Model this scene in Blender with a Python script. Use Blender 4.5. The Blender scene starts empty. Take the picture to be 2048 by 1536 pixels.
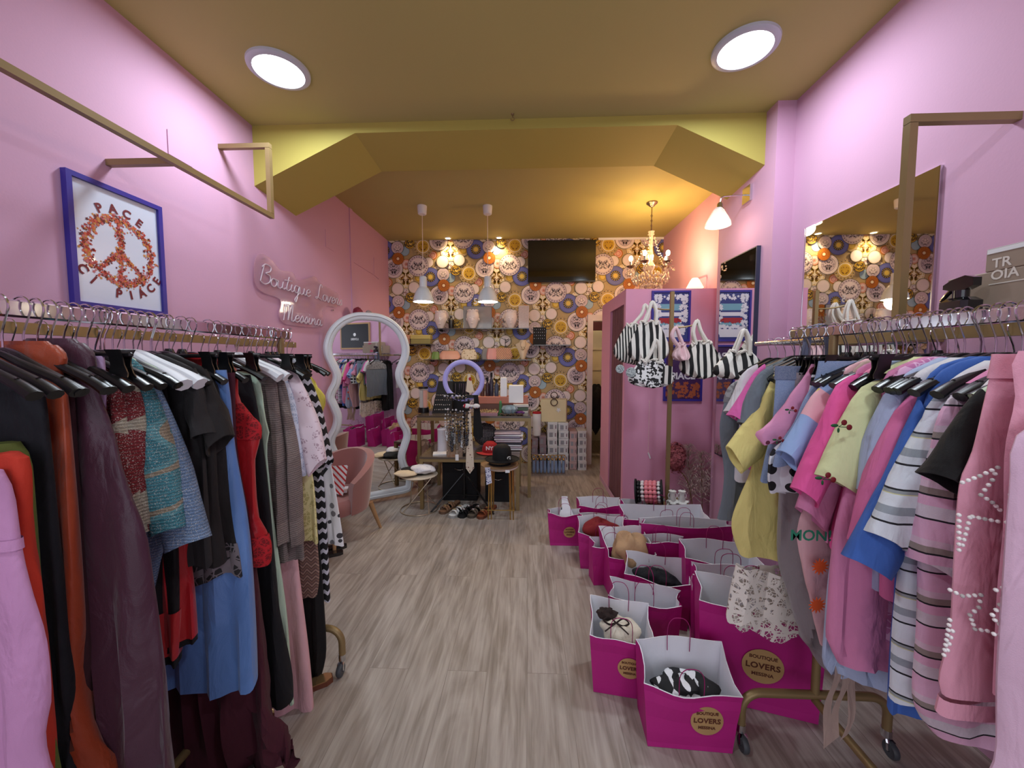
import bpy, math, random
from mathutils import Vector, Matrix
random.seed(7)
C = bpy.context.scene.collection
SC = bpy.context.scene
PI = math.pi
# ---------------------------------------------------------------- camera, world, light, exposure
FPX = 769.0; EYE = 1.5
YAW = math.atan(32/769); PITCH = math.atan(49/769*math.cos(YAW))
cam = bpy.data.cameras.new('camera'); camo = bpy.data.objects.new('camera', cam); C.objects.link(camo)
cam.sensor_fit = 'HORIZONTAL'; cam.sensor_width = 36.0; cam.lens = FPX/2048*36.0; cam.clip_start = .05
camo.location = (0, 0, EYE); camo.rotation_euler = (PI/2-PITCH, 0, YAW)
SC.camera = camo
w = bpy.data.worlds.new('world'); SC.world = w; w.use_nodes = True
w.node_tree.nodes['Background'].inputs[0].default_value = (.80, .84, 1, 1)
w.node_tree.nodes['Background'].inputs[1].default_value = .9
SC.view_settings.view_transform = 'Standard'; SC.view_settings.look = 'None'
SC.view_settings.gamma = 1; SC.view_settings.use_curve_mapping = False
SC.view_settings.exposure = -0.4
def area(name, loc, rot, sx, energy, col, shape='RECTANGLE', sy=None, spread=None):
    l = bpy.data.lights.new(name, 'AREA'); l.shape = shape; l.size = sx; l.size_y = sy or sx
    l.energy = energy; l.color = col
    if spread: l.spread = spread
    o = bpy.data.objects.new(name, l); C.objects.link(o); o.location = loc; o.rotation_euler = rot; return o
def point(name, loc, energy, col, r=.03):
    l = bpy.data.lights.new(name, 'POINT'); l.energy = energy; l.color = col; l.shadow_soft_size = r
    o = bpy.data.objects.new(name, l); C.objects.link(o); o.location = loc; return o
XL, XR, YB, ZC, YF = -1.99, 1.74, 5.5, 3.18, -2.2
area('shop_front_daylight', (-.1, YF+.02, 1.45), (-PI/2, 0, 0), 3.2, 40, (.86, .9, 1), sy=2.5).rotation_euler = (PI/2, 0, 0)
COOL = (.80, .90, 1.0); WARM = (1, .70, .38)
for (x, y) in ((-1.44, 2.28), (1.16, 2.23)):
    area('panel_lamp_light', (x, y, ZC-.03), (0, 0, 0), .24, 24, COOL, 'DISK')
for (x, y) in ((-1.0, .1), (1.0, .1)):
    area('panel_lamp_light', (x, y, ZC-.03), (0, 0, 0), .24, 20, COOL, 'DISK')  # unseen pair above the camera, no panel modelled for them
# ---------------------------------------------------------------- pixel helpers (photo pixel -> point of a real plane)
_f = Vector((-math.sin(YAW)*math.cos(PITCH), math.cos(YAW)*math.cos(PITCH), -math.sin(PITCH)))
_r = Vector((math.cos(YAW), math.sin(YAW), 0)); _u = _r.cross(_f); EYEV = Vector((0, 0, EYE))
def hit(px, py, ax, v):
    d = _f+_r*((px-1024)/FPX)-_u*((py-768)/FPX)
    return EYEV+d*((v-EYEV[ax])/d[ax])
def PX(px, py, v): return hit(px, py, 0, v)
def PY(px, py, v): return hit(px, py, 1, v)
def PZ(px, py, v=0): return hit(px, py, 2, v)
# ---------------------------------------------------------------- materials
def lin(c):
    return tuple(((v/255)/12.92 if v/255 <= .04045 else (((v/255)+.055)/1.055)**2.4) for v in c)+(1,)
MATS = {}
class NT:
    def __init__(s, name):
        s.m = bpy.data.materials.new(name); s.m.use_nodes = True; s.t = s.m.node_tree
        s.b = s.t.nodes['Principled BSDF']; s.tc = None
    def n(s, typ, **kw):
        x = s.t.nodes.new(typ)
        for k, v in kw.items(): setattr(x, k, v)
        return x
    def l(s, a, b): s.t.links.new(a, b)
    def obj(s):
        if not s.tc: s.tc = s.n('ShaderNodeTexCoord')
        return s.tc.outputs['Object']
    def math(s, op, a, b=None, c=None):
        x = s.n('ShaderNodeMath', operation=op)
        for i, v in enumerate((a, b, c)):
            if v is None: continue
            if isinstance(v, (int, float)): x.inputs[i].default_value = v
            else: s.l(v, x.inputs[i])
        return x.outputs[0]
    def mix(s, f, a, b, blend='MIX'):
        x = s.n('ShaderNodeMix', data_type='RGBA', blend_type=blend)
        for i, v in ((0, f), (6, a), (7, b)):
            if isinstance(v, (int, float)): x.inputs[i].default_value = v
            elif isinstance(v, tuple): x.inputs[i].default_value = v
            else: s.l(v, x.inputs[i])
        return x.outputs[2]
    def noise(s, scale, detail=2, vec=None):
        x = s.n('ShaderNodeTexNoise'); x.inputs['Scale'].default_value = scale; x.inputs['Detail'].default_value = detail
        s.l(vec or s.obj(), x.inputs['Vector']); return x
    def bump(s, h, strength=.3, dist=.002):
        b = s.n('ShaderNodeBump'); b.inputs['Strength'].default_value = strength; b.inputs['Distance'].default_value = dist
        s.l(h, b.inputs['Height']); s.l(b.outputs[0], s.b.inputs['Normal'])
    def sep(s):
        x = s.n('ShaderNodeSeparateXYZ'); s.l(s.obj(), x.inputs[0]); return x.outputs
    def ramp(s, f, stops, const=True):
        r = s.n('ShaderNodeValToRGB'); r.color_ramp.interpolation = 'CONSTANT' if const else 'LINEAR'
        e = r.color_ramp.elements
        while len(e) < len(stops): e.new(1)
        for i, (p, c) in enumerate(stops): e[i].position = p; e[i].color = lin(c)
        s.l(f, r.inputs[0]); return r.outputs[0]
def mat(name, rgb, rough=.6, metal=0, var=.06, nscale=8, bump=0, bscale=300, sheen=0, coat=0, trans=0, ior=1.45, alpha=1, emit=None, es=0, wr=0):
    if name in MATS: return MATS[name]
    k = NT(name); b = k.b
    n = k.noise(nscale, 3)
    c = lin(rgb); d = tuple(v*(1-var*2.2) for v in c[:3])+(1,)
    k.l(k.mix(n.outputs['Fac'], c, d), b.inputs['Base Color'])
    b.inputs['Roughness'].default_value = rough; b.inputs['Metallic'].default_value = metal
    b.inputs['IOR'].default_value = ior; b.inputs['Alpha'].default_value = alpha
    b.inputs['Transmission Weight'].default_value = trans
    b.inputs['Sheen Weight'].default_value = sheen; b.inputs['Coat Weight'].default_value = coat
    if wr: wrinkle(k, 500, wr)
    if bump: k.bump(k.noise(bscale, 2).outputs['Fac'], bump)
    if emit: b.inputs['Emission Color'].default_value = lin(emit); b.inputs['Emission Strength'].default_value = es
    MATS[name] = k.m; return k.m
def wrinkle(k, fine=500, amt=.45):
    a = k.n('ShaderNodeMapping'); a.inputs['Scale'].default_value = (1.4, 1.4, .55); k.l(k.obj(), a.inputs[0])
    w = k.noise(11, 3, a.outputs[0]); w.inputs['Distortion'].default_value = .8
    b = k.n('ShaderNodeBump'); b.inputs['Strength'].default_value = amt; b.inputs['Distance'].default_value = .03; k.l(w.outputs['Fac'], b.inputs['Height'])
    c = k.n('ShaderNodeBump'); c.inputs['Strength'].default_value = .25; c.inputs['Distance'].default_value = .002; k.l(k.noise(fine, 2).outputs['Fac'], c.inputs['Height'])
    k.l(b.outputs[0], c.inputs['Normal']); k.l(c.outputs[0], k.b.inputs['Normal'])
def cloth(name, rgb, rough=.8, var=.08, wr=.45): return mat(name, rgb, rough, var=var, nscale=5, sheen=.03, wr=wr)
def satin(name, rgb): return mat(name, rgb, .42, var=.05, nscale=4, sheen=.2, wr=.35)
def knitmat(name, stops, scale=3.0, lurex=True):
    """irregular coloured patches of chunky knit"""
    k = NT(name); z = k.sep()
    n = k.noise(scale, 0); f = k.math('ADD', n.outputs['Fac'], k.math('MULTIPLY', k.math('SINE', k.math('MULTIPLY', z[2], 38)), .10))
    col = k.ramp(f, stops)
    w = k.n('ShaderNodeTexWave', wave_type='BANDS', bands_direction='Z'); w.inputs['Scale'].default_value = 38; w.inputs['Distortion'].default_value = 2.5
    w.inputs['Detail Scale'].default_value = 25; k.l(k.obj(), w.inputs['Vector'])
    v = k.n('ShaderNodeTexVoronoi'); v.inputs['Scale'].default_value = 130; k.l(k.obj(), v.inputs['Vector'])
    col = k.mix(k.math('MULTIPLY', k.math('SUBTRACT', 1, w.outputs['Fac']), .45), col, lin((40, 30, 30)))
    if lurex:
        s = k.math('GREATER_THAN', k.noise(420, 0).outputs['Fac'], .66)
        col = k.mix(k.math('MULTIPLY', s, .55), col, lin((235, 230, 220)))
    k.l(col, k.b.inputs['Base Color']); k.b.inputs['Roughness'].default_value = .7
    k.bump(k.math('ADD', w.outputs['Fac'], v.outputs['Distance']), .9, .004); MATS[name] = k.m; return k.m
def stripes(name, stops, period, slope=0.0, rough=.8, offs=0.0, axis=2):
    k = NT(name); z = k.sep()
    v = k.math('ADD', z[axis], offs)
    if slope: v = k.math('ADD', v, k.math('MULTIPLY', z[0], slope))
    v = k.math('ADD', v, k.math('MULTIPLY', k.noise(6, 1).outputs['Fac'], .012))
    f = k.math('FRACT', k.math('DIVIDE', v, period))
    k.l(k.ramp(f, stops), k.b.inputs['Base Color']); k.b.inputs['Roughness'].default_value = rough
    wrinkle(k); MATS[name] = k.m; return k.m
def zigzag(name, stops, period, wid, amp, rough=.85):
    k = NT(name); z = k.sep()
    t = k.math('MULTIPLY', k.math('PINGPONG', k.math('ADD', z[0], k.math('MULTIPLY', z[1], .8)), wid), amp)
    f = k.math('FRACT', k.math('DIVIDE', k.math('ADD', z[2], t), period))
    k.l(k.ramp(f, stops), k.b.inputs['Base Color']); k.b.inputs['Roughness'].default_value = rough
    k.bump(k.noise(400, 1).outputs['Fac'], .4); MATS[name] = k.m; return k.m
def dots(name, base, dot, scale, size, rnd=.25, dot2=None, flat=True, rough=.8):
    k = NT(name)
    vec = k.obj()
    if flat:
        m = k.n('ShaderNodeMapping'); m.inputs['Scale'].default_value = (1, 0, 1); k.l(vec, m.inputs[0]); vec = m.outputs[0]
    v = k.n('ShaderNodeTexVoronoi'); v.inputs['Scale'].default_value = scale; v.inputs['Randomness'].default_value = rnd; k.l(vec, v.inputs['Vector'])
    f = k.math('LESS_THAN', v.outputs['Distance'], size)
    d = lin(dot)
    if dot2:
        s = k.n('ShaderNodeSeparateColor'); k.l(v.outputs['Color'], s.inputs[0]); d = k.mix(k.math('GREATER_THAN', s.outputs[0], .5), lin(dot), lin(dot2))
    k.l(k.mix(f, lin(base), d), k.b.inputs['Base Color']); k.b.inputs['Roughness'].default_value = rough
    k.bump(k.noise(500, 1).outputs['Fac'], .25); MATS[name] = k.m; return k.m
def lace(name, thread, gap, scale=60, th=.06, alpha=True, ga=.25, rough=.8):
    k = NT(name)
    v = k.n('ShaderNodeTexVoronoi', feature='DISTANCE_TO_EDGE'); v.inputs['Scale'].default_value = scale; k.l(k.obj(), v.inputs['Vector'])
    v2 = k.n('ShaderNodeTexVoronoi', feature='DISTANCE_TO_EDGE'); v2.inputs['Scale'].default_value = scale*.31; k.l(k.obj(), v2.inputs['Vector'])
    f = k.math('MAXIMUM', k.math('LESS_THAN', v.outputs['Distance'], th), k.math('LESS_THAN', v2.outputs['Distance'], th*1.4))
    k.l(k.mix(f, lin(gap), lin(thread)), k.b.inputs['Base Color']); k.b.inputs['Roughness'].default_value = rough
    if alpha: k.l(k.math('ADD', k.math('MULTIPLY', f, 1-ga), ga), k.b.inputs['Alpha'])
    k.bump(f, .5, .003); MATS[name] = k.m; return k.m
def patches(name, stops, scale, edge=None, rough=.75, diamond=False):
    k = NT(name); vec = k.obj()
    m = k.n('ShaderNodeMapping'); m.inputs['Scale'].default_value = (1, .3, 1)
    if diamond: m.inputs['Rotation'].default_value = (0, PI/4, 0)
    k.l(vec, m.inputs[0])
    if diamond:
        sp = k.n('ShaderNodeSeparateXYZ'); k.l(m.outputs[0], sp.inputs[0])
        a = k.math('FLOOR', k.math('MULTIPLY', sp.outputs[0], scale)); b = k.math('FLOOR', k.math('MULTIPLY', sp.outputs[2], scale))
        cb = k.n('ShaderNodeCombineXYZ'); k.l(a, cb.inputs[0]); k.l(b, cb.inputs[1])
        wn = k.n('ShaderNodeTexWhiteNoise', noise_dimensions='2D'); k.l(cb.outputs[0], wn.inputs['Vector']); f = wn.outputs['Value']
    else:
        v = k.n('ShaderNodeTexVoronoi'); v.inputs['Scale'].default_value = scale; k.l(m.outputs[0], v.inputs['Vector'])
        s = k.n('ShaderNodeSeparateColor'); k.l(v.outputs['Color'], s.inputs[0]); f = s.outputs[0]
    k.l(k.ramp(f, stops), k.b.inputs['Base Color']); k.b.inputs['Roughness'].default_value = rough
    k.bump(k.noise(500, 1).outputs['Fac'], .25); MATS[name] = k.m; return k.m
def denim(name, rgb):
    k = NT(name); n = k.noise(14, 5); n2 = k.noise(350, 2)
    c = lin(rgb); li = tuple(min(1, v*1.7+.03) for v in c[:3])+(1,)
    col = k.mix(k.math('MULTIPLY', n.outputs['Fac'], .9), c, li)
    col = k.mix(k.math('MULTIPLY', n2.outputs['Fac'], .35), col, lin((225, 230, 240)))
    k.l(col, k.b.inputs['Base Color']); k.b.inputs['Roughness'].default_value = .9; k.bump(n2.outputs['Fac'], .5); MATS[name] = k.m; return k.m
# ---------------------------------------------------------------- mesh collector
ORG = {}
class MB:
    def __init__(s): s.v = []; s.f = []; s.mi = []; s.cur = 0
    def quad(s, *ps):
        b = len(s.v); s.v += [tuple(p) for p in ps]; s.f.append(tuple(range(b, b+len(ps)))); s.mi.append(s.cur)
    def grid(s, rings, close=True, cap0=False, cap1=False):
        b = len(s.v); n = len(rings[0])
        for r in rings: s.v += [tuple(p) for p in r]
        for i in range(len(rings)-1):
            for j in range(n if close else n-1):
                k = (j+1) % n
                s.f.append((b+i*n+j, b+i*n+k, b+(i+1)*n+k, b+(i+1)*n+j)); s.mi.append(s.cur)
        if cap0: s.f.append(tuple(b+j for j in range(n))[::-1]); s.mi.append(s.cur)
        if cap1: s.f.append(tuple(b+(len(rings)-1)*n+j for j in range(n))); s.mi.append(s.cur)
    def box(s, x0, x1, y0, y1, z0, z1, rz=0, c=None, bev=0):
        cx, cy = (c or ((x0+x1)/2, (y0+y1)/2)); ca, sa = math.cos(rz), math.sin(rz)
        def T(x, y, z): return (cx+(x-cx)*ca-(y-cy)*sa, cy+(x-cx)*sa+(y-cy)*ca, z)
        if bev <= 0:
            r = [[T(x0, y0, z), T(x1, y0, z), T(x1, y1, z), T(x0, y1, z)] for z in (z0, z1)]
            s.grid(r, True, True, True); return
        def ring(i, z):
            a, b_, c_, d_ = x0+i, x1-i, y0+i, y1-i; e = min(bev, (b_-a)/3, (d_-c_)/3)
            return [T(*p, z) for p in ((a+e, c_), (b_-e, c_), (b_, c_+e), (b_, d_-e), (b_-e, d_), (a+e, d_), (a, d_-e), (a, c_+e))]
        s.grid([ring(bev, z0), ring(0, z0+bev), ring(0, z1-bev), ring(bev, z1)], True, True, True)
    def tube(s, pts, r, n=8, closed=False, caps=True, flat=None, up=None):
        pts = [Vector(p) for p in pts]; m = len(pts); rings = []
        prev = None
        for i, p in enumerate(pts):
            if closed: d = pts[(i+1) % m]-pts[i-1]
            else: d = pts[min(i+1, m-1)]-pts[max(i-1, 0)]
            d.normalize()
            if up is not None: a = Vector(up)
            elif prev is None: a = Vector((0, 0, 1)) if abs(d.z) < .9 else Vector((1, 0, 0))
            else: a = prev
            a = a-d*a.dot(d)
            if a.length < 1e-6: a = d.orthogonal()
            a.normalize(); prev = a; b = d.cross(a)
            rr = r[i] if isinstance(r, (list, tuple)) else r
            rings.append([p+(a*math.cos(t)+b*math.sin(t)*(flat or 1))*rr for t in [2*PI*j/n for j in range(n)]])
        if closed: rings.append(rings[0]); s.grid(rings, True)
        else: s.grid(rings, True, caps, caps)
    def sqtube(s, pts, hw, hh=None):
        """square section bar through points (axis aligned segments)"""
        hh = hh or hw
        for a, b in zip(pts[:-1], pts[1:]):
            a, b = Vector(a), Vector(b); d = (b-a).normalized()
            u = Vector((0, 0, 1)) if abs(d.z) < .9 else Vector((0, 1, 0)); u = (u-d*u.dot(d)).normalized(); v = d.cross(u)
            a = a-d*hw; b = b+d*hw
            s.grid([[p+u*i*hh+v*j*hw for i, j in ((1, 1), (1, -1), (-1, -1), (-1, 1))] for p in (a, b)], True, True, True)
    def cyl(s, a, b, r, n=12, r2=None):
        s.tube([a, b], [r, r if r2 is None else r2], n)
    def lathe(s, prof, c=(0, 0, 0), n=24, axis='z', cap=False):
        def T(r, h, t):
            x, y = r*math.cos(t), r*math.sin(t)
            return (c[0]+x, c[1]+y, c[2]+h) if axis == 'z' else ((c[0]+x, c[1]+h, c[2]+y) if axis == 'y' else (c[0]+h, c[1]+x, c[2]+y))
        s.grid([[T(r, h, 2*PI*j/n) for j in range(n)] for r, h in prof], True, cap, cap)
    def sphere(s, c, r, n=10, m=6, sc=(1, 1, 1)):
        rings = []
        for i in range(m+1):
            a = PI*i/m; rr = max(math.sin(a), .001)
            rings.append([(c[0]+r*sc[0]*rr*math.cos(2*PI*j/n), c[1]+r*sc[1]*rr*math.sin(2*PI*j/n), c[2]-r*sc[2]*math.cos(a)) for j in range(n)])
        s.grid(rings, True, True, True)
    def lump(s, c, r, sc=(1, 1, 1), seed=0, amp=.25, n=20, m=12):
        rnd = random.Random(seed); ph = [(rnd.uniform(1, 5), rnd.uniform(0, 6), rnd.uniform(1, 6), rnd.uniform(0, 6)) for _ in range(5)]
        rings = []
        for i in range(m+1):
            a = PI*i/m; ring = []
            for j in range(n):
                t = 2*PI*j/n
                k = 1+amp*sum(math.sin(round(q[0])*t+q[1])*math.sin(q[2]*a+q[3]) for q in ph)/2.5
                rr = max(math.sin(a), .01)*k
                ring.append((c[0]+r*sc[0]*rr*math.cos(t), c[1]+r*sc[1]*rr*math.sin(t), c[2]-r*sc[2]*math.cos(a)*k))
            rings.append(ring)
        s.grid(rings, True, True, True)
    def build(s, name, mats, parent=None, smooth=True, origin=None):
        me = bpy.data.meshes.new(name); o = bpy.data.objects.new(name, me)
        org = ORG.get(parent.name, (0, 0, 0)) if parent else (origin or (0, 0, 0))
        me.from_pydata([(x-org[0], y-org[1], z-org[2]) for x, y, z in s.v], [], s.f)
        if not isinstance(mats, (list, tuple)): mats = [mats]
        for m in mats: me.materials.append(m)
        if len(mats) > 1: me.polygons.foreach_set('material_index', s.mi)
        if smooth:
            me.polygons.foreach_set('use_smooth', [True]*len(me.polygons))
            try: me.set_sharp_from_angle(angle=math.radians(40))
            except Exception: pass
        me.update()
        C.objects.link(o)
        if parent: o.parent = parent; ORG[o.name] = org
        else: o.location = org
        return o
def thing(name, label, cat, loc=(0, 0, 0), group=None):
    o = bpy.data.objects.new(name, None); C.objects.link(o); o.location = loc; o.empty_display_size = .05
    ORG[o.name] = tuple(loc); o['label'] = label; o['category'] = cat
    if group: o['group'] = group
    return o
def tag(o, label, cat, group=None, kind=None):
    o['label'] = label; o['category'] = cat
    if group: o['group'] = group
    if kind: o['kind'] = kind
    return o
def struct(name, mb, m, smooth=False):
    o = mb.build(name, m, None, smooth); o['kind'] = 'structure'; return o
def dup(root, label=None, group=None, loc=None, rz=None):
    r = root.copy(); C.objects.link(r); ORG[r.name] = ORG.get(root.name, (0, 0, 0))
    if label: r['label'] = label
    if group: r['group'] = group
    if loc is not None: r.location = loc
    if rz is not None: r.rotation_euler = (0, 0, rz)
    for ch in list(root.children):
        c = ch.copy(); C.objects.link(c); c.parent = r
        for g in list(ch.children):
            d = g.copy(); C.objects.link(d); d.parent = c
    return r
def text_polys(txt, size=1.0, bold=0.0, spacing=1.0, shear=0.0):
    """outline text as plain polygons in x,y"""
    cu = bpy.data.curves.new('lettering', 'FONT'); cu.body = txt; cu.size = size; cu.align_x = 'CENTER'; cu.align_y = 'CENTER'
    cu.offset = bold; cu.space_character = spacing; cu.shear = shear; cu.resolution_u = 3
    o = bpy.data.objects.new('lettering', cu); C.objects.link(o)
    dg = bpy.context.evaluated_depsgraph_get(); me = bpy.data.meshes.new_from_object(o.evaluated_get(dg))
    vs = [tuple(v.co) for v in me.vertices]; fs = [tuple(p.vertices) for p in me.polygons]
    bpy.data.objects.remove(o); bpy.data.curves.remove(cu); bpy.data.meshes.remove(me)
    return vs, fs
def add_text(mb, txt, fn, size, bold=0, spacing=1.0, shear=0.0):
    vs, fs = text_polys(txt, size, bold, spacing, shear); b = len(mb.v)
    mb.v += [tuple(fn(x, y)) for x, y, _ in vs]; mb.f += [tuple(b+i for i in f) for f in fs]; mb.mi += [mb.cur]*len(fs)
def arc(c, r, a0, a1, n, ax=(1, 0, 0), ay=(0, 0, 1)):
    c = Vector(c); ax = Vector(ax); ay = Vector(ay)
    return [c+ax*r*math.cos(a0+(a1-a0)*i/n)+ay*r*math.sin(a0+(a1-a0)*i/n) for i in range(n+1)]
def smoothpath(pts, k=6, closed=False):
    pts = [Vector(p) for p in pts]; out = []; n = len(pts)
    for i in range(n if closed else n-1):
        if closed: p0, p1, p2, p3 = pts[i-1], pts[i], pts[(i+1) % n], pts[(i+2) % n]
        else: p0, p1, p2, p3 = pts[max(i-1, 0)], pts[i], pts[i+1], pts[min(i+2, n-1)]
        for j in range(k):
            t = j/k
            out.append(.5*((2*p1)+(p2-p0)*t+(2*p0-5*p1+4*p2-p3)*t*t+(3*p1-p0-3*p2+p3)*t*t*t))
    if not closed: out.append(pts[-1])
    return out
# ---------------------------------------------------------------- base materials
PINK = mat('pink_wall_paint', (206, 160, 188), .75, var=.03, nscale=2, bump=.15, bscale=90)
GOLD = mat('mustard_ceiling_paint', (186, 176, 110), .7, var=.04, nscale=1.5, bump=.12, bscale=60)
BRASS = mat('brass_painted_steel', (150, 128, 88), .42, .45, var=.04)
CHROME = mat('chrome_metal', (215, 215, 218), .12, 1, var=.02)
BLACK = mat('black_plastic', (16, 16, 18), .3, var=.1)
BLACKM = mat('black_matt', (18, 18, 22), .7, var=.1)
WHITE = mat('white_plastic', (235, 236, 238), .4, var=.02)
WOODL = mat('light_wood', (190, 150, 105), .5, var=.15, nscale=12)
MIRROR = mat('mirror_glass', (238, 240, 240), .015, 1, var=0)
def glassmat(name, rgb, alpha=.25, rough=.05):
    return mat(name, rgb, rough, var=0, alpha=alpha, coat=1)
GLASS = glassmat('clear_acrylic', (235, 235, 235), .22)
def floor_mat():
    k = NT('grey_oak_laminate')
    m = k.n('ShaderNodeMapping'); m.inputs['Rotation'].default_value = (0, 0, PI/2); k.l(k.obj(), m.inputs[0])
    br = k.n('ShaderNodeTexBrick'); br.inputs['Scale'].default_value = 1; br.inputs['Mortar Size'].default_value = .0012
    br.inputs['Brick Width'].default_value = 1.28; br.inputs['Row Height'].default_value = .192; br.offset = .37
    br.inputs['Color1'].default_value = (0, 0, 0, 1); br.inputs['Color2'].default_value = (1, 1, 1, 1); br.inputs['Mortar'].default_value = (.5, .5, .5, 1)
    br.inputs['Bias'].default_value = 0
    k.l(m.outputs[0], br.inputs['Vector'])
    sp = k.n('ShaderNodeSeparateColor'); k.l(br.outputs['Color'], sp.inputs[0])
    # shift grain per plank
    cb = k.n('ShaderNodeCombineXYZ'); k.l(k.math('MULTIPLY', sp.outputs[0], 7.3), cb.inputs[1]); k.l(k.math('MULTIPLY', sp.outputs[0], 3.1), cb.inputs[0])
    va = k.n('ShaderNodeVectorMath', operation='ADD'); k.l(k.obj(), va.inputs[0]); k.l(cb.outputs[0], va.inputs[1])
    g = k.n('ShaderNodeMapping'); g.inputs['Scale'].default_value = (26, 1.6, 1); k.l(va.outputs[0], g.inputs[0])
    n1 = k.noise(1.3, 6, g.outputs[0]); n1.inputs['Distortion'].default_value = 1.2
    g2 = k.n('ShaderNodeMapping'); g2.inputs['Scale'].default_value = (5, .9, 1); k.l(va.outputs[0], g2.inputs[0])
    n2 = k.noise(1.6, 3, g2.outputs[0]); n2.inputs['Distortion'].default_value = 2.0
    g3 = k.n('ShaderNodeMapping'); g3.inputs['Scale'].default_value = (140, 5, 1); k.l(va.outputs[0], g3.inputs[0])
    n3 = k.noise(1, 2, g3.outputs[0])
    f = k.math('ADD', k.math('MULTIPLY', n1.outputs['Fac'], .5), k.math('MULTIPLY', n2.outputs['Fac'], .5))
    col = k.ramp(f, [(.30, (116, 106, 98)), (.42, (150, 140, 130)), (.52, (174, 164, 155)), (.68, (198, 190, 181))], False)
    col = k.mix(k.math('MULTIPLY', n3.outputs['Fac'], .30), col, lin((120, 104, 92)))
    col = k.mix(k.math('MULTIPLY', sp.outputs[0], .25), col, lin((150, 138, 126)))
    kn = k.n('ShaderNodeTexVoronoi'); kn.inputs['Scale'].default_value = 1
    g4 = k.n('ShaderNodeMapping'); g4.inputs['Scale'].default_value = (4.2, 1.1, 1); k.l(va.outputs[0], g4.inputs[0]); k.l(g4.outputs[0], kn.inputs['Vector'])
    kf = k.math('SUBTRACT', 1, k.math('MINIMUM', k.math('MULTIPLY', kn.outputs['Distance'], 7), 1))
    col = k.mix(k.math('MULTIPLY', kf, .55), col, lin((92, 76, 66)))
    col = k.mix(k.math('MULTIPLY', br.outputs['Fac'], .55), col, lin((95, 82, 74)))
    k.l(col, k.b.inputs['Base Color']); k.b.inputs['Roughness'].default_value = .42
    k.bump(k.math('SUBTRACT', n3.outputs['Fac'], br.outputs['Fac']), .12, .001)
    return k.m
FLOORM = floor_mat()
# ---------------------------------------------------------------- the room
m = MB(); m.box(XL-.1, XR+.35, YF, 7.2, -.08, 0); struct('floor', m, FLOORM)
m = MB(); m.box(XL-.1, XR+.35, YF, YB+.1, ZC, ZC+.08); struct('ceiling', m, GOLD)
m = MB(); m.box(XL-.1, XL, YF, YB+.1, 0, ZC); struct('wall_left', m, PINK)
XR2 = 1.86; PX0 = 1.62; PY0, PY1 = 2.68, 3.42
m = MB(); m.box(XR, XR+.3, YF, PY0, 0, ZC); struct('wall_right', m, PINK)
m = MB(); m.box(PX0, XR+.3, PY0, PY1, 0, ZC); struct('wall_right_pier', m, PINK)
m = MB(); m.box(XR2, XR+.3, PY1, YB+.1, 0, ZC); struct('wall_right_rear', m, PINK)
# front: shop window opening behind the camera
m = MB(); m.box(XL, XL+.3, YF-.1, YF, 0, ZC); m.box(XR-.3, XR, YF-.1, YF, 0, ZC); m.box(XL+.3, XR-.3, YF-.1, YF, 2.75, ZC); struct('wall_front', m, PINK)
DX0, DX1, DZ = .895, 1.62, 2.08
point('storeroom_fill_light', (.9, 5.95, 2.5), 14, (1, .85, .65), .08)  # fill light added to brighten the dark view through the doorway; no fixture
DX0 = PY(1175, 640, YB).x; DZ = PY(1180, 630, YB).z
m = MB(); m.box(XL, DX0, YB, YB+.1, 0, ZC); m.box(DX0, XR2, YB, YB+.1, DZ, ZC); m.box(DX0+.75, XR2, YB, YB+.1, 0, DZ); struct('wall_back', m, mat('back_wall_plaster', (205, 185, 150), .8))
# store room behind the door
m = MB(); m.box(.3, 2.2, 7.1, 7.2, 0, 2.6); m.box(.2, .3, YB+.1, 7.2, 0, 2.6); m.box(2.0, 2.1, YB+.1, 7.2, 0, 2.6); m.box(.2, 2.1, YB+.1, 7.2, 2.6, 2.7)
struct('wall_storeroom', m, mat('storeroom_plaster', (200, 190, 165), .8))
# door frame
m = MB(); m.box(DX0-.0, DX0+.075, YB-.03, YB+.12, 0, DZ-.085); m.box(DX0, DX0+.75, YB-.03, YB+.12, DZ-.085, DZ)
m.box(DX0+.67, DX0+.75, YB-.03, YB+.12, 0, DZ-.085); struct('door_1', m, mat('white_door_frame', (222, 208, 205), .45))
# beam with chamfered soffit
by0, by1 = 2.80, 3.30
bl, br_ = PY(710, 268, by0), PY(1355, 248, by0)
zl, zr = PY(515, 372, by0).z, PY(1553, 335, by0).z
zm = (bl.z+br_.z)/2
prof = [(XL, ZC), (XL, zl), (bl.x, zm), (br_.x, zm), (1.66, zr), (XR, zr), (XR, ZC)]
m = MB()
rf = [(x, by0, z) for x, z in prof]; rb = [(x, by1, z-(.03 if 0 < i < 6 else 0)) for i, (x, z) in enumerate(prof)]
m.grid([rf, rb], True)
for ring in (rf, rb):
    a, b, c, d, e, f_, g = ring
    m.quad(a, b, c); m.quad(a, c, d, g); m.quad(d, e, f_, g)
struct('trim_1', m, mat('mustard_beam_paint', (184, 170, 84), .7, var=.04, nscale=1.5))
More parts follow.
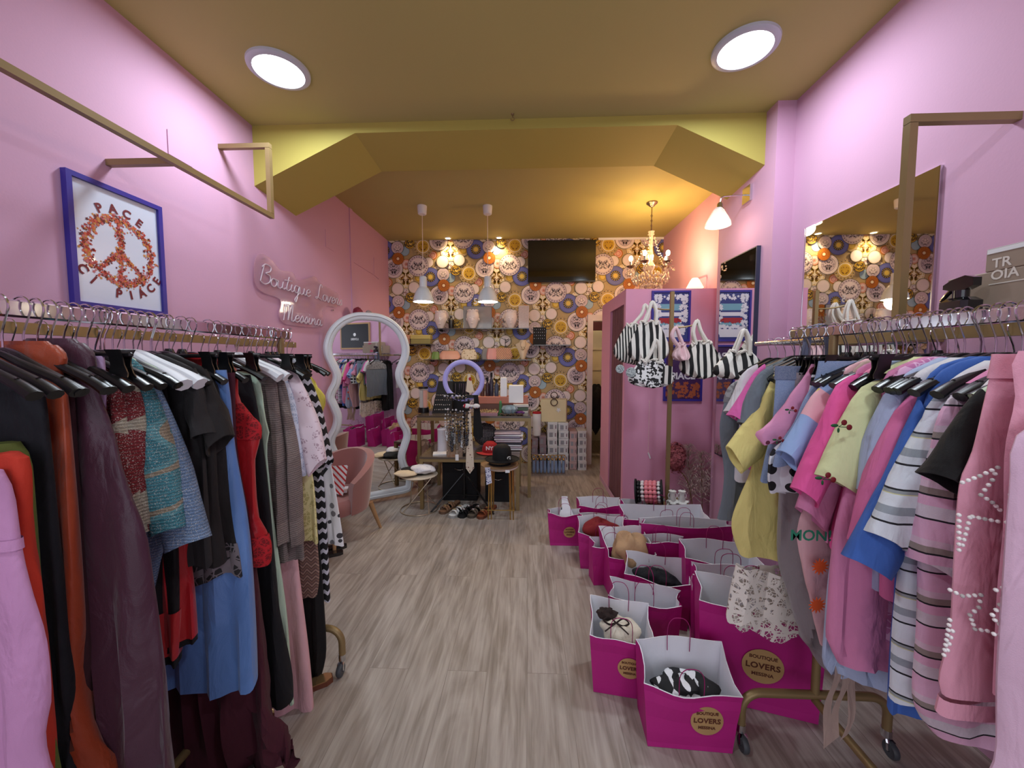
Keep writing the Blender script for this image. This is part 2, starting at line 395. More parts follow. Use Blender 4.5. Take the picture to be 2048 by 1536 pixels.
# conduit, covered wires, access panels
m = MB(); m.box(XL, XL+.012, PX(700, 420, XL).y-.03, PX(700, 420, XL).y+.035, .0, ZC); struct('trim_2', m, PINK)
m = MB()
a, b = PX(705, 523, XL), PX(748, 550, XL); m.sqtube([(XL+.004, a.y, a.z), (XL+.004, b.y, b.z), (XL+.004, b.y, b.z+.22)], .004)
m.sqtube([(XL+.004, b.y, b.z), (XL+.004, PX(757, 558, XL).y, PX(757, 558, XL).z)], .004); struct('trim_3', m, PINK)
def panel(n, q0, q1):
    a, b = PX(*q0, XL), PX(*q1, XL); m = MB(); m.box(XL, XL+.005, a.y, b.y, min(a.z, b.z), max(a.z, b.z)); struct(n, m, PINK)
panel('trim_4', (333, 258), (384, 335)); panel('trim_5', (650, 458), (668, 503))
m = MB(); m.box(.97, XR2, YB-.02, YB, ZC-.03, ZC); struct('trim_6', m, WHITE)
# ---------------------------------------------------------------- wallpaper of overlapping decorative plates
WP = {'dark': (52, 42, 46), 'blue': (98, 104, 176), 'blue2': (130, 138, 205), 'gold': (196, 158, 40), 'gold2': (226, 196, 92), 'cream': (236, 224, 196),
      'white': (232, 218, 218), 'mauve': (205, 188, 198), 'orange': (186, 108, 34), 'brown': (112, 66, 30), 'pink': (226, 176, 160), 'lblue': (160, 188, 205),
      'tan': (182, 158, 112), 'khaki': (170, 156, 112), 'grey': (150, 138, 146), 'rose': (196, 120, 110)}
wk = list(WP); wmats = [mat('wallpaper_'+k, WP[k], .55, var=.05, nscale=30) for k in wk]
def clip(poly, x0, x1, z0, z1):
    for ax, v, sgn in ((0, x0, 1), (0, x1, -1), (1, z0, 1), (1, z1, -1)):
        out = []
        for i in range(len(poly)):
            a, b = poly[i-1], poly[i]; ia, ib = (a[ax]-v)*sgn >= 0, (b[ax]-v)*sgn >= 0
            if ia != ib:
                t = (v-a[ax])/(b[ax]-a[ax]); out.append((a[0]+(b[0]-a[0])*t, a[1]+(b[1]-a[1])*t))
            if ib: out.append(b)
        poly = out
        if len(poly) < 3: return None
    return poly
wm = MB(); RECTS = [(XL, DX0-.002, 0, ZC), (DX0-.002, XR2, DZ+.001, ZC)]
def wpoly(poly, key, lay):
    wm.cur = wk.index(key)
    for r in RECTS:
        q = clip(poly, *r)
        if q: wm.quad(*[(x, YB-.001-lay*.00009, z) for x, z in q][::-1])
def wdisc(cx, cz, r, key, lay, n=22): wpoly([(cx+r*math.cos(2*PI*i/n), cz+r*math.sin(2*PI*i/n)) for i in range(n)], key, lay)
def wdots(cx, cz, R, r, k, key, lay, long=1.0):
    for i in range(k):
        t = 2*PI*i/k; c, s_ = math.cos(t), math.sin(t)
        p = [(1, 0), (0, 1), (-1, 0), (0, -1)]
        wpoly([(cx+(R+a*r*long)*c-b*r*s_, cz+(R+a*r*long)*s_+b*r*c) for a, b in p], key, lay)
def leafy(cx, cz, R, key, lay, k=6, seed=1):
    """small mirrored scroll marks that read as an engraved motif"""
    rn = random.Random(seed)
    for i in range(k):
        a = rn.uniform(.1, .9)*R; b = rn.uniform(-.8, .8)*R; r = R*rn.uniform(.06, .15)
        if a*a+b*b > R*R*.8: continue
        th = rn.uniform(0, 3)
        for sg in (1, -1):
            wpoly([(cx+sg*(a+r*2.0*math.cos(th+q)*(1 if j % 2 else .35)), cz+b+r*2.0*math.sin(th+q)*(1 if j % 2 else .35)) for j, q in enumerate((0, 1.57, 3.14, 4.71))][::sg], key, lay)
U = PY(861, 554, YB-.01); KZ = (PY(861, 454, YB-.01).z-U.z)/100/5.12   # metres per zoomed pixel
PL = [('pring', 25, -225, 34), ('lb', 210, 10, 46), ('small', 200, -130, 44), ('dotty', 80, -60, 50), ('yor', 215, -265, 100), ('smg', 350, -270, 55), ('po', 225, 145, 48), ('wb', -20, -150, 52),
      ('gring', 405, -35, 100), ('blue', 0, 0, 92), ('med', 90, 190, 92), ('mau', -130, -115, 102), ('lat', 135, -25, 62), ('swirl', 265, -65, 50), ('lw', 130, -155, 62),
      ('lw', 305, -170, 58), ('or', 140, 90, 58)]
def plate(kind, x, z, r, L):
    if kind == 'blue':
        for q, (f, c) in enumerate(((1, 'dark'), (.97, 'blue'), (.80, 'blue2'), (.77, 'blue'), (.68, 'blue2'), (.65, 'blue'), (.52, 'dark'), (.34, 'khaki'), (.27, 'dark'), (.24, 'gold2'))): wdisc(x, z, r*f, c, L+q)
        wdots(x, z, r*.44, r*.05, 14, 'gold2', L+11)
    elif kind == 'mau':
        for q, (f, c) in enumerate(((1, 'dark'), (.96, 'white'), (.93, 'mauve'), (.74, 'grey'), (.73, 'white'))): wdisc(x, z, r*f, c, L+q, 28)
        wdots(x, z, r*.84, r*.055, 22, 'dark', L+6); leafy(x, z, r*.68, 'grey', L+7, 26, 3); leafy(x, z, r*.5, 'dark', L+8, 10, 9)
    elif kind == 'med':
        for q, (f, c) in enumerate(((1, 'dark'), (.96, 'white'), (.84, 'grey'), (.83, 'white'), (.70, 'dark'), (.67, 'mauve'))): wdisc(x, z, r*f, c, L+q, 28)
        leafy(x, z, r*.62, 'grey', L+7, 28, 5); leafy(x, z, r*.45, 'dark', L+8, 10, 4)
    elif kind == 'lw' or kind == 'wb':
        for q, (f, c) in enumerate(((1, 'dark'), (.93, 'cream'), (.84, 'grey'), (.82, 'white'))): wdisc(x, z, r*f, c, L+q)
        wdots(x, z, r*.885, r*.03, 26, 'khaki', L+5)
    elif kind == 'lat':
        for q, (f, c) in enumerate(((1, 'dark'), (.94, 'white'), (.86, 'grey'), (.84, 'mauve'), (.5, 'white'))): wdisc(x, z, r*f, c, L+q)
        leafy(x, z-r*.2, r*.6, 'dark', L+6, 9, 8); leafy(x, z, r*.7, 'grey', L+7, 12, 2)
    elif kind == 'gring':
        for q, (f, c) in enumerate(((1, 'khaki'), (.98, 'tan'), (.62, 'cream'), (.55, 'gold'), (.5, 'gold2'), (.46, 'gold'))): wdisc(x, z, r*f, c, L+q, 28)
        wdots(x, z, r*.82, r*.075, 16, 'dark', L+7, .7); wdots(x, z, r*.70, r*.05, 16, 'gold', L+8, 1.6); wdots(x, z, r*.94, r*.035, 30, 'brown', L+8); leafy(x, z, r*.42, 'brown', L+9, 8, 6)
    elif kind == 'yor':
        for q, (f, c) in enumerate(((1, 'brown'), (.97, 'cream'), (.9, 'gold2'), (.87, 'cream'))): wdisc(x, z, r*f, c, L+q, 24)
        leafy(x, z, r*.72, 'gold', L+5, 34, 11); leafy(x, z, r*.62, 'brown', L+6, 16, 12); wdots(x, z, r*.84, r*.05, 20, 'gold', L+7)
    elif kind == 'smg':
        for q, (f, c) in enumerate(((1, 'dark'), (.94, 'tan'), (.6, 'gold'), (.4, 'gold2'))): wdisc(x, z, r*f, c, L+q)
        wdots(x, z, r*.76, r*.06, 12, 'khaki', L+5)
    elif kind == 'or':
        for q, (f, c) in enumerate(((1, 'brown'), (.95, 'orange'), (.62, 'brown'), (.58, 'orange'), (.40, 'dark'), (.34, 'orange'), (.22, 'cream'))): wdisc(x, z, r*f, c, L+q)
        wdots(x, z, r*.78, r*.06, 14, 'brown', L+8)
    elif kind == 'swirl':
        for q, (f, c) in enumerate(((1, 'dark'), (.93, 'gold'), (.72, 'dark'), (.62, 'gold'), (.42, 'dark'), (.32, 'gold2'))): wdisc(x+q*r*.04, z, r*f, c, L+q)
        leafy(x, z, r, 'dark', L+8, 12, 3)
    elif kind == 'po':
        for q, (f, c) in enumerate(((1, 'orange'), (.9, 'pink'), (.6, 'white'), (.45, 'pink'), (.2, 'rose'))): wdisc(x, z, r*f, c, L+q)
    elif kind == 'pring':
        for q, (f, c) in enumerate(((1.3, 'orange'), (1, 'pink'), (.7, 'rose'), (.5, 'pink'))): wdisc(x, z, r*f, c, L+q)
    elif kind == 'lb': wdisc(x, z, r, 'dark', L); wdisc(x, z, r*.95, 'lblue', L+1)
    elif kind == 'small':
        for q, (f, c) in enumerate(((1, 'grey'), (.94, 'cream'), (.7, 'white'))): wdisc(x, z, r*f, c, L+q)
        leafy(x, z, r*.8, 'brown', L+4, 12, 4)
    elif kind == 'dotty':
        wdisc(x, z, r, 'cream', L); wdots(x, z, r*.8, r*.12, 10, 'gold', L+1); wdisc(x, z, r*.35, 'dark', L+2); wdisc(x, z, r*.2, 'gold2', L+3)
wpoly([(XL, 0), (XR2, 0), (XR2, ZC), (XL, ZC)], 'tan', -4)
rr = random.Random(5)
for pi_, (kind, dx, dz, r) in enumerate(PL):
    for i in range(-5, 9):
        for j in range(-8, 8):
            x = U.x+(dx+i*480)*KZ; z = U.z-(dz-i*278+j*558)*KZ
            if XL-.25 < x < XR2+.25 and -.2 < z < ZC+.25: plate(kind, x, z, r*KZ*1.09, pi_*12)
struct('trim_7', wm, wmats)
# ---------------------------------------------------------------- ceiling lights
def ceiling_light(px, py, label, r=.145):
    p = PZ(px, py, ZC); o = thing('ceiling_light', label, 'light', (p.x, p.y, ZC), 'round ceiling panels')
    m = MB(); m.lathe([(r+.02, 0), (r+.018, -.012), (r+.004, -.02), (r-.012, -.02), (r-.014, -.012)], (p.x, p.y, ZC), 48); m.build('rim', mat('light_rim', (205, 212, 218), .35), o)
    m = MB(); m.lathe([(.001, -.0145), (r*.6, -.0145), (r-.012, -.0145)], (p.x, p.y, ZC), 48); m.build('diffuser', mat('light_diffuser', (255, 255, 255), .5, emit=(235, 245, 255), es=14), o)
ceiling_light(558, 138, 'round white ceiling panel light over the peace poster side')
ceiling_light(1490, 95, 'round white ceiling panel light over the pearl jeans side')
for x in (-1.0, 1.0):
    pass
def spot(px, py, label):
    p = PZ(px, py, ZC); o = thing('recessed_spotlight', label, 'light', (p.x, p.y, ZC), 'small ceiling spotlights')
    m = MB(); m.lathe([(.05, 0), (.048, -.006), (.034, -.008)], (p.x, p.y, ZC), 24); m.build('rim', WHITE, o)
    m = MB(); m.lathe([(.001, -.004), (.034, -.005)], (p.x, p.y, ZC), 24); m.build('bulb', mat('warm_bulb', (255, 240, 200), .5, emit=(255, 214, 140), es=45), o)
    l = bpy.data.lights.new('spotlight_beam', 'SPOT'); l.energy = 45; l.color = WARM; l.spot_size = 2.0; l.spot_blend = .8; l.shadow_soft_size = .03
    lo = bpy.data.objects.new('spotlight_beam', l); C.objects.link(lo); lo.location = (p.x, p.y, ZC-.02); lo.rotation_euler = (.0, 0, 0)
spot(896, 476, 'warm recessed spotlight left of the other, near white pendants'); spot(998, 475, 'warm recessed spotlight nearest the television')
def pendant(px, pt, pb, label):
    Y = PZ(px, 412, ZC).y-.0
    top = PY(px, pt, Y); z1 = PY(px, pb, Y).z; x = top.x
    o = thing('pendant_lamp', label, 'lamp', (x, Y, ZC), 'white pendant lamps')
    m = MB(); m.lathe([(.001, -.0), (.052, -.0), (.052, -.02), (.046, -.085), (.038, -.092), (.001, -.092)], (x, Y, ZC), 28); m.build('ceiling_cup', WHITE, o)
    zt = PY(px, 553, Y).z; m = MB(); m.cyl((x, Y, ZC-.09), (x, Y, zt), .0035, 8); m.build('cord', mat('white_cord', (240, 225, 205), .6), o)
    zb = PY(px, 604, Y).z; h = zt-zb
    m = MB(); m.lathe([(.003, 0), (.036, -.002), (.04, -.01), (.042, -h*.42), (.06, -h*.47), (.085, -h*.62), (.105, -h*.82), (.115, -h), (.110, -h), (.09, -h*.7), (.05, -h*.48), (.02, -h*.4)], (x, Y, zt), 36)
    m.build('lamp_shade', mat('white_enamel', (214, 222, 226), .25, coat=.5), o)
    m = MB(); m.lathe([(.001, -h*.93), (.108, -h*.93)], (x, Y, zt), 30); m.build('bulb', mat('warm_white_bulb', (255, 250, 230), .5, emit=(255, 244, 214), es=16), o)
    point('pendant_light', (x, Y, zb-.03), 7, (1, .85, .62), .08)
pendant(844, 405, 606, 'white metal pendant lamp left, nearest the wavy mirror'); pendant(975, 402, 606, 'white metal pendant lamp nearest the television')
# chandelier
Y = PZ(1304, 405, ZC).y; P0 = PY(1304, 405, Y); cxx = P0.x
o = thing('chandelier', 'crystal chandelier with five lit candle bulbs above the changing cubicle', 'chandelier', (cxx, Y, ZC))
SILV = mat('aged_silver', (150, 135, 120), .25, .9)
CRY = mat('crystal', (214, 196, 176), .08, trans=.35, var=0, coat=1)
m = MB(); m.lathe([(.06, 0), (.058, -.012), (.035, -.03), (.02, -.045), (.004, -.05)], (cxx, Y, ZC), 24); m.build('ceiling_rose', SILV, o)
za = PY(1304, 470, Y).z; m = MB(); m.cyl((cxx, Y, ZC-.05), (cxx, Y, za), .006, 8)
for i in range(9):
    z = za+.02+i*.026; m.tube(arc((cxx, Y, z), .011, 0, 2*PI, 8, (1, 0, 0) if i % 2 else (0, 1, 0))[:-1], .0022, 5, True)
m.build('chain', SILV, o)
zt = PY(1304, 463, Y).z; zb = PY(1304, 560, Y).z
m = MB(); m.lathe([(.034, zt), (.028, zt-.02), (.02, zt-.06), (.018, zt-.2), (.03, zt-.26), (.022, zt-.32), (.05, zt-.37), (.03, zt-.42), (.004, zt-.46)], (cxx, Y, 0), 16); m.build('column', CRY, o)
CN = 5; R0 = .205; zarm = PY(1304, 520, Y).z
crys = MB()
for k in range(CN):
    a = 2*PI*k/CN+.35; ca, sa = math.cos(a), math.sin(a)
    def Q(r, z): return (cxx+r*ca, Y+r*sa, z)
    m = MB(); m.tube(smoothpath([Q(.03, zarm-.16), Q(.09, zarm-.22), Q(.17, zarm-.17), Q(R0, zarm-.07)], 5), .007, 6); arm = m.build('arm', CRY, o)
    m = MB(); m.lathe([(.012, -.075), (.04, -.06), (.045, -.05), (.012, -.055), (.011, 0)], Q(R0, zarm), 12); m.build('candle_cup', SILV, arm)
    m = MB(); m.sphere((cxx+R0*ca, Y+R0*sa, zarm+.03), .022, 12, 8, (1, 1, 1.35)); m.build('bulb', mat('candle_bulb', (255, 245, 220), .5, emit=(255, 226, 170), es=16), arm)
    point('candle_light', (cxx+R0*ca, Y+R0*sa, zarm+.09), 8, (1, .62, .26), .02)
    for q in range(7):
        t = a+q*.18; crys.sphere((cxx+(R0+.035)*math.cos(t), Y+(R0+.035)*math.sin(t), zarm-.08-.05*math.sin(q/6*PI)), .009, 6, 4)
    for q in range(14):
        t = q/13; r = .03+(R0-.03)*t; z = zt-.03-(zt-zarm+.04)*t-.07*math.sin(t*PI)
        crys.sphere((cxx+r*ca, Y+r*sa, z), .008, 6, 4)
    for q in range(3): crys.sphere(Q(R0-.03+q*.03, zarm-.13-.02*(q % 2)), .010, 6, 4, (1, 1, 2.2))
for ring, rad in ((0, .10), (1, .15), (2, .06), (-.6, .19), (-1.4, .12), (.5, .175), (-2.4, .09)):
    for q in range(18):
        t = 2*PI*q/18+ring; crys.sphere((cxx+rad*math.cos(t), Y+rad*math.sin(t), zarm-.22-ring*.03), .010, 6, 4, (1, 1, 1.9))
crys.sphere((cxx, Y, zarm-.32), .03, 10, 8); crys.build('crystal_drops', CRY, o)['kind'] = 'stuff'
# ceiling hook
p = PZ(1025, 228, ZC); o = thing('ceiling_hook', 'tiny metal hook in the ceiling before the beam', 'hook', (p.x, p.y, ZC))
m = MB(); m.lathe([(.012, 0), (.01, -.006), (.003, -.008)], (p.x, p.y, ZC), 12); m.build('hook_plate', BRASS, o)
m = MB(); m.tube([(p.x, p.y, ZC), (p.x, p.y, ZC-.02)]+arc((p.x, p.y, ZC-.032), .012, PI/2, -PI, 8), .003, 6); m.build('hook', BRASS, o)
# glass wall lamp on the pier
a = PX(1497, 390, PX0); Yl = a.y
o = thing('wall_lamp', 'frosted glass cone wall lamp on mirrored plate by the beam', 'lamp', (PX0, Yl, a.z))
m = MB(); m.box(PX0-.018, PX0, Yl-.05, Yl+.05, a.z-.055, a.z+.06); m.build('back_plate', CHROME, o, False)
e = PY(1440, 405, Yl); m = MB(); m.tube(smoothpath([(PX0-.018, Yl, a.z), (e.x+.06, Yl, a.z-.005), (e.x+.012, Yl, a.z-.015), (e.x, Yl, e.z-.01)], 5), .005, 8)
m.lathe([(.012, .0), (.02, -.012), (.02, -.035), (.028, -.045)], (e.x, Yl, e.z), 14); m.build('arm', CHROME, o)
hh = e.z-PY(1430, 452, Yl).z; m = MB()
m.lathe([(.026, -.04), (.04, -.06), (.085, -hh*.85), (.09, -hh), (.086, -hh)], (e.x-.01, Yl, e.z), 28); m.build('lamp_shade', glassmat('ribbed_glass', (240, 235, 230), .45, .2), o)
m = MB(); m.sphere((e.x-.01, Yl, e.z-.12), .034, 14, 10); m.build('bulb', mat('white_bulb', (255, 245, 235), .5, emit=(255, 236, 214), es=7), o)
point('wall_lamp_light', (e.x-.01, Yl, e.z-.2), 2.5, (1, .8, .6), .05)
# lamp on the rear wall just above the cubicle
p = PY(1428, 566, 4.15); o = thing('uplighter', 'lit glass wall shade just above the cubicle top', 'lamp', (p.x, p.y, p.z))
m = MB(); m.lathe([(.03, .05), (.05, .02), (.075, -.03), (.085, -.05)], (1.74, p.y, p.z), 20); m.build('lamp_shade', mat('lit_glass', (255, 240, 220), .3, emit=(255, 225, 190), es=1.6), o)
m = MB(); m.cyl((1.74, p.y, p.z+.04), (XR2, p.y, p.z+.08), .01, 8); m.build('arm', CHROME, o)
point('uplighter_light', (1.72, p.y, p.z+.2), 3, WARM, .06)
# ---------------------------------------------------------------- racks and rails
LX, LZ, LEND = -1.13, 1.612, 1.775      # left rolling rack rail
RX, RZ, REND = 1.10, 1.603, 1.66        # right rolling rack rail
LX2, LZ2 = -1.62, 1.60; RX2, RZ2 = 1.40, 1.585
CASTER = mat('grey_rubber', (70, 74, 78), .5)
def rolling_rack(name, label, X, Z, yend, yfoot, half, railmat):
    o = thing(name, label, 'clothes rack', (X, yfoot, 0)); yb = -.25
    m = MB(); m.box(X-.011, X+.011, yb, yend, Z-.019, Z+.019, bev=.004); m.build('top_rail', railmat, o)
    for y in (yfoot, 0.0):
        m = MB(); m.tube([(X, y, .20), (X, y, Z-.015)], .014, 12); m.build('post', BRASS, o)
        m = MB(); pts = [(X-half, y, .075)]+[(X-half, y, .13)]+arc((X-half+.07, y, .15), .07, PI, PI/2, 6)+[(X, y, .22)]+arc((X+half-.07, y, .15), .07, PI/2, 0, 6)+[(X+half, y, .13), (X+half, y, .075)]
        m.tube(pts, .0155, 12); m.build('foot', BRASS, o)
        for s in (-1, 1):
            x = X+s*half; m = MB(); m.cyl((x, y, .095), (x, y, .066), .018, 12); m.tube([(x, y, .07), (x+.012, y-.02, .055), (x+.012, y-.022, .030)], .006, 6); m.tube([(x, y, .07), (x-.012, y-.02, .055), (x-.012, y-.022, .030)], .006, 6)
            c = m.build('caster', CHROME, o)
            m = MB(); m.lathe([(.006, -.011), (.026, -.011), (.03, -.006), (.03, .006), (.026, .011), (.006, .011)], (x, y-.022, .0305), 22, 'x'); m.build('wheel', CASTER, c)
    m = MB(); m.tube([(X, yfoot, .20), (X, 0, .20)], .014, 12); m.build('base_bar', BRASS, o)
    return o
rolling_rack('garment_rack', 'rolling rack with chromed rail carrying the dark and red clothes', LX, LZ, LEND, 1.72, .245, CHROME)
rolling_rack('garment_rack', 'rolling rack on gold arched feet carrying the pastel and striped clothes', RX, RZ, REND, 1.44, .272, CHROME)
def wallrail(label, X, Z, y0, y1, Xw, parts):
    o = thing('wall_rail', label, 'rail', (X, y1, Z)); m = MB(); m.sqtube([(X, y0, Z), (X, y1, Z)], .014, .018); m.build('bar', BRASS, o, False)
    for y in parts: m = MB(); m.sqtube([(X, y, Z), (Xw-.012*(1 if Xw > X else -1), y, Z)], .011); m.build('bracket', BRASS, o, False)
    return o
wallrail('brass wall rail behind the rolling rack on the left', LX2, LZ2, .1, 2.6, XL, (.2, 2.55))
# upper brass display frame on the left wall
o = thing('wall_frame', 'brass square-tube display frame high on the left wall', 'rail', (XL, 2.489, 2.42))
fx = PY(542, 435, 2.489).x; fz0, fz1 = PY(541, 432, 2.489).z, PY(538, 292, 2.489).z
m = MB(); m.sqtube([(fx, .1, fz0), (fx, 2.489, fz0)], .014); m.build('bar', BRASS, o, False)
m = MB(); m.sqtube([(fx, 2.489, fz0+.03), (fx, 2.489, fz1-.03)], .014); m.build('upright', BRASS, o, False)
m = MB(); m.sqtube([(XL+.014, 2.489, fz1), (fx, 2.489, fz1)], .014); m.build('arm', BRASS, o, False)
m = MB(); m.sqtube([(XL+.014, 1.805, fz0), (fx-.03, 1.805, fz0)], .014); m.build('arm', BRASS, o, False)
# brass frame on the right: rail + riser
q = PY(1822, 240, 1.5); RX2 = q.x
o = thing('wall_rail', 'brass rail on the right wall with tall riser before the big mirror', 'rail', (RX2, 1.5, RZ2))
m = MB(); m.sqtube([(RX2, .1, RZ2), (RX2, 1.74, RZ2)], .014, .018); m.build('bar', BRASS, o, False)
m = MB(); m.sqtube([(RX2, 1.5, RZ2+.03), (RX2, 1.5, q.z-.030)], .014); m.build('upright', BRASS, o, False)
m = MB(); m.sqtube([(RX2, 1.5, q.z), (XR-.014, 1.5, q.z)], .014); m.build('arm', BRASS, o, False)
m = MB(); m.sqtube([(RX2+.03, 1.70, RZ2), (XR-.014, 1.70, RZ2)], .011); m.build('bracket', BRASS, o, False)
a, b = PX(1515, 691, 1.44), PX(1600, 679, 1.44); RZ3 = (a.z+b.z)/2
o = thing('wall_rail', 'short round rail beyond the right rack, end nearest the small mirror', 'rail', (1.44, a.y, RZ3))
m = MB(); m.cyl((1.44, 1.78, RZ3), (1.44, 2.5, RZ3), .014, 12); m.build('bar', CHROME, o)
for y in (1.83, 2.45): m = MB(); m.cyl((1.44, y, RZ3), (XR, y, RZ3), .010, 8); m.build('bracket', BRASS, o)
# ---------------------------------------------------------------- hangers
def hook_mb(m, rail=.024):
    pts = arc((0, 0, .004), rail, PI*1.12, -.55, 16)+[Vector((.004, 0, -.045)), Vector((0, 0, -.06)), Vector((0, 0, -.092))]
    m.tube(pts, .0021, 6)
def make_hanger(col, half=.19, thick=.009, name='coat_hanger'):
    o = thing(name, '-', 'hanger')
    m = MB(); hook_mb(m); m.build('hook', CHROME, o)
    m = MB(); pts = smoothpath([(-half, 0, -.182), (-half*.8, 0, -.158), (-half*.4, 0, -.122), (-.02, 0, -.094), (.02, 0, -.094), (half*.4, 0, -.122), (half*.8, 0, -.158), (half, 0, -.182)], 4)
    n = len(pts); m.tube(pts, [thick*(.55+.75*abs(i/(n-1)-.5)*2) for i in range(n)], 8, up=(0, 0, 1), flat=1.25)
    m.build('shoulder_bar', col, o)
    m = MB(); m.tube([(-half*.82, 0, -.150), (half*.82, 0, -.150)], .0035, 6); m.build('trouser_bar', col, o)
    return o
def make_clip(col, half=.17):
    o = thing('clip_hanger', '-', 'hanger'); m = MB(); hook_mb(m); m.build('hook', CHROME, o)
    m = MB(); m.box(-half, half, -.006, .006, -.106, -.094, bev=.003); m.lathe([(.012, -.106), (.016, -.094), (.010, -.078)], (0, 0, 0), 10); m.build('bar', col, o)
    for s in (-1, 1):
        m = MB(); x = s*(half-.03); 
        for q in (-1, 1):
            m.grid([[(x-wd, q*(y-.003), z), (x+wd, q*(y-.003), z), (x+wd, q*y, z), (x-wd, q*y, z)] for wd, y, z in ((.019, .020, -.088), (.017, .012, -.105), (.017, .009, -.125), (.024, .008, -.145), (.026, .012, -.155))], True, True, True)
        m.build('clip', col, o)
    return o
HG = {'black': make_hanger(BLACK), 'white': make_hanger(mat('white_satin_padding', (222, 226, 232), .5), thick=.015), 'green': make_hanger(mat('pale_green_plastic', (176, 196, 158), .3)),
      'clip': make_clip(BLACK)}
HUSED = {}
HLAB = {('black', 'L'): ('black plastic coat hanger on the left rolling rack', 'black hangers on the left rack'), ('clip', 'L'): ('black clip hanger on the left rolling rack', 'black clip hangers on the left rack'),
        ('black', 'R'): ('black plastic coat hanger on the right rolling rack', 'black hangers on the right rack'), ('clip', 'R'): ('black clip hanger on the right rolling rack', 'black clip hangers on the right rack'),
        ('white', 'L'): ('white padded hanger among black ones on the left rack', 'white hangers on the left rack'), ('green', 'L'): ('pale green hanger on the left rack', None), ('green', 'R'): ('pale green plastic hanger on the right rack', None),
        ('black', 'L2'): ('black hanger on the brass wall rail at left', 'black hangers on the left wall rail'), ('black', 'R2'): ('black hanger on the brass wall rail at right', 'black hangers on the right wall rail'),
        ('black', 'R3'): ('black hanger on the short round rail beyond', 'black hangers on the round rail')}
def hang(kind, side, X, Y, Z, rz=0, own=None):
    lab, grp = HLAB[(kind, side)]; root = HG[kind]
    if own: lab = {'black': 'black coat', 'clip': 'black clip', 'white': 'white padded', 'green': 'pale green'}[kind]+' hanger carrying the '+' '.join(own.split()[:11])
    if kind not in HUSED:
        HUSED[kind] = 1; o = root; o.location = (X, Y, Z); o.rotation_euler = (0, 0, rz); o['label'] = lab
        if grp: o['group'] = grp
    else: o = dup(root, lab, grp, (X, Y, Z), rz)
    if not grp and 'group' in o: del o['group']
    return o
# ---------------------------------------------------------------- garments
def zz(y, Y): return PY(1056, y, Y).z
def prof_of(pts, X0, Y):
    out = []
    for p in pts:
        if p[0] == 'z': out.append((p[2], p[1]))
        else:
            v = PY(p[0], p[1], Y); out.append((v.z, abs(v.x-X0)))
    return out
def resample(pr, n):
    ds = [0]
    for a, b in zip(pr[:-1], pr[1:]): ds.append(ds[-1]+math.hypot(a[0]-b[0], a[1]-b[1]))
    P = [Vector((q[0], q[1], 0)) for q in pr]; sm = smoothpath(P, 8) if len(P) > 2 else P
    ds = [0]
    for a, b in zip(sm[:-1], sm[1:]): ds.append(ds[-1]+(a-b).length)
    out = []; j = 0
    for i in range(n):
        t = ds[-1]*i/(n-1)
        while j < len(ds)-2 and ds[j+1] < t: j += 1
        u = (t-ds[j])/max(1e-9, ds[j+1]-ds[j]); p = sm[j].lerp(sm[j+1], min(1, u)); out.append((p.x, p.y))
    return out
GN = [0]
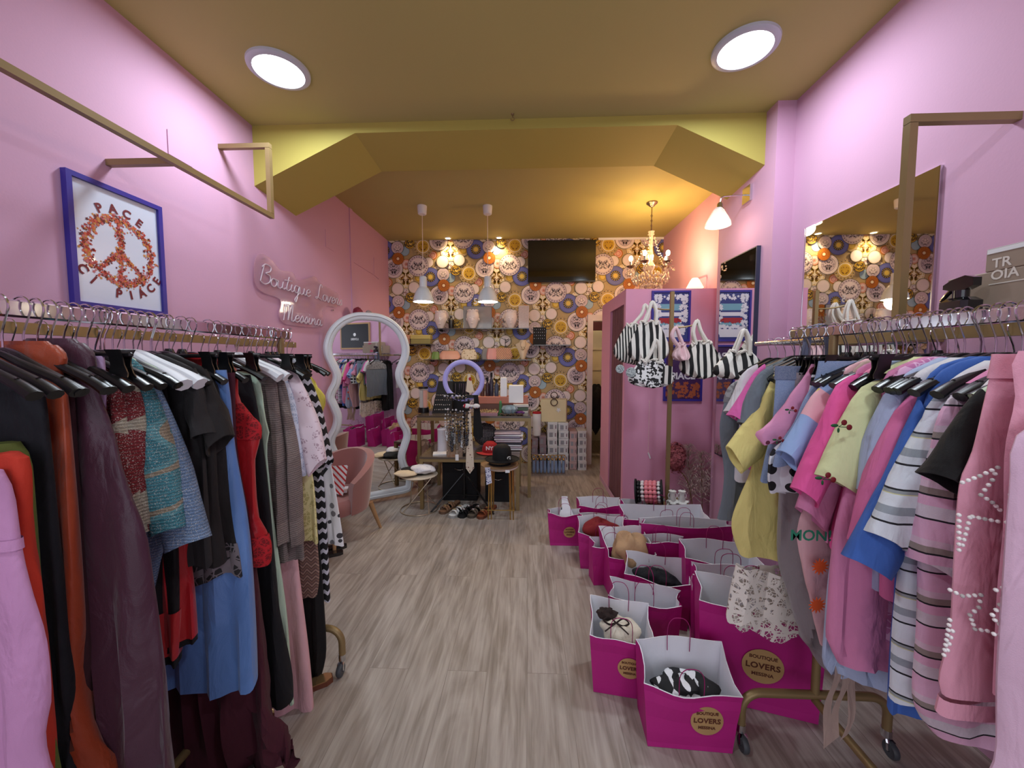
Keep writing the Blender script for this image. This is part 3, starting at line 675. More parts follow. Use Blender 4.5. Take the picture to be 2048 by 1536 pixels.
def garment(side, name, label, cat, Y, body, mt, sleeve=None, top='top', fold=.010, k=9, b=(.014, .030), shear=0.0, trims=(), hanger='black', slit=False, hemw=.006, smt=None, X0=None, legs=False, cuff=None, Z0=None, lean=0.0):
    GN[0] += 1; rnd = random.Random(GN[0]*13+5)
    X = X0 if X0 is not None else (LX if side[0] == 'L' else RX); sg = 1 if side[0] == 'L' else -1
    Zr = Z0 if Z0 is not None else (LZ if side[0] == 'L' else RZ)
    pr = prof_of(body, X, Y)
    o = thing(name, label, cat, (X, Y, Zr))
    if top == 'top': pr = [(pr[0][0]+.030+max(0, (pr[0][1]-.08))*.25, .055)]+pr
    rows = resample(pr, 30); ztop, zbot = rows[0][0], rows[-1][0]; ph = rnd.uniform(0, 6); ph2 = rnd.uniform(0, 6); n = 48
    if top != 'top' and side in ('L', 'R') and hanger and Zr-.150 > 0: pass
    def ringat(z, a, off=0.0, cx=0, wsc=1):
        t_ = (ztop-z)/max(.01, ztop-zbot); A = fold*(min(1, .12+1.1*t_)); bb = b[0]+(b[1]-b[0])*min(1, t_*1.3)+off; r = []
        for j in range(n):
            th = 2*PI*j/n; c, s_ = math.cos(th), math.sin(th); x = (a+off)*c*wsc
            y = bb*(1 if s_ >= 0 else -1)*abs(s_)**.75+A*math.sin(k*1.9*x/.2+ph+1.3*t_+.8*math.sin(x*17))+A*.4*math.sin(k*3.7*x/.2+ph2-2*t_)
            y += A*.55*math.sin(5*th+ph)*abs(s_)
            zq = z+(hemw*math.sin(3*th+ph)+hemw*.6*math.sin(7*th))*max(0, (t_-.9)*10)
            r.append((X+sg*(cx+x), Y+y+shear*(x+cx-.2)+lean*t_*abs(x)*.5, zq))
        return r
    m = MB()
    if legs:
        zc = pr[0][0]-.26; tp = [q for q in rows if q[0] > zc]; m.grid([ringat(*q) for q in tp])
        for s in (-1, 1):
            lg = [ringat(z, a*.5, 0, s*a*.48) for z, a in [tp[-1]]+[q for q in rows if q[0] <= zc]]; m.grid(lg)
    else:
        rings = [ringat(*q) for q in rows]
        if top != 'top':
            c = rings[0]; rings = [[(X+(p[0]-X)*.9, Y+(p[1]-Y)*.35, p[2]-.004) for p in c]]+rings
        m.grid(rings)
    m.build({'dress': 'dress_body', 'trousers': 'trouser_cloth', 'skirt': 'skirt_panel'}.get(cat, 'body'), mt, o)
    if sleeve:
        so, si = prof_of(sleeve[0], X, Y), prof_of(sleeve[1], X, Y); ro, ri = resample(so, 11), resample(si, 11)
        for s in (1, -1):
            sm = MB(); rings = []
            for i in range(11):
                (z0, a0), (z1, a1) = ro[i], ri[i]; w_ = .016+.024*min(1, i/6); ring = []
                for j in range(20):
                    th = 2*PI*j/20; c, s_ = math.cos(th), math.sin(th)
                    f = .5+.5*c
                    ring.append((X+sg*s*(a1+(a0-a1)*f), Y+w_*s_*(1+.2*math.sin(3*th+i*.6+ph))-.003*i*.3+shear*(s*a0-.2), z1+(z0-z1)*f+.004*math.sin(2*th+i)))
                rings.append(ring)
            last = rings[-1]; mid = [sum(p[q] for p in last)/20 for q in range(3)]
            rings.append([tuple(mid[q]+(p[q]-mid[q])*.90 for q in range(3)) for p in last]); pv = rings[-4]; mv = [sum(p[q] for p in pv)/20 for q in range(3)]
            rings.append([tuple(mv[q]+(p[q]-mv[q])*.7 for q in range(3)) for p in pv])
            sm.grid(rings); so_ = sm.build('sleeve', smt or mt, o)
            if cuff:
                cm = MB(); ra = []
                for f in (.0, 1.0):
                    r1 = rings[9]; r2 = rings[10]; ring = []
                    for p, q in zip(r1, r2):
                        v = Vector(p).lerp(Vector(q), .35+.7*f); c0 = Vector(mid).lerp(Vector(mv), .3*(1-f)); ring.append(tuple(v+(v-c0)*.03))
                    ra.append(ring)
                cm.grid(ra); cm.build('cuff', cuff, so_)
    for (z0, z1, tn, tm, off) in trims:
        tr = [q for q in resample(pr, 90)]; rs = [q for q in tr if z1-.012 <= q[0] <= z0]
        if z1 < tr[-1][0]-.01:
            rs += [(z, tr[-1][1]+(tr[-1][0]-z)*.12) for z in [tr[-1][0]-(tr[-1][0]-z1)*i/6 for i in range(1, 7)]]
        if len(rs) > 1: t = MB(); t.grid([ringat(*q, off=off) for q in rs]); t.build(tn, tm, o)
    if hanger: hang(hanger, side, X, Y, Zr, rnd.uniform(-.12, .12)+(0 if sg > 0 else PI), label)
    return o
def zp(y, Y): return PY(1056, y, Y).z
# fabrics
M_ = dict(
 mauve=cloth('mauve_pink_crepe', (205, 150, 195)), orange=cloth('red_orange_crepe', (190, 48, 26)), olive=cloth('olive_jersey', (92, 104, 40)), navy=cloth('navy_crepe', (10, 13, 22)), black=cloth('black_jersey', (9, 8, 10)),
 rust=satin('rust_satin', (158, 62, 26)), maroon=cloth('dark_maroon_crepe', (52, 16, 26)), plum=satin('aubergine_satin', (66, 28, 48)), lilac=cloth('lilac_crepe', (205, 175, 215)),
 knit1=knitmat('red_cream_knit', [(0, (140, 24, 34)), (.47, (196, 184, 160)), (.56, (150, 30, 40)), (.66, (170, 90, 50))], 5), knit2=knitmat('teal_beige_knit', [(0, (70, 150, 165)), (.46, (110, 180, 190)), (.52, (180, 165, 140)), (.60, (80, 160, 175))], 6),
 blueknit=knitmat('pale_blue_crochet', [(0, (120, 150, 190)), (.5, (135, 165, 205))], 4), rustknit=knitmat('copper_lurex_knit', [(0, (170, 95, 50)), (.5, (190, 150, 110))], 9),
 charcoal=cloth('charcoal_jersey', (34, 31, 32)), brownblk=cloth('brown_black_crepe', (24, 19, 19)), sky=satin('sky_blue_satin', (92, 130, 190)), red=satin('crimson_satin', (176, 10, 22)),
 redlace=lace('crimson_lace', (180, 18, 30), (120, 4, 14), 90, .07, False), wine=cloth('wine_crepe', (70, 14, 34)), ink=cloth('ink_navy_crepe', (10, 12, 20)), mint=cloth('mint_crepe', (188, 214, 190)),
 taupe=knitmat('taupe_boucle', [(0, (160, 146, 142)), (.5, (176, 162, 156))], 6, False), palepink=cloth('pale_pink_crepe', (226, 178, 184)), broderie=lace('white_broderie', (224, 232, 246), (178, 194, 216), 90, .09, False),
 pinklace=lace('pink_white_lace', (232, 214, 222), (186, 158, 170), 75, .12, False), yellowlace=lace('yellow_lace', (226, 220, 160), (190, 184, 120), 60, .07, False),
 brownzig=zigzag('brown_zigzag_knit', [(0, (130, 100, 88)), (.35, (82, 62, 58)), (.5, (160, 132, 118)), (.8, (100, 76, 72))], .03, .02, .9), bwzig=zigzag('black_white_zigzag_knit', [(0, (22, 22, 24)), (.62, (205, 205, 215))], .05, .016, .8),
 polka=dots('white_polka_linen', (226, 226, 226), (60, 58, 62), 22, .30, .5, (120, 118, 120)), greylace=lace('grey_lace', (110, 102, 106), (30, 28, 30), 50, .08, False),
 denim=denim('blue_denim', (84, 112, 152)), denimd=denim('dark_denim', (44, 66, 104)), butter=cloth('butter_yellow_poplin', (236, 222, 140)), yellowgreen=cloth('pale_lime_cotton', (222, 226, 172)),
 ltblue=cloth('light_blue_fleece', (178, 192, 222)), hotpink=cloth('hot_pink_fleece', (242, 96, 166)), pinkj=cloth('pink_jersey', (224, 140, 182)), pinks=cloth('rose_pink_fleece', (226, 120, 170)), royal=cloth('royal_blue_jersey', (62, 104, 184)),
 greyt=cloth('slate_grey_jersey', (116, 126, 136)), brightpink=cloth('bright_pink_poplin', (226, 104, 176)), greysat=satin('grey_satin', (142, 134, 138)), pearlpink=cloth('pink_denim', (236, 168, 188)), palerose=cloth('pale_rose_fleece', (226, 190, 212)),
 offwhite=cloth('off_white_cotton', (222, 220, 224)), creamlace=lace('ivory_lace', (236, 230, 220), (180, 168, 165), 70, .09, True, .12), pinkgaze=lace('orchid_lace', (226, 178, 210), (196, 120, 168), 50, .08, False),
 pinkpolka=dots('distressed_pink_polka_denim', (222, 150, 186), (110, 40, 62), 13, .24, .3), bwdot=dots('white_black_dot_crepe', (222, 226, 232), (22, 22, 26), 17, .30, .2), frill=cloth('ruched_pink_cotton', (240, 140, 178)),
 diamond=patches('pastel_diamond_knit', [(0, (150, 178, 222)), (.35, (228, 212, 120)), (.6, (236, 180, 190)), (.8, (170, 160, 210))], 11, diamond=True), flannel=patches('grey_lace_vest', [(0, (150, 150, 150)), (.5, (120, 118, 120))], 60),
 stw=stripes('white_grey_black_stripes', [(0, (218, 226, 234)), (.30, (20, 22, 30)), (.335, (206, 214, 222)), (.46, (150, 160, 168)), (.60, (218, 226, 232)), (.80, (206, 206, 150)), (.815, (150, 158, 160)), (.87, (20, 22, 30)), (.90, (218, 224, 232))], .125),
 stp=stripes('pink_black_stripes', [(0, (226, 178, 206)), (.34, (24, 20, 30)), (.375, (216, 206, 216)), (.58, (226, 178, 206)), (.74, (24, 20, 30)), (.77, (150, 138, 132)), (.88, (222, 196, 212))], .12),
 stm=stripes('maroon_white_stripes', [(0, (226, 220, 222)), (.30, (24, 20, 30)), (.33, (220, 214, 218)), (.52, (84, 38, 34)), (.72, (220, 216, 218)), (.80, (120, 28, 60)), (.84, (226, 220, 222))], .14),
 beige=cloth('beige_chiffon', (196, 170, 156)), tealgr=cloth('grey_green_check', (120, 135, 140)))
BZ = M_['black']
L = lambda *a, **k: garment('L', *a, **k)
L('dress', 'mauve pink dress with gathered skirt, nearest at far left', 'dress', .70, [(2, 942), (24, 985), (36, 1060), (44, 1110), (66, 1200), (84, 1290), (92, 1400), (94, 1536), ('z', .235, .35)], M_['mauve'], top='skirt', fold=.008, k=8, b=(.018, .028), hanger='black', trims=[(zp(1095, .70), zp(1108, .70), 'waist_seam', M_['mauve'], .004)])
L('dress', 'red orange dress just behind the mauve pink one', 'dress', .73, [(30, 905), (58, 925), (62, 1050), (60, 1100), (80, 1160), (86, 1260), (84, 1340), ('z', .10, .5)], M_['orange'], top='skirt', fold=.012, b=(.02, .04), hanger='black')
L('dress', 'olive green strappy dress showing beside the red orange dress', 'dress', .755, [(34, 885), (60, 925), (68, 1000), (74, 1120), (80, 1200), ('z', .10, .5)], M_['olive'], top='skirt', b=(.018, .03), hanger='black')
L('dress', 'long navy dress between the olive and rust dresses', 'dress', .785, [(80, 760), (92, 840), (100, 940), (108, 1060), (120, 1200), (136, 1360), (150, 1536), ('z', .28, .2)], M_['navy'], fold=.012)
L('dress', 'rust satin dress with gathered high neck', 'dress', .82, [(128, 712), (122, 745), (136, 800), (148, 950), (158, 1100), (166, 1250), (172, 1400), ('z', .17, .3)], M_['rust'], fold=.014, k=12, b=(.012, .04), trims=[(zp(712, .82)+.03, zp(735, .82), 'collar', M_['rust'], .006)])
L('dress', 'dark maroon dress between rust satin and aubergine gowns', 'dress', .845, [(140, 735), (150, 800), (160, 950), (172, 1100), (190, 1300), (200, 1500), ('z', .24, .2)], M_['maroon'])
L('dress', 'long aubergine satin gown with twisted neckline', 'dress', .87, [(178, 705), (186, 740), (208, 820), (246, 940), (284, 1050), (300, 1180), (314, 1300), (332, 1420), (346, 1536), ('z', .39, .1)], M_['plum'], fold=.012, k=9, b=(.016, .032), trims=[(zp(705, .87)+.025, zp(740, .87), 'twisted_collar', M_['plum'], .008)])
L('dress', 'lilac dress sliver beside the aubergine gown', 'dress', .895, [(208, 712), (212, 760), (214, 850), (220, 1000), ('z', .19, .8)], M_['lilac'], top='skirt', hanger='clip')
L('cardigan', 'red and cream patchwork knit nearest of the chunky knits', 'cardigan', .92, [(236, 745), (246, 790), (258, 880), (272, 960), (282, 1060)], M_['knit1'], sleeve=([(234, 748), (258, 830), (280, 930), (298, 1060)], [(216, 790), (232, 850), (250, 940), (262, 1062)]), b=(.016, .03))
L('cardigan', 'red and cream knit with copper collar, second of the pair', 'cardigan', .945, [(262, 750), (270, 800), (282, 900), (296, 1040)], M_['knit1'], sleeve=([(262, 750), (292, 830), (306, 930), (318, 1040)], [(240, 800), (262, 860), (278, 940), (284, 1045)]), b=(.016, .03), trims=[(zp(745, .945)+.03, zp(760, .945), 'collar', M_['rustknit'], .004)])
L('cardigan', 'teal and beige lurex knit with dropped sleeves', 'cardigan', .975, [(282, 732), (300, 780), (312, 860), (330, 950), (340, 1050)], M_['knit2'], sleeve=([(280, 730), (312, 790), (346, 900), (376, 1046)], [(262, 780), (284, 850), (306, 950), (322, 1058)]), b=(.018, .034), cuff=M_['knit2'])
L('cardigan', 'pale blue crochet cardigan behind the teal knit', 'cardigan', 1.005, [(305, 745), (318, 830), (330, 960), (322, 1090), (306, 1190)], M_['blueknit'], sleeve=([(305, 745), (350, 850), (384, 950), (425, 1068)], [(290, 800), (312, 900), (326, 1000), (345, 1094)]), b=(.018, .034))
L('slip_dress', 'black slip on a white padded hanger after the knits', 'dress', 1.035, [(330, 770), (342, 850), (350, 1000), (356, 1200), (352, 1330)], M_['black'], top='skirt', hanger='white', trims=[(zp(1240, 1.035), zp(1330, 1.035), 'hem_lining', M_['red'], .004)])
L('blouse', 'black blouse with red lined hem above the blue skirt', 'top', 1.06, [(362, 762), (372, 850), (382, 1000), (370, 1100), (380, 1200), (388, 1290)], M_['black'], hanger='white', trims=[(zp(1080, 1.06), zp(1296, 1.06), 'red_panel', M_['red'], .003)])
L('t_shirt', 'charcoal short-sleeved top, nearer of the dark pair', 'top', 1.085, [(390, 742), (398, 800), (408, 900), (420, 1020), (430, 1126)], M_['charcoal'], sleeve=([(388, 736), (408, 780), (425, 830), (437, 862)], [(372, 790), (380, 820), (390, 850), (398, 874)]))
L('t_shirt', 'charcoal short-sleeved top with longer hem, farther of the dark pair', 'top', 1.115, [(410, 740), (424, 800), (434, 900), (440, 1000), (452, 1126)], M_['brownblk'], sleeve=([(410, 738), (438, 790), (452, 830), (465, 866)], [(395, 800), (408, 840), (420, 880), (428, 910)]))
L('camisole', 'black camisole with grey lace hem over the blue skirt', 'top', 1.15, [(430, 760), (446, 860), (456, 980), (468, 1060), (476, 1100)], M_['brownblk'], trims=[(zp(1098, 1.15), zp(1168, 1.15), 'lace_hem', M_['greylace'], .002)])
L('skirt', 'long sky blue satin skirt in the middle of the left rack', 'skirt', 1.17, [(452, 740), (460, 800), (468, 900), (494, 1060), (506, 1160), (513, 1260), (516, 1368)], M_['sky'], top='skirt', fold=.014, k=7, b=(.02, .05), hanger='clip', hemw=.012)
L('trousers', 'wide wine coloured trousers reaching the floor', 'trousers', 1.215, [(470, 745), (476, 900), (500, 1100), (528, 1330), (556, 1450), (578, 1525), ('z', .345, .12)], M_['wine'], top='skirt', fold=.026, k=8, b=(.02, .05), hanger='clip')
L('camisole', 'crimson satin top with lace bust and hem', 'top', 1.25, [(470, 735), (476, 790), (492, 822), (520, 850), (518, 890), (510, 930), (514, 1010), (530, 1060), (538, 1096), (536, 1125)], M_['red'], b=(.018, .04), fold=.008, trims=[(zp(805, 1.25), zp(880, 1.25), 'lace_bust', M_['redlace'], .003), (zp(1075, 1.25), zp(1136, 1.25), 'lace_hem', M_['redlace'], .003)], hanger='black')
L('trousers', 'ink navy trousers behind the crimson top', 'trousers', 1.36, [(500, 750), (514, 820), (530, 950), (546, 1100), (566, 1230), (580, 1340), (583, 1400)], M_['ink'], top='skirt', fold=.016, k=6, b=(.02, .045), hanger='clip')
L('dress', 'mint green dress beside the ink navy trousers', 'dress', 1.40, [(518, 760), (530, 830), (541, 872), (534, 900), (545, 1000), (560, 1150), (576, 1300), (590, 1402)], M_['mint'], hanger='white')
L('cardigan', 'long taupe boucle cardigan', 'cardigan', 1.45, [(545, 745), (556, 800), (566, 900), (572, 1010), (580, 1118)], M_['taupe'], sleeve=([(546, 748), (562, 850), (574, 960), (582, 1080)], [(530, 780), (548, 860), (558, 960), (566, 1082)]), hanger='white')
L('cardigan', 'grey beige boucle cardigan, farther and longer edged', 'cardigan', 1.49, [(560, 745), (578, 800), (590, 900), (600, 1010), (608, 1120)], M_['taupe'], sleeve=([(560, 748), (586, 850), (600, 960), (606, 1084)], [(548, 780), (570, 860), (584, 960), (592, 1086)]))
L('trousers', 'pale pink trousers trailing to the gold sandals', 'trousers', 1.53, [(560, 770), (572, 900), (590, 1100), (604, 1220), (618, 1330), (628, 1420), (626, 1438)], M_['palepink'], top='skirt', fold=.016, k=5, b=(.02, .04), hanger='clip')
L('blouse', 'white broderie blouse with ruffled cuffs', 'blouse', 1.56, [(566, 745), (582, 800), (590, 880), (600, 960)], M_['broderie'], sleeve=([(568, 745), (592, 810), (604, 880), (612, 950)], [(552, 780), (570, 840), (580, 900), (582, 958)]), fold=.008)
L('blouse', 'pink and white lace blouse with puffed sleeve', 'blouse', 1.60, [(578, 732), (596, 780), (604, 860), (610, 950)], M_['pinklace'], sleeve=([(580, 728), (612, 780), (640, 850), (654, 915)], [(560, 770), (586, 830), (604, 890), (622, 950)]), fold=.008, b=(.02, .04))
L('skirt', 'pale yellow lace skirt hanging under the pink lace blouse', 'skirt', 1.63, [(590, 760), (604, 860), (622, 950), (632, 1020), (638, 1082)], M_['yellowlace'], top='skirt', hanger='clip')
L('skirt', 'brown zigzag knit skirt below the yellow lace', 'skirt', 1.66, [(596, 800), (606, 950), (630, 1060), (640, 1140), (634, 1190)], M_['brownzig'], top='skirt', hanger='clip', fold=.006)
L('trousers', 'black wide trousers at the far end of the left rack', 'trousers', 1.69, [(600, 770), (620, 950), (640, 1090), (648, 1200), (652, 1300), (644, 1356)], M_['black'], top='skirt', hanger='clip', fold=.012)
L('cardigan', 'black and white zigzag knit cardigan with long sleeve', 'cardigan', 1.73, [(604, 732), (622, 800), (640, 900), (650, 1010), (660, 1200)], M_['bwzig'], sleeve=([(606, 726), (638, 800), (656, 870), (667, 915)], [(592, 770), (612, 830), (630, 900), (640, 960)]), fold=.006, hanger='black')
L('dress', 'white linen dress with grey and black polka dots', 'dress', 1.765, [(612, 770), (640, 860), (664, 940), (682, 1040), (688, 1090)], M_['polka'], fold=.008, b=(.012, .02))
garment('L2', 'blouse', 'yellow ruffled blouse at the end of the left wall rail', 'blouse', 2.57, [(612, 740), (634, 770), (650, 800), (640, 840), (640, 900)], cloth('yellow_ruffle', (226, 206, 90)), X0=LX2, Z0=LZ2, fold=.02, k=12)
for i in range(13):
    Y = .45+i*.155; lab, nm, ct, mm, zb = [('black dress hanging on the left wall rail', 'dress', 'dress', 'black', .4), ('navy coat hanging on the left wall rail', 'coat', 'coat', 'navy', .5), ('charcoal dress hanging on the left wall rail', 'dress', 'dress', 'charcoal', .45)][i % 3]
    o = garment('L2', nm, lab, ct, Y, [('z', .16, 1.45), ('z', .19, 1.2), ('z', .2, .8), ('z', .21, zb)], M_[mm], X0=LX2, Z0=LZ2, hanger='black'); o['group'] = lab.split(' hanging')[0]+' rows on the left wall rail'
for Y in [.62, 1.1, 1.31, 1.645]: hang('black', 'L', LX, Y+.011, LZ, random.uniform(-.2, .2))
hang('green', 'L', LX, .985, LZ, .2); hang('green', 'R', RX, .80, RZ, PI-.1)
for i in range(26): hang('black', 'L2', LX2, .52+i*.078, LZ2, random.uniform(-.2, .2))
# ---- right rack
R = lambda *a, **k: garment('R', *a, **k)
R('sweatshirt', 'pale rose garment with cherry red print, nearest at far right', 'top', .665, [('z', .13, 1.44), (2046, 860), (2022, 980), (2012, 1150), (2004, 1350), (1998, 1536), ('z', .31, .7)], M_['palerose'], fold=.006, k=5, b=(.014, .022))
def pearls(o, Y, pts, X):
    m = MB(); 
    for a, b in zip(pts[:-1], pts[1:]):
        if a is None or b is None: continue
        A, B = PY(a[0], a[1], Y), PY(b[0], b[1], Y); n = max(1, int((A-B).length/.0095))
        for i in range(n+1):
            p = A.lerp(B, i/n); m.sphere((p.x, p.y, p.z), .0036, 8, 6)
    q = m.build('pearl_studs', mat('pearl', (240, 236, 234), .18, var=0, coat=.6), o); q['kind'] = 'stuff'
j = R('jeans', 'pink jeans with pearl stars hanging near the right edge', 'jeans', .745, [(1990, 708), (1984, 740), (1970, 800), (1945, 900), (1918, 960), (1908, 1050), (1902, 1160), (1896, 1260), (1876, 1350), (1880, 1385)], M_['pearlpink'], top='skirt', fold=.004, k=4, b=(.012, .022), hanger='clip', hemw=.002, trims=[(zp(704, .745), zp(745, .745), 'waistband', M_['pearlpink'], .004), (zp(1365, .745), zp(1392, .745), 'hem', M_['pearlpink'], .003)])
pearls(j, .712, [(1925, 965), (1960, 952), (1996, 935), (1985, 960), (1962, 990), (1985, 1005), (2000, 1020), None, (1918, 1030), (1918, 1100), None, (1940, 1035), (1925, 1090), None, (1945, 1033), (1970, 1038), (1996, 1043)], RX)
pearls(j, .712, [(1900, 1180), (1925, 1192), (1962, 1190), (1958, 1215), (1940, 1230), (1950, 1258), (1975, 1262), None, (1900, 1240), (1888, 1310), None, (1905, 1262), (1895, 1300)], RX)
j = R('jeans', 'second pair of pink pearl-star jeans behind the first', 'jeans', .70, [('z', .10, 1.47), (2040, 700), (2030, 800), (2012, 900), (2008, 1050), (1996, 1200), (1990, 1390)], M_['pearlpink'], top='skirt', fold=.004, b=(.010, .018), hanger='clip', hemw=.002)
pearls(j, .676, [(2014, 1045), (2048, 1052), None, (2040, 1020), (2022, 990), (2044, 970), None, (1992, 1180), (2020, 1172), (2000, 1210), (1985, 1230), None, (1990, 1240), (2028, 1275), (1988, 1268)], RX)
R('t_shirt', 'black t-shirt in front of the pink pearl jeans', 't-shirt', .80, [('z', .10, 1.465), (1960, 800), (1930, 860), (1925, 960), (1915, 1100), (1912, 1150)], M_['black'], sleeve=([(1965, 778), (1920, 830), (1880, 890), (1846, 940)], [(1975, 860), (1960, 920), (1930, 970), (1905, 985)]))
R('t_shirt', 'maroon brown and white striped t-shirt under the black one', 't-shirt', .83, [('z', .15, 1.46), (1935, 830), (1905, 980), (1895, 1100), (1898, 1150)], M_['stm'], fold=.006, smt=None)
R('polo_dress', 'pink grey and black striped dress with ribbed collar, long hem', 'dress', .865, [('z', .13, 1.46), (1880, 820), (1850, 960), (1835, 1100), (1830, 1250), (1822, 1380), (1836, 1430), (1860, 1462)], M_['stp'], sleeve=([(1905, 790), (1880, 860), (1845, 960), (1812, 1110)], [(1912, 900), (1895, 980), (1885, 1060), (1880, 1140)]), fold=.008, k=4, b=(.014, .045), trims=[(1.50, 1.458, 'ribbed_collar', M_['pinkj'], .008)])
R('polo_dress', 'white grey and black striped dress with V collar', 'dress', .905, [('z', .13, 1.46), (1850, 820), (1828, 960), (1808, 1100), (1796, 1250), (1790, 1380), (1788, 1400)], M_['stw'], sleeve=([(1880, 790), (1840, 850), (1790, 940), (1730, 1058)], [(1880, 900), (1860, 960), (1830, 1040), (1800, 1096)]), fold=.008, k=4, b=(.014, .04), trims=[(1.50, 1.458, 'ribbed_collar', M_['offwhite'], .008)])
R('t_shirt', 'royal blue t-shirt below the striped sleeves', 't-shirt', .935, [('z', .15, 1.46), (1830, 900), (1800, 1000), (1792, 1120), (1796, 1190)], M_['royal'], sleeve=([(1840, 800), (1790, 900), (1740, 1010), (1686, 1108)], [(1850, 900), (1830, 1010), (1800, 1100), (1770, 1150)]), fold=.008)
R('dress', 'royal blue dress hem below the white striped dress', 'dress', .955, [('z', .15, 1.46), (1815, 900), (1798, 1100), (1788, 1300), (1784, 1425)], M_['royal'], fold=.01)
R('sweatshirt', 'rose pink sweatshirt with white raglan shoulder', 'top', .985, [('z', .14, 1.46), (1820, 830), (1795, 900), (1775, 1000), (1770, 1100), (1768, 1200)], M_['pinks'], sleeve=([(1845, 775), (1785, 830), (1740, 940), (1696, 1076)], [(1850, 860), (1800, 930), (1765, 1010), (1738, 1096)]), fold=.006, b=(.02, .04), trims=[(1.51, 1.455, 'white_yoke', M_['offwhite'], .006)])
R('sweatshirt', 'light blue sweatshirt beside the rose pink raglan', 'top', 1.02, [('z', .14, 1.46), (1800, 800), (1785, 880), (1760, 980), (1750, 1100), (1745, 1180)], M_['ltblue'], sleeve=([(1810, 765), (1768, 790), (1736, 880), (1716, 976)], [(1815, 830), (1790, 880), (1765, 940), (1750, 992)]), fold=.006, b=(.02, .04))
R('tunic', 'long rose pink tunic hanging lowest in the middle of the rack', 'top', 1.06, [('z', .15, 1.46), (1760, 830), (1700, 960), (1668, 1080), (1656, 1200), (1652, 1280), (1672, 1318)], M_['pinkj'], fold=.010, b=(.018, .045), hemw=.012)
R('blouse', 'orchid lace blouse under the lime top', 'blouse', 1.04, [('z', .15, 1.46), (1790, 850), (1760, 1000), (1750, 1140), (1752, 1275)], M_['pinkgaze'], fold=.006)
t = R('t_shirt', 'pale lime top with embroidered red cherries', 'top', 1.085, [('z', .13, 1.465), (1760, 790), (1735, 880), (1720, 960), (1706, 1080), (1700, 1200), (1704, 1240)], M_['yellowgreen'], sleeve=([(1768, 758), (1712, 785), (1662, 880), (1627, 945)], [(1780, 850), (1755, 900), (1735, 950), (1706, 985)]), fold=.006, b=(.018, .035), hanger='clip', trims=[(1.52, 1.47, 'ribbed_collar', M_['yellowgreen'], .008)])
def cherries(o, Y, px, py, s=1.0):
    p = PY(px, py, Y); m = MB(); r = mat('cherry_red_thread', (120, 14, 24), .6); g = mat('green_thread', (26, 84, 44), .6)
    for dx, dz in ((0, .008), (.012, -.003)): m.sphere((p.x+dx*s, p.y, p.z+dz*s), .0068*s, 10, 6, (1, .35, 1))
    c = m.build('embroidered_cherries', r, o)
    m = MB(); m.tube([(p.x, p.y, p.z+.006*s), (p.x-.012*s, p.y, p.z-.002*s), (p.x+.010*s, p.y, p.z-.003*s)], .0012, 5); m.sphere((p.x-.021*s, p.y, p.z+.001*s), .009*s, 10, 5, (1, .3, .45)); m.sphere((p.x-.012*s, p.y, p.z-.010*s), .006*s, 8, 5, (.5, .3, 1)); m.build('stem', g, c)
cherries(t, 1.043, 1688, 852, 1.15); cherries(t, 1.043, 1656, 957, 1.15)
R('t_shirt', 'light blue t-shirt showing under the long pink tunic', 't-shirt', 1.11, [('z', .15, 1.46), (1730, 900), (1670, 1100), (1642, 1270), (1640, 1320), (1660, 1352)], M_['ltblue'], fold=.012, hemw=.012)
R('sweatshirt', 'hot pink sweatshirt beside the lime cherry top', 'top', 1.14, [('z', .13, 1.46), (1720, 800), (1700, 880), (1680, 960), (1665, 1060), (1662, 1100)], M_['hotpink'], sleeve=([(1725, 745), (1670, 775), (1625, 880), (1584, 972)], [(1730, 830), (1690, 890), (1660, 950), (1625, 1010)]), fold=.008, b=(.02, .04), trims=[(1.52, 1.46, 'ruched_collar', M_['frill'], .008)])
R('t_shirt', 'pink t-shirt with a folded sleeve below the hot pink one', 't-shirt', 1.17, [('z', .14, 1.46), (1710, 850), (1660, 960), (1650, 1050), (1648, 1080)], M_['pinkj'], sleeve=([(1715, 765), (1660, 840), (1620, 930), (1590, 1010)], [(1720, 850), (1690, 920), (1665, 990), (1640, 1056)]))
t = R('t_shirt', 'pale pink print t-shirt with orange starbursts and green lettering', 't-shirt', 1.20, [('z', .15, 1.46), (1690, 850), (1620, 980), (1596, 1060), (1604, 1140), (1626, 1220), (1642, 1290)], M_['palepink'], fold=.006, trims=[])
def burst(o, Y, px, py, r, col):
    p = PY(px, py, Y); m = MB(); n = 13
    pts = [(p.x+r*(1 if i % 2 else .55)*math.cos(2*PI*i/(2*n)), p.y, p.z+r*(1 if i % 2 else .55)*math.sin(2*PI*i/(2*n))) for i in range(2*n)]
    pc = [(x, y-.002, z) for x, y, z in pts]; m.grid([pts, pc], True, True, True); m.build('starburst_print', col, o, False)
OR = mat('orange_print', (232, 96, 40), .7)
burst(t, 1.152, 1640, 1133, .026, OR); burst(t, 1.152, 1634, 1210, .026, OR)
m = MB(); P = PY(1622, 1072, 1.135); add_text(m, 'MON!', lambda x, y: (P.x+x, P.y, P.z+y), .045, .001); m.build('lettering_print', mat('green_print', (40, 130, 100), .7), t, False)
R('polo_shirt', 'pastel diamond knit in blue yellow and pink', 'top', 1.235, [('z', .13, 1.46), (1660, 800), (1640, 880), (1625, 960), (1620, 1000)], M_['diamond'], sleeve=([(1668, 755), (1625, 790), (1590, 850), (1556, 898)], [(1665, 830), (1640, 870), (1620, 910), (1585, 938)]), fold=.006, b=(.018, .035))
R('skirt', 'white skirt with big black dots below the jeans', 'skirt', 1.30, [('z', .17, 1.45), (1600, 850), (1548, 900), (1532, 945), (1540, 985)], M_['bwdot'], top='skirt', hanger='clip')
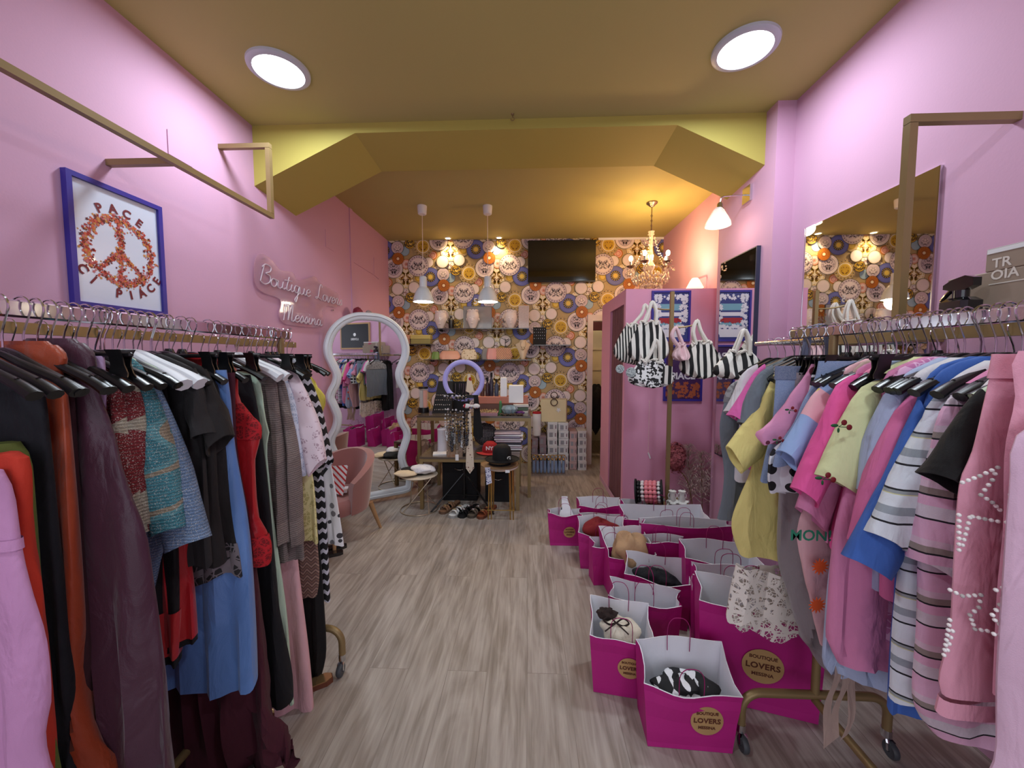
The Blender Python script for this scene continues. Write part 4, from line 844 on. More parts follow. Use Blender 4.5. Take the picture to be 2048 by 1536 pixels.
t = R('jeans', 'light blue jeans with cherry embroidery and frayed hem', 'jeans', 1.275, [(1640, 722), (1632, 760), (1608, 800), (1580, 860), (1552, 905), (1545, 930)], M_['denim'], top='skirt', fold=.004, hanger='clip', hemw=.004, trims=[(zp(720, 1.275), zp(752, 1.275), 'waistband', M_['denim'], .004)])
cherries(t, 1.25, 1585, 820, .8); cherries(t, 1.25, 1560, 880, .8)
R('jeans', 'distressed pink jeans with dark polka dots', 'jeans', 1.33, [(1622, 728), (1604, 760), (1572, 800), (1545, 840), (1512, 866), (1524, 886)], M_['pinkpolka'], top='skirt', fold=.006, hanger='clip', hemw=.008)
R('shorts', 'blue denim shorts hung long with double waistband', 'shorts', 1.385, [(1552, 732), (1550, 780), (1544, 860), (1530, 920), (1520, 962)], M_['denim'], top='skirt', fold=.004, hanger='clip', hemw=.003, trims=[(zp(730, 1.385), zp(752, 1.385), 'waistband', M_['denimd'], .004)])
R('trousers', 'long grey satin trousers with gathered ankle', 'trousers', 1.375, [(1590, 745), (1580, 860), (1562, 980), (1564, 1100), (1580, 1200), (1600, 1270), (1626, 1305), (1632, 1322)], M_['greysat'], top='skirt', fold=.022, k=7, b=(.02, .05), hanger='clip')
R('shirt', 'butter yellow shirt with wide open sleeve and lace hem', 'shirt', 1.485, [('z', .12, 1.455), (1540, 800), (1515, 900), (1480, 990), (1464, 1050), (1478, 1110)], M_['butter'], sleeve=([(1553, 742), (1520, 800), (1485, 850), (1452, 890)], [(1545, 850), (1530, 890), (1515, 920), (1478, 944)]), fold=.010, k=6, b=(.018, .03), trims=[(zp(1108, 1.47), zp(1245, 1.47), 'lace_hem', M_['creamlace'], .002)])
R('t_shirt', 'slate grey t-shirt beyond the yellow shirt', 't-shirt', 1.52, [('z', .12, 1.455), (1530, 800), (1512, 880), (1505, 960)], M_['greyt'], sleeve=([(1545, 730), (1510, 755), (1490, 800), (1474, 842)], [(1540, 800), (1525, 830), (1515, 850), (1500, 862)]))
R('shirt', 'bright pink shirt beyond the slate grey t-shirt', 'shirt', 1.56, [('z', .12, 1.455), (1515, 800), (1500, 880), (1498, 940)], M_['brightpink'], sleeve=([(1530, 728), (1500, 755), (1475, 800), (1454, 828)], [(1520, 790), (1505, 815), (1495, 830), (1474, 842)]))
R('blouse', 'white blouse beyond the bright pink shirt', 'blouse', 1.60, [('z', .12, 1.455), (1490, 800), (1476, 900), (1472, 960)], M_['offwhite'], sleeve=([(1515, 728), (1482, 750), (1466, 790), (1450, 820)], [(1505, 790), (1490, 815), (1480, 830), (1464, 836)]))
R('vest', 'grey crochet vest at the far end of the right rack', 'vest', 1.64, [('z', .12, 1.455), (1462, 770), (1446, 820), (1440, 860), (1448, 940), (1444, 1000), (1436, 1040)], M_['greyt'], fold=.006, trims=[(1.47, zp(800, 1.64), 'crochet_yoke', M_['flannel'], .004)])
R('dress', 'cream dress with beige chiffon ribbons trailing to the floor', 'dress', 1.18, [('z', .14, 1.46), (1720, 900), (1690, 1100), (1680, 1250)], M_['beige'])
m = MB()
for x, yy, dx in ((1650, 1.12, 0), (1668, 1.14, .02), (1690, 1.16, .05)):
    a = PY(x+25, 1320, yy); bq = PY(x, 1470+(x % 7)*3, yy)
    m.grid([[(a.x+(bq.x-a.x)*t+w_, yy+.01*math.sin(t*7+x)+.008*w_/.015, a.z+(bq.z-a.z)*t) for w_ in (-.02, -.007, .007, .02)] for t in [i/8 for i in range(9)]], False)
tag(m.build('ribbon', M_['beige'], None, origin=(1.0, 1.14, .6)), 'beige chiffon ribbons trailing below the pastel clothes', 'ribbon')
for i in range(10):
    Y = .35+i*.14; lab, nm, ct, mm = [('navy dress on the right wall rail', 'dress', 'dress', 'navy'), ('black jacket on the right wall rail', 'jacket', 'jacket', 'black')][i % 2]
    o = garment('R2', nm, lab, ct, Y, [('z', .13, 1.44), ('z', .15, 1.2), ('z', .155, .8), ('z', .155, .5)], M_[mm], X0=RX2+.06, Z0=RZ2, hanger=None); o['group'] = lab.replace(' on ', ' row on ')
for Y in [.77, .97, 1.25, 1.43, 1.54]: hang('black', 'R', RX, Y+.011, RZ, PI+random.uniform(-.12, .12))
for i in range(18): hang('black', 'R2', RX2, .45+i*.07, RZ2, PI+random.uniform(-.2, .2))
for i in range(8): hang('black', 'R3', 1.44, 1.88+i*.068, RZ3, PI+random.uniform(-.2, .2))
for i in range(5):
    mm = ['offwhite', 'brightpink', 'greyt', 'palepink', 'tealgr'][i]; lab = ['white', 'bright pink', 'slate grey', 'pale pink', 'grey green'][i]+' garment on the short round rail'
    garment('R2', 'blouse', lab, 'top', 1.92+i*.11, [('z', .13, 1.46), ('z', .17, 1.25), ('z', .18, .95)], M_[mm], X0=1.50, Z0=RZ3, hanger=None)
# denim strap over the rail end
m = MB(); a = PY(1622, 662, 1.60); pts = [(a.x+.0, 1.60, a.z-.14), (a.x, 1.60, a.z-.06), (a.x+.006, 1.60, a.z+.005), (a.x+.05, 1.60, a.z+.02), (a.x+.07, 1.60, a.z-.04), (a.x+.07, 1.60, a.z-.12)]
m.tube(smoothpath([(x-.02+.005*i, y, z) for i, (x, y, z) in enumerate(pts)], 5), .024, 8, flat=.3, up=(0, 1, 0)); tag(m.build('belt', M_['denimd'], None, origin=(a.x, 1.6, a.z)), 'frayed dark denim strap over the right rack end', 'belt')
# ---------------------------------------------------------------- magenta paper bags
MAG = mat('magenta_kraft_paper', (184, 26, 126), .55, var=.05, nscale=6, bump=.2, bscale=40)
LIN = mat('white_kraft_paper', (232, 232, 238), .7, var=.03, bump=.2, bscale=50)
ROPE = mat('magenta_paper_cord', (150, 20, 96), .7); SEAL = mat('gold_foil', (216, 178, 122), .3, .45, var=.05)
INKG = mat('brown_foil_print', (96, 50, 34), .4)
BAGS = {}
def bag(key, label, cx, cy, w, d, h, rz, hf=None, lean=0.0, flare=.02, sticker=None, seed=0, handles=2, openf=.75, z0=0.0):
    """cx,cy = middle of the FRONT bottom edge; front faces -y before turning by rz"""
    rnd = random.Random(seed+31); o = thing('paper_bag', label, 'paper bag', (cx, cy, z0), 'magenta boutique bags on the floor')
    ca, sa = math.cos(rz), math.sin(rz)
    def T(x, y, z): return (cx+x*ca-y*sa, cy+x*sa+y*ca, z0+z)
    hf = hf or h*.92; n = 10; rings = []; inner = []
    ph = [rnd.uniform(0, 6) for _ in range(6)]
    def contour(t, off):
        pts = []; hw = w/2+flare*t-off
        def wob(u, a): return a*(math.sin(4.2*u+ph[0])*.5+math.sin(9*u+ph[1])*.35)*t*t
        yf = 0-flare*t*.5+off; yb = d*openf+(1-openf)*d*(1-t)+flare*t*.5-off; cf = .006+.03*t*(1-openf+.2)
        for i in range(n+1): u = i/n; pts.append((-hw+2*hw*u, yf+wob(u, .016)-cf*math.sin(PI*u)*t, 0, u))
        for i in range(1, 5): u = i/5; pts.append((hw-.03*t*math.sin(PI*u)*(1.3-openf)-wob(u, .006), yf+(yb-yf)*u, 1, u))
        for i in range(n+1): u = i/n; pts.append((hw-2*hw*u, yb+wob(u, .014)+cf*math.sin(PI*u)*t*.6, 2, u))
        for i in range(1, 5): u = i/5; pts.append((-hw+.03*t*math.sin(PI*u)*(1.3-openf)+wob(u, .006), yb+(yf-yb)*u, 3, u))
        return pts
    def zof(side, u, t):
        top = {0: hf-.02*math.sin(PI*u)*(h-hf)/.05*.5, 1: hf+(h-hf)*u, 2: h, 3: h+(hf-h)*u}[side]+.006*math.sin(8*u+ph[2]+side)
        return top*t
    m = MB(); li = MB(); R_ = []; I_ = []
    for t in (0, .08, .25, .5, .75, .9, 1):
        cr = math.sin(t*17+ph[3])*.002
        R_.append([T(x, y+lean*t*h+cr, max(0.001, zof(s, u, t))) for x, y, s, u in contour(t, 0)])
    for t in (1, .9, .75, .5, .25, .08):
        I_.append([T(x, y+lean*t*h, max(.006, zof(s, u, t)+(.0005 if t == 1 else 0))) for x, y, s, u in contour(t, .0035)])
    m.grid(R_, True, True, False); m.build('paper_shell', MAG, o, False)
    li.grid([R_[-1]]+I_, True, False, True); li.build('lining', LIN, o, False)
    for hd in range(handles):
        yy = (-flare*.5+.004) if hd == 0 else d*openf+flare*.5-.006; ht = hf if hd == 0 else h
        hm = MB(); hh = .075+.02*rnd.random(); lx = .045; tl = rnd.uniform(-.3, .3)
        pts = [(-lx, yy, ht-.05), (-lx, yy, ht+hh*.5), (-lx*.6, yy+tl*hh*.8, ht+hh*.92), (0, yy+tl*hh, ht+hh), (lx*.6, yy+tl*hh*.8, ht+hh*.92), (lx, yy, ht+hh*.5), (lx, yy, ht-.05)]
        hm.tube([T(x, y+lean*h+(.003 if hd else .003), z) for x, y, z in smoothpath(pts, 4)], .0017, 6); hm.build('handle', ROPE, o)
    if sticker:
        sx, sz, sr, full = sticker; tz = sz/h
        def S(x, y, off=.0016): zz_ = sz+y; t = zz_/h; hw_ = w/2+flare*t; u = min(1, max(0, (sx+x)/(2*hw_)+.5)); a_ = .016; wb = a_*(math.sin(4.2*u+ph[0])*.5+math.sin(9*u+ph[1])*.35)*t*t; return T(sx+x, -flare*t*.5+wb-(.006+.03*t*(1-openf+.2))*math.sin(PI*u)*t+lean*t*h-off-.005, zz_)
        sm = MB(); rg = [[S(r*sr*math.cos(2*PI*i/32), r*sr*math.sin(2*PI*i/32), .0012) for i in range(32)] for r in (1, .6, .2)]
        sm.grid(rg, True, False, True); st = sm.build('seal_sticker', SEAL, o, False)
        tm = MB()
        add_text(tm, 'BOUTIQUE', lambda x, y: S(x, y+sr*.52, .0022), sr*.27, .0006); add_text(tm, 'LOVERS', lambda x, y: S(x, y, .0022), sr*.46, .001, 1.05); add_text(tm, 'MESSINA', lambda x, y: S(x, y-sr*.48, .0022), sr*.27, .0006)
        tm.build('seal_lettering', INKG, st, False)
    BAGS[key] = (o, T, w, d, h); return o
def contents(key, label, cat, name, mt, z=.75, sc=(.4, .38, .14), seed=1, amp=.25):
    o, T, w, d, h = BAGS[key]; c = T(0, d*.42, h*z); m = MB(); m.lump((0, 0, 0), 1, (w*sc[0], d*sc[1], sc[2]), seed, amp, 36, 20)
    rz = math.atan2(T(1, 0, 0)[1]-T(0, 0, 0)[1], T(1, 0, 0)[0]-T(0, 0, 0)[0]); ca, sa = math.cos(rz), math.sin(rz)
    m.v = [(c[0]+x*ca-y*sa, c[1]+x*sa+y*ca, c[2]+zz_) for x, y, zz_ in m.v]
    q = m.build(name, mt, None, origin=c); return tag(q, label, cat)
def fl(px, py): return PZ(px, py, 0)
a, b_ = fl(1290, 1492), fl(1470, 1507)
bag('a', 'magenta bag nearest the camera with shredded black and white contents', (a.x+b_.x)/2, (a.y+b_.y)/2, .315, .17, .33, -.05, .25, sticker=(.055, .135, .06, 1), seed=1, openf=.85)
bag('b', 'magenta bag with cream garment and brown bow inside, seal at right', .415, 1.64, .235, .19, .335, -.16, .285, sticker=(.035, .15, .05, 1), seed=2, openf=.9)
bag('c', 'largest magenta bag with big gold seal beside the rack foot', .985, 1.60, .44, .17, .50, -.27, .455, sticker=(.01, .21, .078, 1), seed=3, openf=.7)
bag('d', 'magenta bag right behind the cream garment bag', .60, 1.93, .32, .14, .31, -.28, .27, seed=4, openf=.45)
bag('e', 'magenta bag holding navy cloth, before the tan scarf bag', .73, 2.12, .32, .16, .33, -.30, .27, seed=5, openf=.9)
bag('f', 'tilted magenta bag overflowing with tan cloth', .66, 2.32, .27, .20, .37, .10, .28, lean=.12, seed=6, openf=1.0)
bag('g', 'narrow magenta bag left of the tan cloth bag', .55, 2.50, .22, .12, .30, .12, .28, seed=7, openf=.4)
bag('h', 'magenta bag filled with dark red cloth', .53, 2.68, .30, .17, .33, -.08, .26, seed=8, openf=.9)
bag('i', 'magenta bag behind the dark red cloth bag', .58, 2.93, .32, .13, .29, -.05, .28, seed=9, openf=.3)
bag('j', 'far left magenta bag with small gold seal and tissue paper', .30, 3.03, .235, .15, .275, 0, .265, sticker=(.035, .12, .047, 1), seed=10, openf=.5)
bag('k', 'magenta bag behind the tissue paper one, white lining showing', .62, 3.20, .34, .15, .30, .03, .27, seed=11, openf=.8)
bag('l', 'wide magenta bag in the middle of the pile, closed flat', 1.06, 2.55, .56, .15, .42, -.03, .40, seed=12, openf=.3)
bag('m', 'wide magenta bag at the back, lining folded out', 1.04, 2.86, .60, .17, .36, .02, .31, seed=13, openf=.8)
bag('n', 'magenta bag under the yellow shirt lace hem, lining showing', 1.08, 2.10, .36, .16, .44, -.12, .39, seed=14, openf=.85)
bag('o', 'magenta bag between tan cloth bag and the right side bag', .86, 2.42, .26, .14, .36, -.02, .35, seed=15, openf=.3)
bag('p', 'magenta bag with bright flap behind the largest bag', 1.03, 1.90, .34, .10, .44, -.22, .40, seed=16, openf=.5)
bag('q', 'hindmost magenta bag before the headband display', .98, 3.12, .36, .14, .33, .08, .29, seed=17, openf=.5)
BW = patches('black_white_shreds', [(0, (20, 20, 22)), (.62, (230, 230, 232))], 40)
contents('a', 'black and white scarf stuffed in the nearest bag', 'scarf', 'scarf', BW, .62, (.36, .36, .035), 2, .3)
contents('b', 'cream garment inside the bag with gold seal at right', 'garment', 'garment', M_['offwhite'] if 0 else cloth('cream_cotton', (226, 216, 196)), .76, (.36, .36, .05), 3, .15)
m = MB(); T = BAGS['b'][1]
for s in (-1, 1): m.tube(smoothpath([T(-.02, .05, .305), T(-.02+s*.03, .05, .33), T(-.02+s*.055, .045, .315), T(-.02+s*.03, .045, .298), T(-.02, .05, .305)], 5), .004, 6, flat=.6); m.tube(smoothpath([T(-.02, .05, .305), T(-.02+s*.03, .02, .30), T(-.02+s*.05, .0, .295)], 5), .003, 6)
m.lump(T(-.06, .10, .31), .035, (1.3, .8, .7), 4, .3); tag(m.build('bow', cloth('dark_brown_ribbon', (44, 28, 24)), None, origin=T(0, .05, .3)), 'dark brown bow lying on the cream garment', 'bow')
contents('e', 'navy cloth lying in the open bag', 'garment', 'garment', M_['navy'], .72, (.38, .4, .05), 5, .2)
contents('f', 'tan scarf bulging from the tilted bag', 'scarf', 'scarf', cloth('tan_wool', (188, 150, 112)), .80, (.43, .45, .10), 6, .22)
contents('h', 'dark red cloth filling a bag', 'garment', 'garment', cloth('dark_red_cloth', (130, 26, 32)), .78, (.44, .42, .08), 7, .25)
m = MB(); T = BAGS['j'][1]; m.grid([[T(x, y+.02*math.sin(9*x+z*20), z) for x in (-.06+.03*q, -.02, .03, .09-.035*q)] for q, (y, z) in enumerate(((.05, .20), (.06, .28), (.08, .34), (.085, .37)))], False)
tag(m.build('tissue_paper', LIN, None, origin=T(0, .06, .2)), 'white tissue paper standing out of the far left bag', 'tissue')
# ---------------------------------------------------------------- wavy floor mirror
mr, ml = Vector((-1.28, 4.10, 0)), Vector((-1.95, 3.62, 0)); mt_ = (mr-ml).normalized(); mn = Vector((mt_.y, -mt_.x, 0)); mc = (mr+ml)/2
o = thing('floor_mirror', 'tall white wavy-framed mirror leaning in the left corner', 'mirror', tuple(mc))
half = [(0, 1.975), (.13, 1.965), (.26, 1.905), (.36, 1.80), (.415, 1.66), (.415, 1.54), (.375, 1.43), (.345, 1.35), (.355, 1.28), (.395, 1.20), (.41, 1.12), (.375, 1.02), (.35, .93), (.365, .84), (.41, .75), (.42, .66), (.385, .55), (.355, .45), (.375, .36), (.42, .27), (.44, .18), (.425, .09), (.37, .045), (.2, .04), (0, .04)]
half = [(x*1.0, z) for x, z in half]
out = smoothpath([Vector((x, 0, z)) for x, z in half]+[Vector((-x, 0, z)) for x, z in half[-2:0:-1]], 4, True)
def MW(x, z, off=0): return mc+mt_*x+mn*(off-.03+.0*z)+Vector((0, 0, z))
WF = mat('white_lacquer', (214, 222, 228), .3, var=.02, coat=.4); n = len(out)
def inset(pts, d):
    r = []
    for i in range(len(pts)):
        t = (pts[(i+1) % len(pts)]-pts[i-1]).normalized(); nn = Vector((t.z, 0, -t.x)); r.append(pts[i]-nn*d*(-1 if 0 else 1))
    return r
rings = []
for d, off in ((0, 0), (0, .03), (.012, .048), (.034, .052), (.040, .040), (.048, .040), (.068, .036), (.080, .022), (.082, .012)):
    ii = inset(out, d); 
    if d > 0 and abs(ii[0].z) > 1.975: ii = inset(out, -d)
    rings.append([MW(p.x, p.z, off) for p in ii])
m = MB(); m.grid(rings, True); m.build('frame', WF, o)
m = MB(); inn = inset(out, .078); 
if inn[0].z > 1.975: inn = inset(out, -.078)
nh = len(inn)//2; m.grid([[MW(inn[i].x, inn[i].z, .014), MW(inn[-i].x if i else inn[0].x, inn[-i].z if i else inn[0].z, .014)] for i in range(nh+1)], False)
m.build('glass', MIRROR, o, False)
# ---------------------------------------------------------------- dusty pink chair
VEL = mat('dusty_rose_velvet', (160, 104, 98), .75, var=.06, nscale=5, bump=.15, bscale=400, sheen=.6)
o = thing('armchair', 'dusty rose velvet shell chair with wooden legs before the mirror', 'chair', (-1.66, 3.22, 0)); o.rotation_euler = (0, 0, 0)
ang = math.radians(-112); cc, ss_ = math.cos(ang), math.sin(ang)
def K(x, y, z): return (-1.635+(x*cc-y*ss_)*.95, 3.16+(x*ss_+y*cc)*.95, z*.94)   # local +x = seat front
m = MB()
m.grid([[K(.27*f*(abs(math.cos(t))**.7)*(1 if math.cos(t) > 0 else -1)+.03, .27*f*(abs(math.sin(t))**.7)*(1 if math.sin(t) > 0 else -1), z) for t in [2*PI*i/28 for i in range(28)]] for f, z in ((.85, .24), (.97, .26), (1, .31), (1, .36), (.93, .39), (.6, .405), (.1, .41))], True, True, True); m.build('seat', VEL, o)
m = MB(); rings = []
for i in range(19):
    t = PI*.42+(2*PI-2*PI*.42)*i/18; u = abs(i/18-.5)*2; ht = .74-.20*u**2.0; r1, r2 = .30, .245; ring = []
    for (r, z) in ((r1*.95, .25), (r1, .34), (r1+.02, .5), (r1+.045, ht), (r1+.02, ht+.02), (r1-.02, ht+.005), (r2, .5), (r2, .36)):
        if z > ht: z = ht
        ring.append(K(r*math.cos(t)+.02, r*math.sin(t), z))
    rings.append(ring)
m.grid(rings, True, True, True); m.build('backrest', VEL, o)
for x, y in ((.2, .2), (.2, -.2), (-.2, .2), (-.2, -.2)):
    m = MB(); m.tube([K(x, y, .26), K(x*1.3, y*1.3, 0)], [.022, .012], 10); m.build('leg', WOODL, o)
m = MB(); m.box(*(-1.66, -1.50), *(3.02, 3.13), .405, .425, .3); tag(m.build('folded_paper', LIN, None, False), 'crumpled white paper bag lying on the rose chair', 'paper bag')
m = MB(); m.grid([[(-1.74+.12*i+.02*j, 3.0+.01*j, .41+.12*j+.02*math.sin(i*2+j)) for i in range(3)] for j in range(3)], False)
tag(m.build('shopping_bag', stripes('red_white_stripes', [(0, (230, 225, 225)), (.6, (200, 50, 50))], .05, 1.0), None), 'red and white striped paper on the rose chair', 'bag')
# ---------------------------------------------------------------- posters and sign
o = thing('framed_poster', 'peace symbol poster in royal blue frame, high on the left wall', 'poster', (XL, 1.82, 2.03))
pa, pb = PX(127, 337, XL+.02), PX(325, 632, XL+.02); ya, yb_ = 1.607, 2.04; za, zb2 = 1.735, 2.315
BLU = mat('royal_blue_frame', (58, 50, 150), .4)
def frame_yz(o, x0, x1, ya, yb, za, zb, wd, mt, mtin, inside_x):
    m = MB(); m.box(x0, x1, ya, yb, za, za+wd); m.box(x0, x1, ya, yb, zb-wd, zb); m.box(x0, x1, ya, ya+wd, za+wd, zb-wd); m.box(x0, x1, yb-wd, yb, za+wd, zb-wd); m.build('frame', mt, o, False)
    m = MB(); m.box(min(x0, inside_x), max(x0, inside_x), ya+wd, yb-wd, za+wd, zb-wd); return m.build('print_sheet', mtin, o, False)
sh = frame_yz(o, XL, XL+.025, ya, yb_, za, zb2, .022, BLU, mat('poster_paper', (212, 220, 238), .25, var=.01, coat=.5), XL+.012)
PCY, PCZ, PR = (ya+yb_)/2+.0, (za+zb2)/2-.005, .150
rn = random.Random(3); fm = [mat('petal_'+c, v, .7) for c, v in (('red', (176, 50, 36)), ('coral', (214, 96, 66)), ('ochre', (206, 140, 66)), ('brown', (110, 40, 34)), ('rose', (200, 110, 110)))]
m = MB()
def petal(y, z, r, lay):
    m.cur = rn.randrange(5); a = rn.uniform(0, 6); k = 5
    m.quad(*[(XL+.0125+lay*.00002, y+r*(1 if i % 2 else .45)*math.cos(a+PI*i/k), z+r*(1 if i % 2 else .45)*math.sin(a+PI*i/k)) for i in range(2*k)])
lay = 0
for i in range(1500):
    q = rn.random(); lay = (lay+1) % 60; g = rn.gauss(0, .012)
    if q < .58: t = rn.uniform(0, 2*PI); petal(PCY+(PR+g)*math.cos(t), PCZ+(PR+g)*math.sin(t), rn.uniform(.004, .010), lay)
    elif q < .80: petal(PCY+rn.gauss(0, .010), PCZ+rn.uniform(-PR, PR), rn.uniform(.004, .009), lay)
    else:
        t = rn.random(); s = rn.choice((-1, 1)); petal(PCY+s*t*PR*.70+rn.gauss(0, .006), PCZ-t*PR*.70+rn.gauss(0, .006), rn.uniform(.004, .009), lay)
m.build('peace_symbol', fm, sh, False)
tm = MB()
for word, a0, a1, r in (('PACE', 2.02, 1.05, .195), ('CI PIACE', 3.75, 5.75, .205)):
    L_ = len(word)
    for i, ch in enumerate(word):
        if ch == ' ': continue
        t = a0+(a1-a0)*i/(L_-1); up = t if word == 'PACE' else t+PI
        add_text(tm, ch, lambda x, y: (XL+.0140, PCY+r*math.cos(t)+x*math.cos(up-PI/2)+y*math.cos(up), PCZ+r*math.sin(t)+x*math.sin(up-PI/2)+y*math.sin(up)), .056, .002)
tm.build('poster_lettering', mat('oxblood_print', (120, 36, 44), .6), sh, False)
# neon style sign: clear plate + white script tubes
o = thing('neon_sign', 'clear acrylic sign with white script reading Boutique Lovers Messina', 'sign', (XL, 3.2, 2.1))
GL = {'B': [[(0, .1), (.25, 1.0)], [(.02, .85), (.2, 1.05), (.5, 1.0), (.5, .75), (.25, .58), (.5, .5), (.52, .2), (.25, 0), (.02, .08)]],
 'o': [[(.28, .42), (.1, .4), (.03, .2), (.12, .02), (.3, .05), (.36, .25), (.28, .42), (.48, .36)]], 'u': [[(.0, .42), (.0, .12), (.12, .0), (.28, .12), (.33, .42)], [(.33, .42), (.3, .1), (.42, .02), (.5, .12)]],
 't': [[(.2, .8), (.08, .15), (.18, .0), (.34, .12)], [(.0, .55), (.36, .6)]], 'i': [[(.08, .42), (.03, .12), (.12, .0), (.26, .12)], [(.12, .6), (.13, .63)]],
 'q': [[(.32, .4), (.1, .42), (.02, .2), (.12, .02), (.3, .1), (.36, .42), (.22, -.45), (.12, -.5), (.14, -.3), (.45, .08)]], 'e': [[(.02, .18), (.28, .28), (.22, .44), (.06, .34), (.03, .1), (.15, .0), (.36, .12)]],
 'L': [[(.5, .85), (.42, 1.02), (.3, .9), (.2, .2), (.05, .02), (.0, .12), (.2, .12), (.55, .0)]], 'v': [[(.0, .42), (.08, .05), (.16, .02), (.34, .42), (.46, .38)]],
 'r': [[(.0, .1), (.12, .44), (.3, .4), (.24, .1), (.36, .02), (.46, .12)]], 's': [[(.0, .08), (.2, .46), (.28, .16), (.14, .0), (.04, .08), (.36, .1)]],
 'M': [[(.0, .0), (.22, 1.0)], [(.16, .85), (.25, 1.0), (.32, .85), (.3, .05)], [(.3, .05), (.5, .95), (.58, .85), (.56, .1), (.68, .02), (.78, .14)]], 'n': [[(.0, .02), (.06, .42), (.08, .2), (.24, .44), (.3, .3), (.3, .08), (.4, .02), (.48, .12)]],
 'a': [[(.32, .36), (.16, .44), (.03, .22), (.1, .02), (.28, .12), (.34, .42), (.32, .1), (.42, .02), (.5, .12)]]}
WD = {'B': .56, 'o': .44, 'u': .5, 't': .34, 'i': .25, 'q': .42, 'e': .35, 'L': .6, 'v': .44, 'r': .44, 's': .36, 'M': .8, 'n': .47, 'a': .48}
S0, S1 = PX(515, 560, XL), PX(668, 598, XL)
lm = MB()
def script(txt, y0, z0, sc, wy=1.0):
    x = 0
    for ch in txt:
        if ch == ' ': x += .45; continue
        for st in GL[ch]:
            p = smoothpath([(XL+.03, y0+(x+a+.12*b2)*sc*wy, z0+b2*sc) for a, b2 in st], 4) if len(st) > 2 else [(XL+.03, y0+(x+a)*sc*wy, z0+b2*sc) for a, b2 in st]
            lm.tube(p, .0042, 6)
        x += WD[ch]
    return x
LWID = 5.85
sgy0, sgy1 = PX(514, 590, XL).y, PX(668, 605, XL).y; sc1 = (PX(520, 525, XL).z-PX(514, 565, XL).z)*.92; z1 = PX(514, 566, XL).z
script('Boutique Lovers', sgy0, z1, sc1, (sgy1-sgy0)/(LWID*sc1))
z2 = PX(565, 641, XL).z; y2, y3 = PX(560, 640, XL).y, PX(640, 650, XL).y; script('Messina', y2, z2, sc1*.95, (y3-y2)/(3.2*sc1*.95))
lm.build('script_tubes', mat('white_neon_tube', (214, 202, 214), .3), o)
outl = [(502, 540), (506, 515), (520, 508), (540, 522), (556, 540), (580, 545), (590, 560), (612, 556), (625, 553), (636, 566), (660, 580), (672, 590), (670, 614), (650, 612), (640, 625), (644, 650), (630, 655), (590, 652), (562, 646), (553, 630), (556, 600), (520, 585), (505, 568)]
m = MB(); op = smoothpath([(0, PX(x, y, XL).y, PX(x, y, XL).z) for x, y in outl], 4, True)
m.grid([[(XL+.018, p.y, p.z) for p in op], [(XL+.023, p.y, p.z) for p in op]], True, True, True); m.build('acrylic_plate', glassmat('tinted_acrylic', (215, 170, 188), .38, .1), o, False)
m = MB()
for p in (op[8], op[50], op[70]): m.cyl((XL, p.y+.02, p.z-.03), (XL+.02, p.y+.02, p.z-.03), .008, 8)
m.build('standoff', CHROME, o)
# ---------------------------------------------------------------- mirrors on the right wall
y0, y1 = PX(1880, 400, XR).y, PX(1615, 460, XR).y
o = thing('wall_mirror', 'large frameless mirror on the right wall behind the brass riser', 'mirror', (XR, (y0+y1)/2, 1.4))
m = MB(); m.box(XR-.012, XR-.001, y0, y1, .55, 2.315); m.build('glass', MIRROR, o, False)
m = MB(); m.box(XR-.013, XR, y0-.006, y0, .55, 2.315); m.box(XR-.013, XR, y1, y1+.006, .55, 2.315); m.build('edge_trim', CHROME, o, False)
y0, y1 = PX(1522, 500, PX0).y, PX(1448, 540, PX0).y
o = thing('wall_mirror', 'narrow dark-edged mirror on the pier beyond the beam', 'mirror', (PX0, (y0+y1)/2, 1.4)); zt = PX(1522, 491, PX0).z
m = MB(); m.box(PX0-.028, PX0, y0, y1, .7, zt); m.build('edge_trim', mat('dark_blue_grey_edge', (52, 56, 78), .4), o, False)
m = MB(); m.box(PX0-.029, PX0-.027, y0+.008, y1-.004, .71, zt-.008); m.build('glass', MIRROR, o, False)
# framed black picture on the near right wall (seen in the wavy mirror) and shelf goods
o = thing('framed_poster', 'black poster in pale wooden frame, seen only in the wavy mirror', 'poster', (XR, .45, 1.95))
frame_yz(o, XR-.025, XR, .15, .95, 1.72, 2.28, .03, WOODL, mat('black_print', (28, 28, 34), .3), XR-.01)
m = MB(); 
for i in range(24): pass
m.lathe([(.001, 0), (.035, 0)], (XR-.026, .55, 2.03), 20, 'x'); add_text(m, 'LOVERS', lambda x, y: (XR-.026, .55-x, 1.93+y), .06, .001); m.build('logo', WHITE, bpy.data.objects['framed_poster.001'] if 'framed_poster.001' in bpy.data.objects else o, False)
o = thing('glass_shelf', 'clear shelf above the right brass rail', 'shelf', (1.55, 1.0, 1.62)); m = MB(); m.box(1.38, XR, .2, 1.46, 1.618, 1.626); m.build('shelf_board', GLASS, o, False)
m = MB()
for y in (.3, 1.3): m.box(1.40, XR, y-.008, y+.008, 1.606, 1.618)
m.build('bracket', BRASS, o, False)
KR = mat('grey_kraft_card', (158, 140, 124), .55); PRN = mat('pale_print', (228, 220, 210), .5)
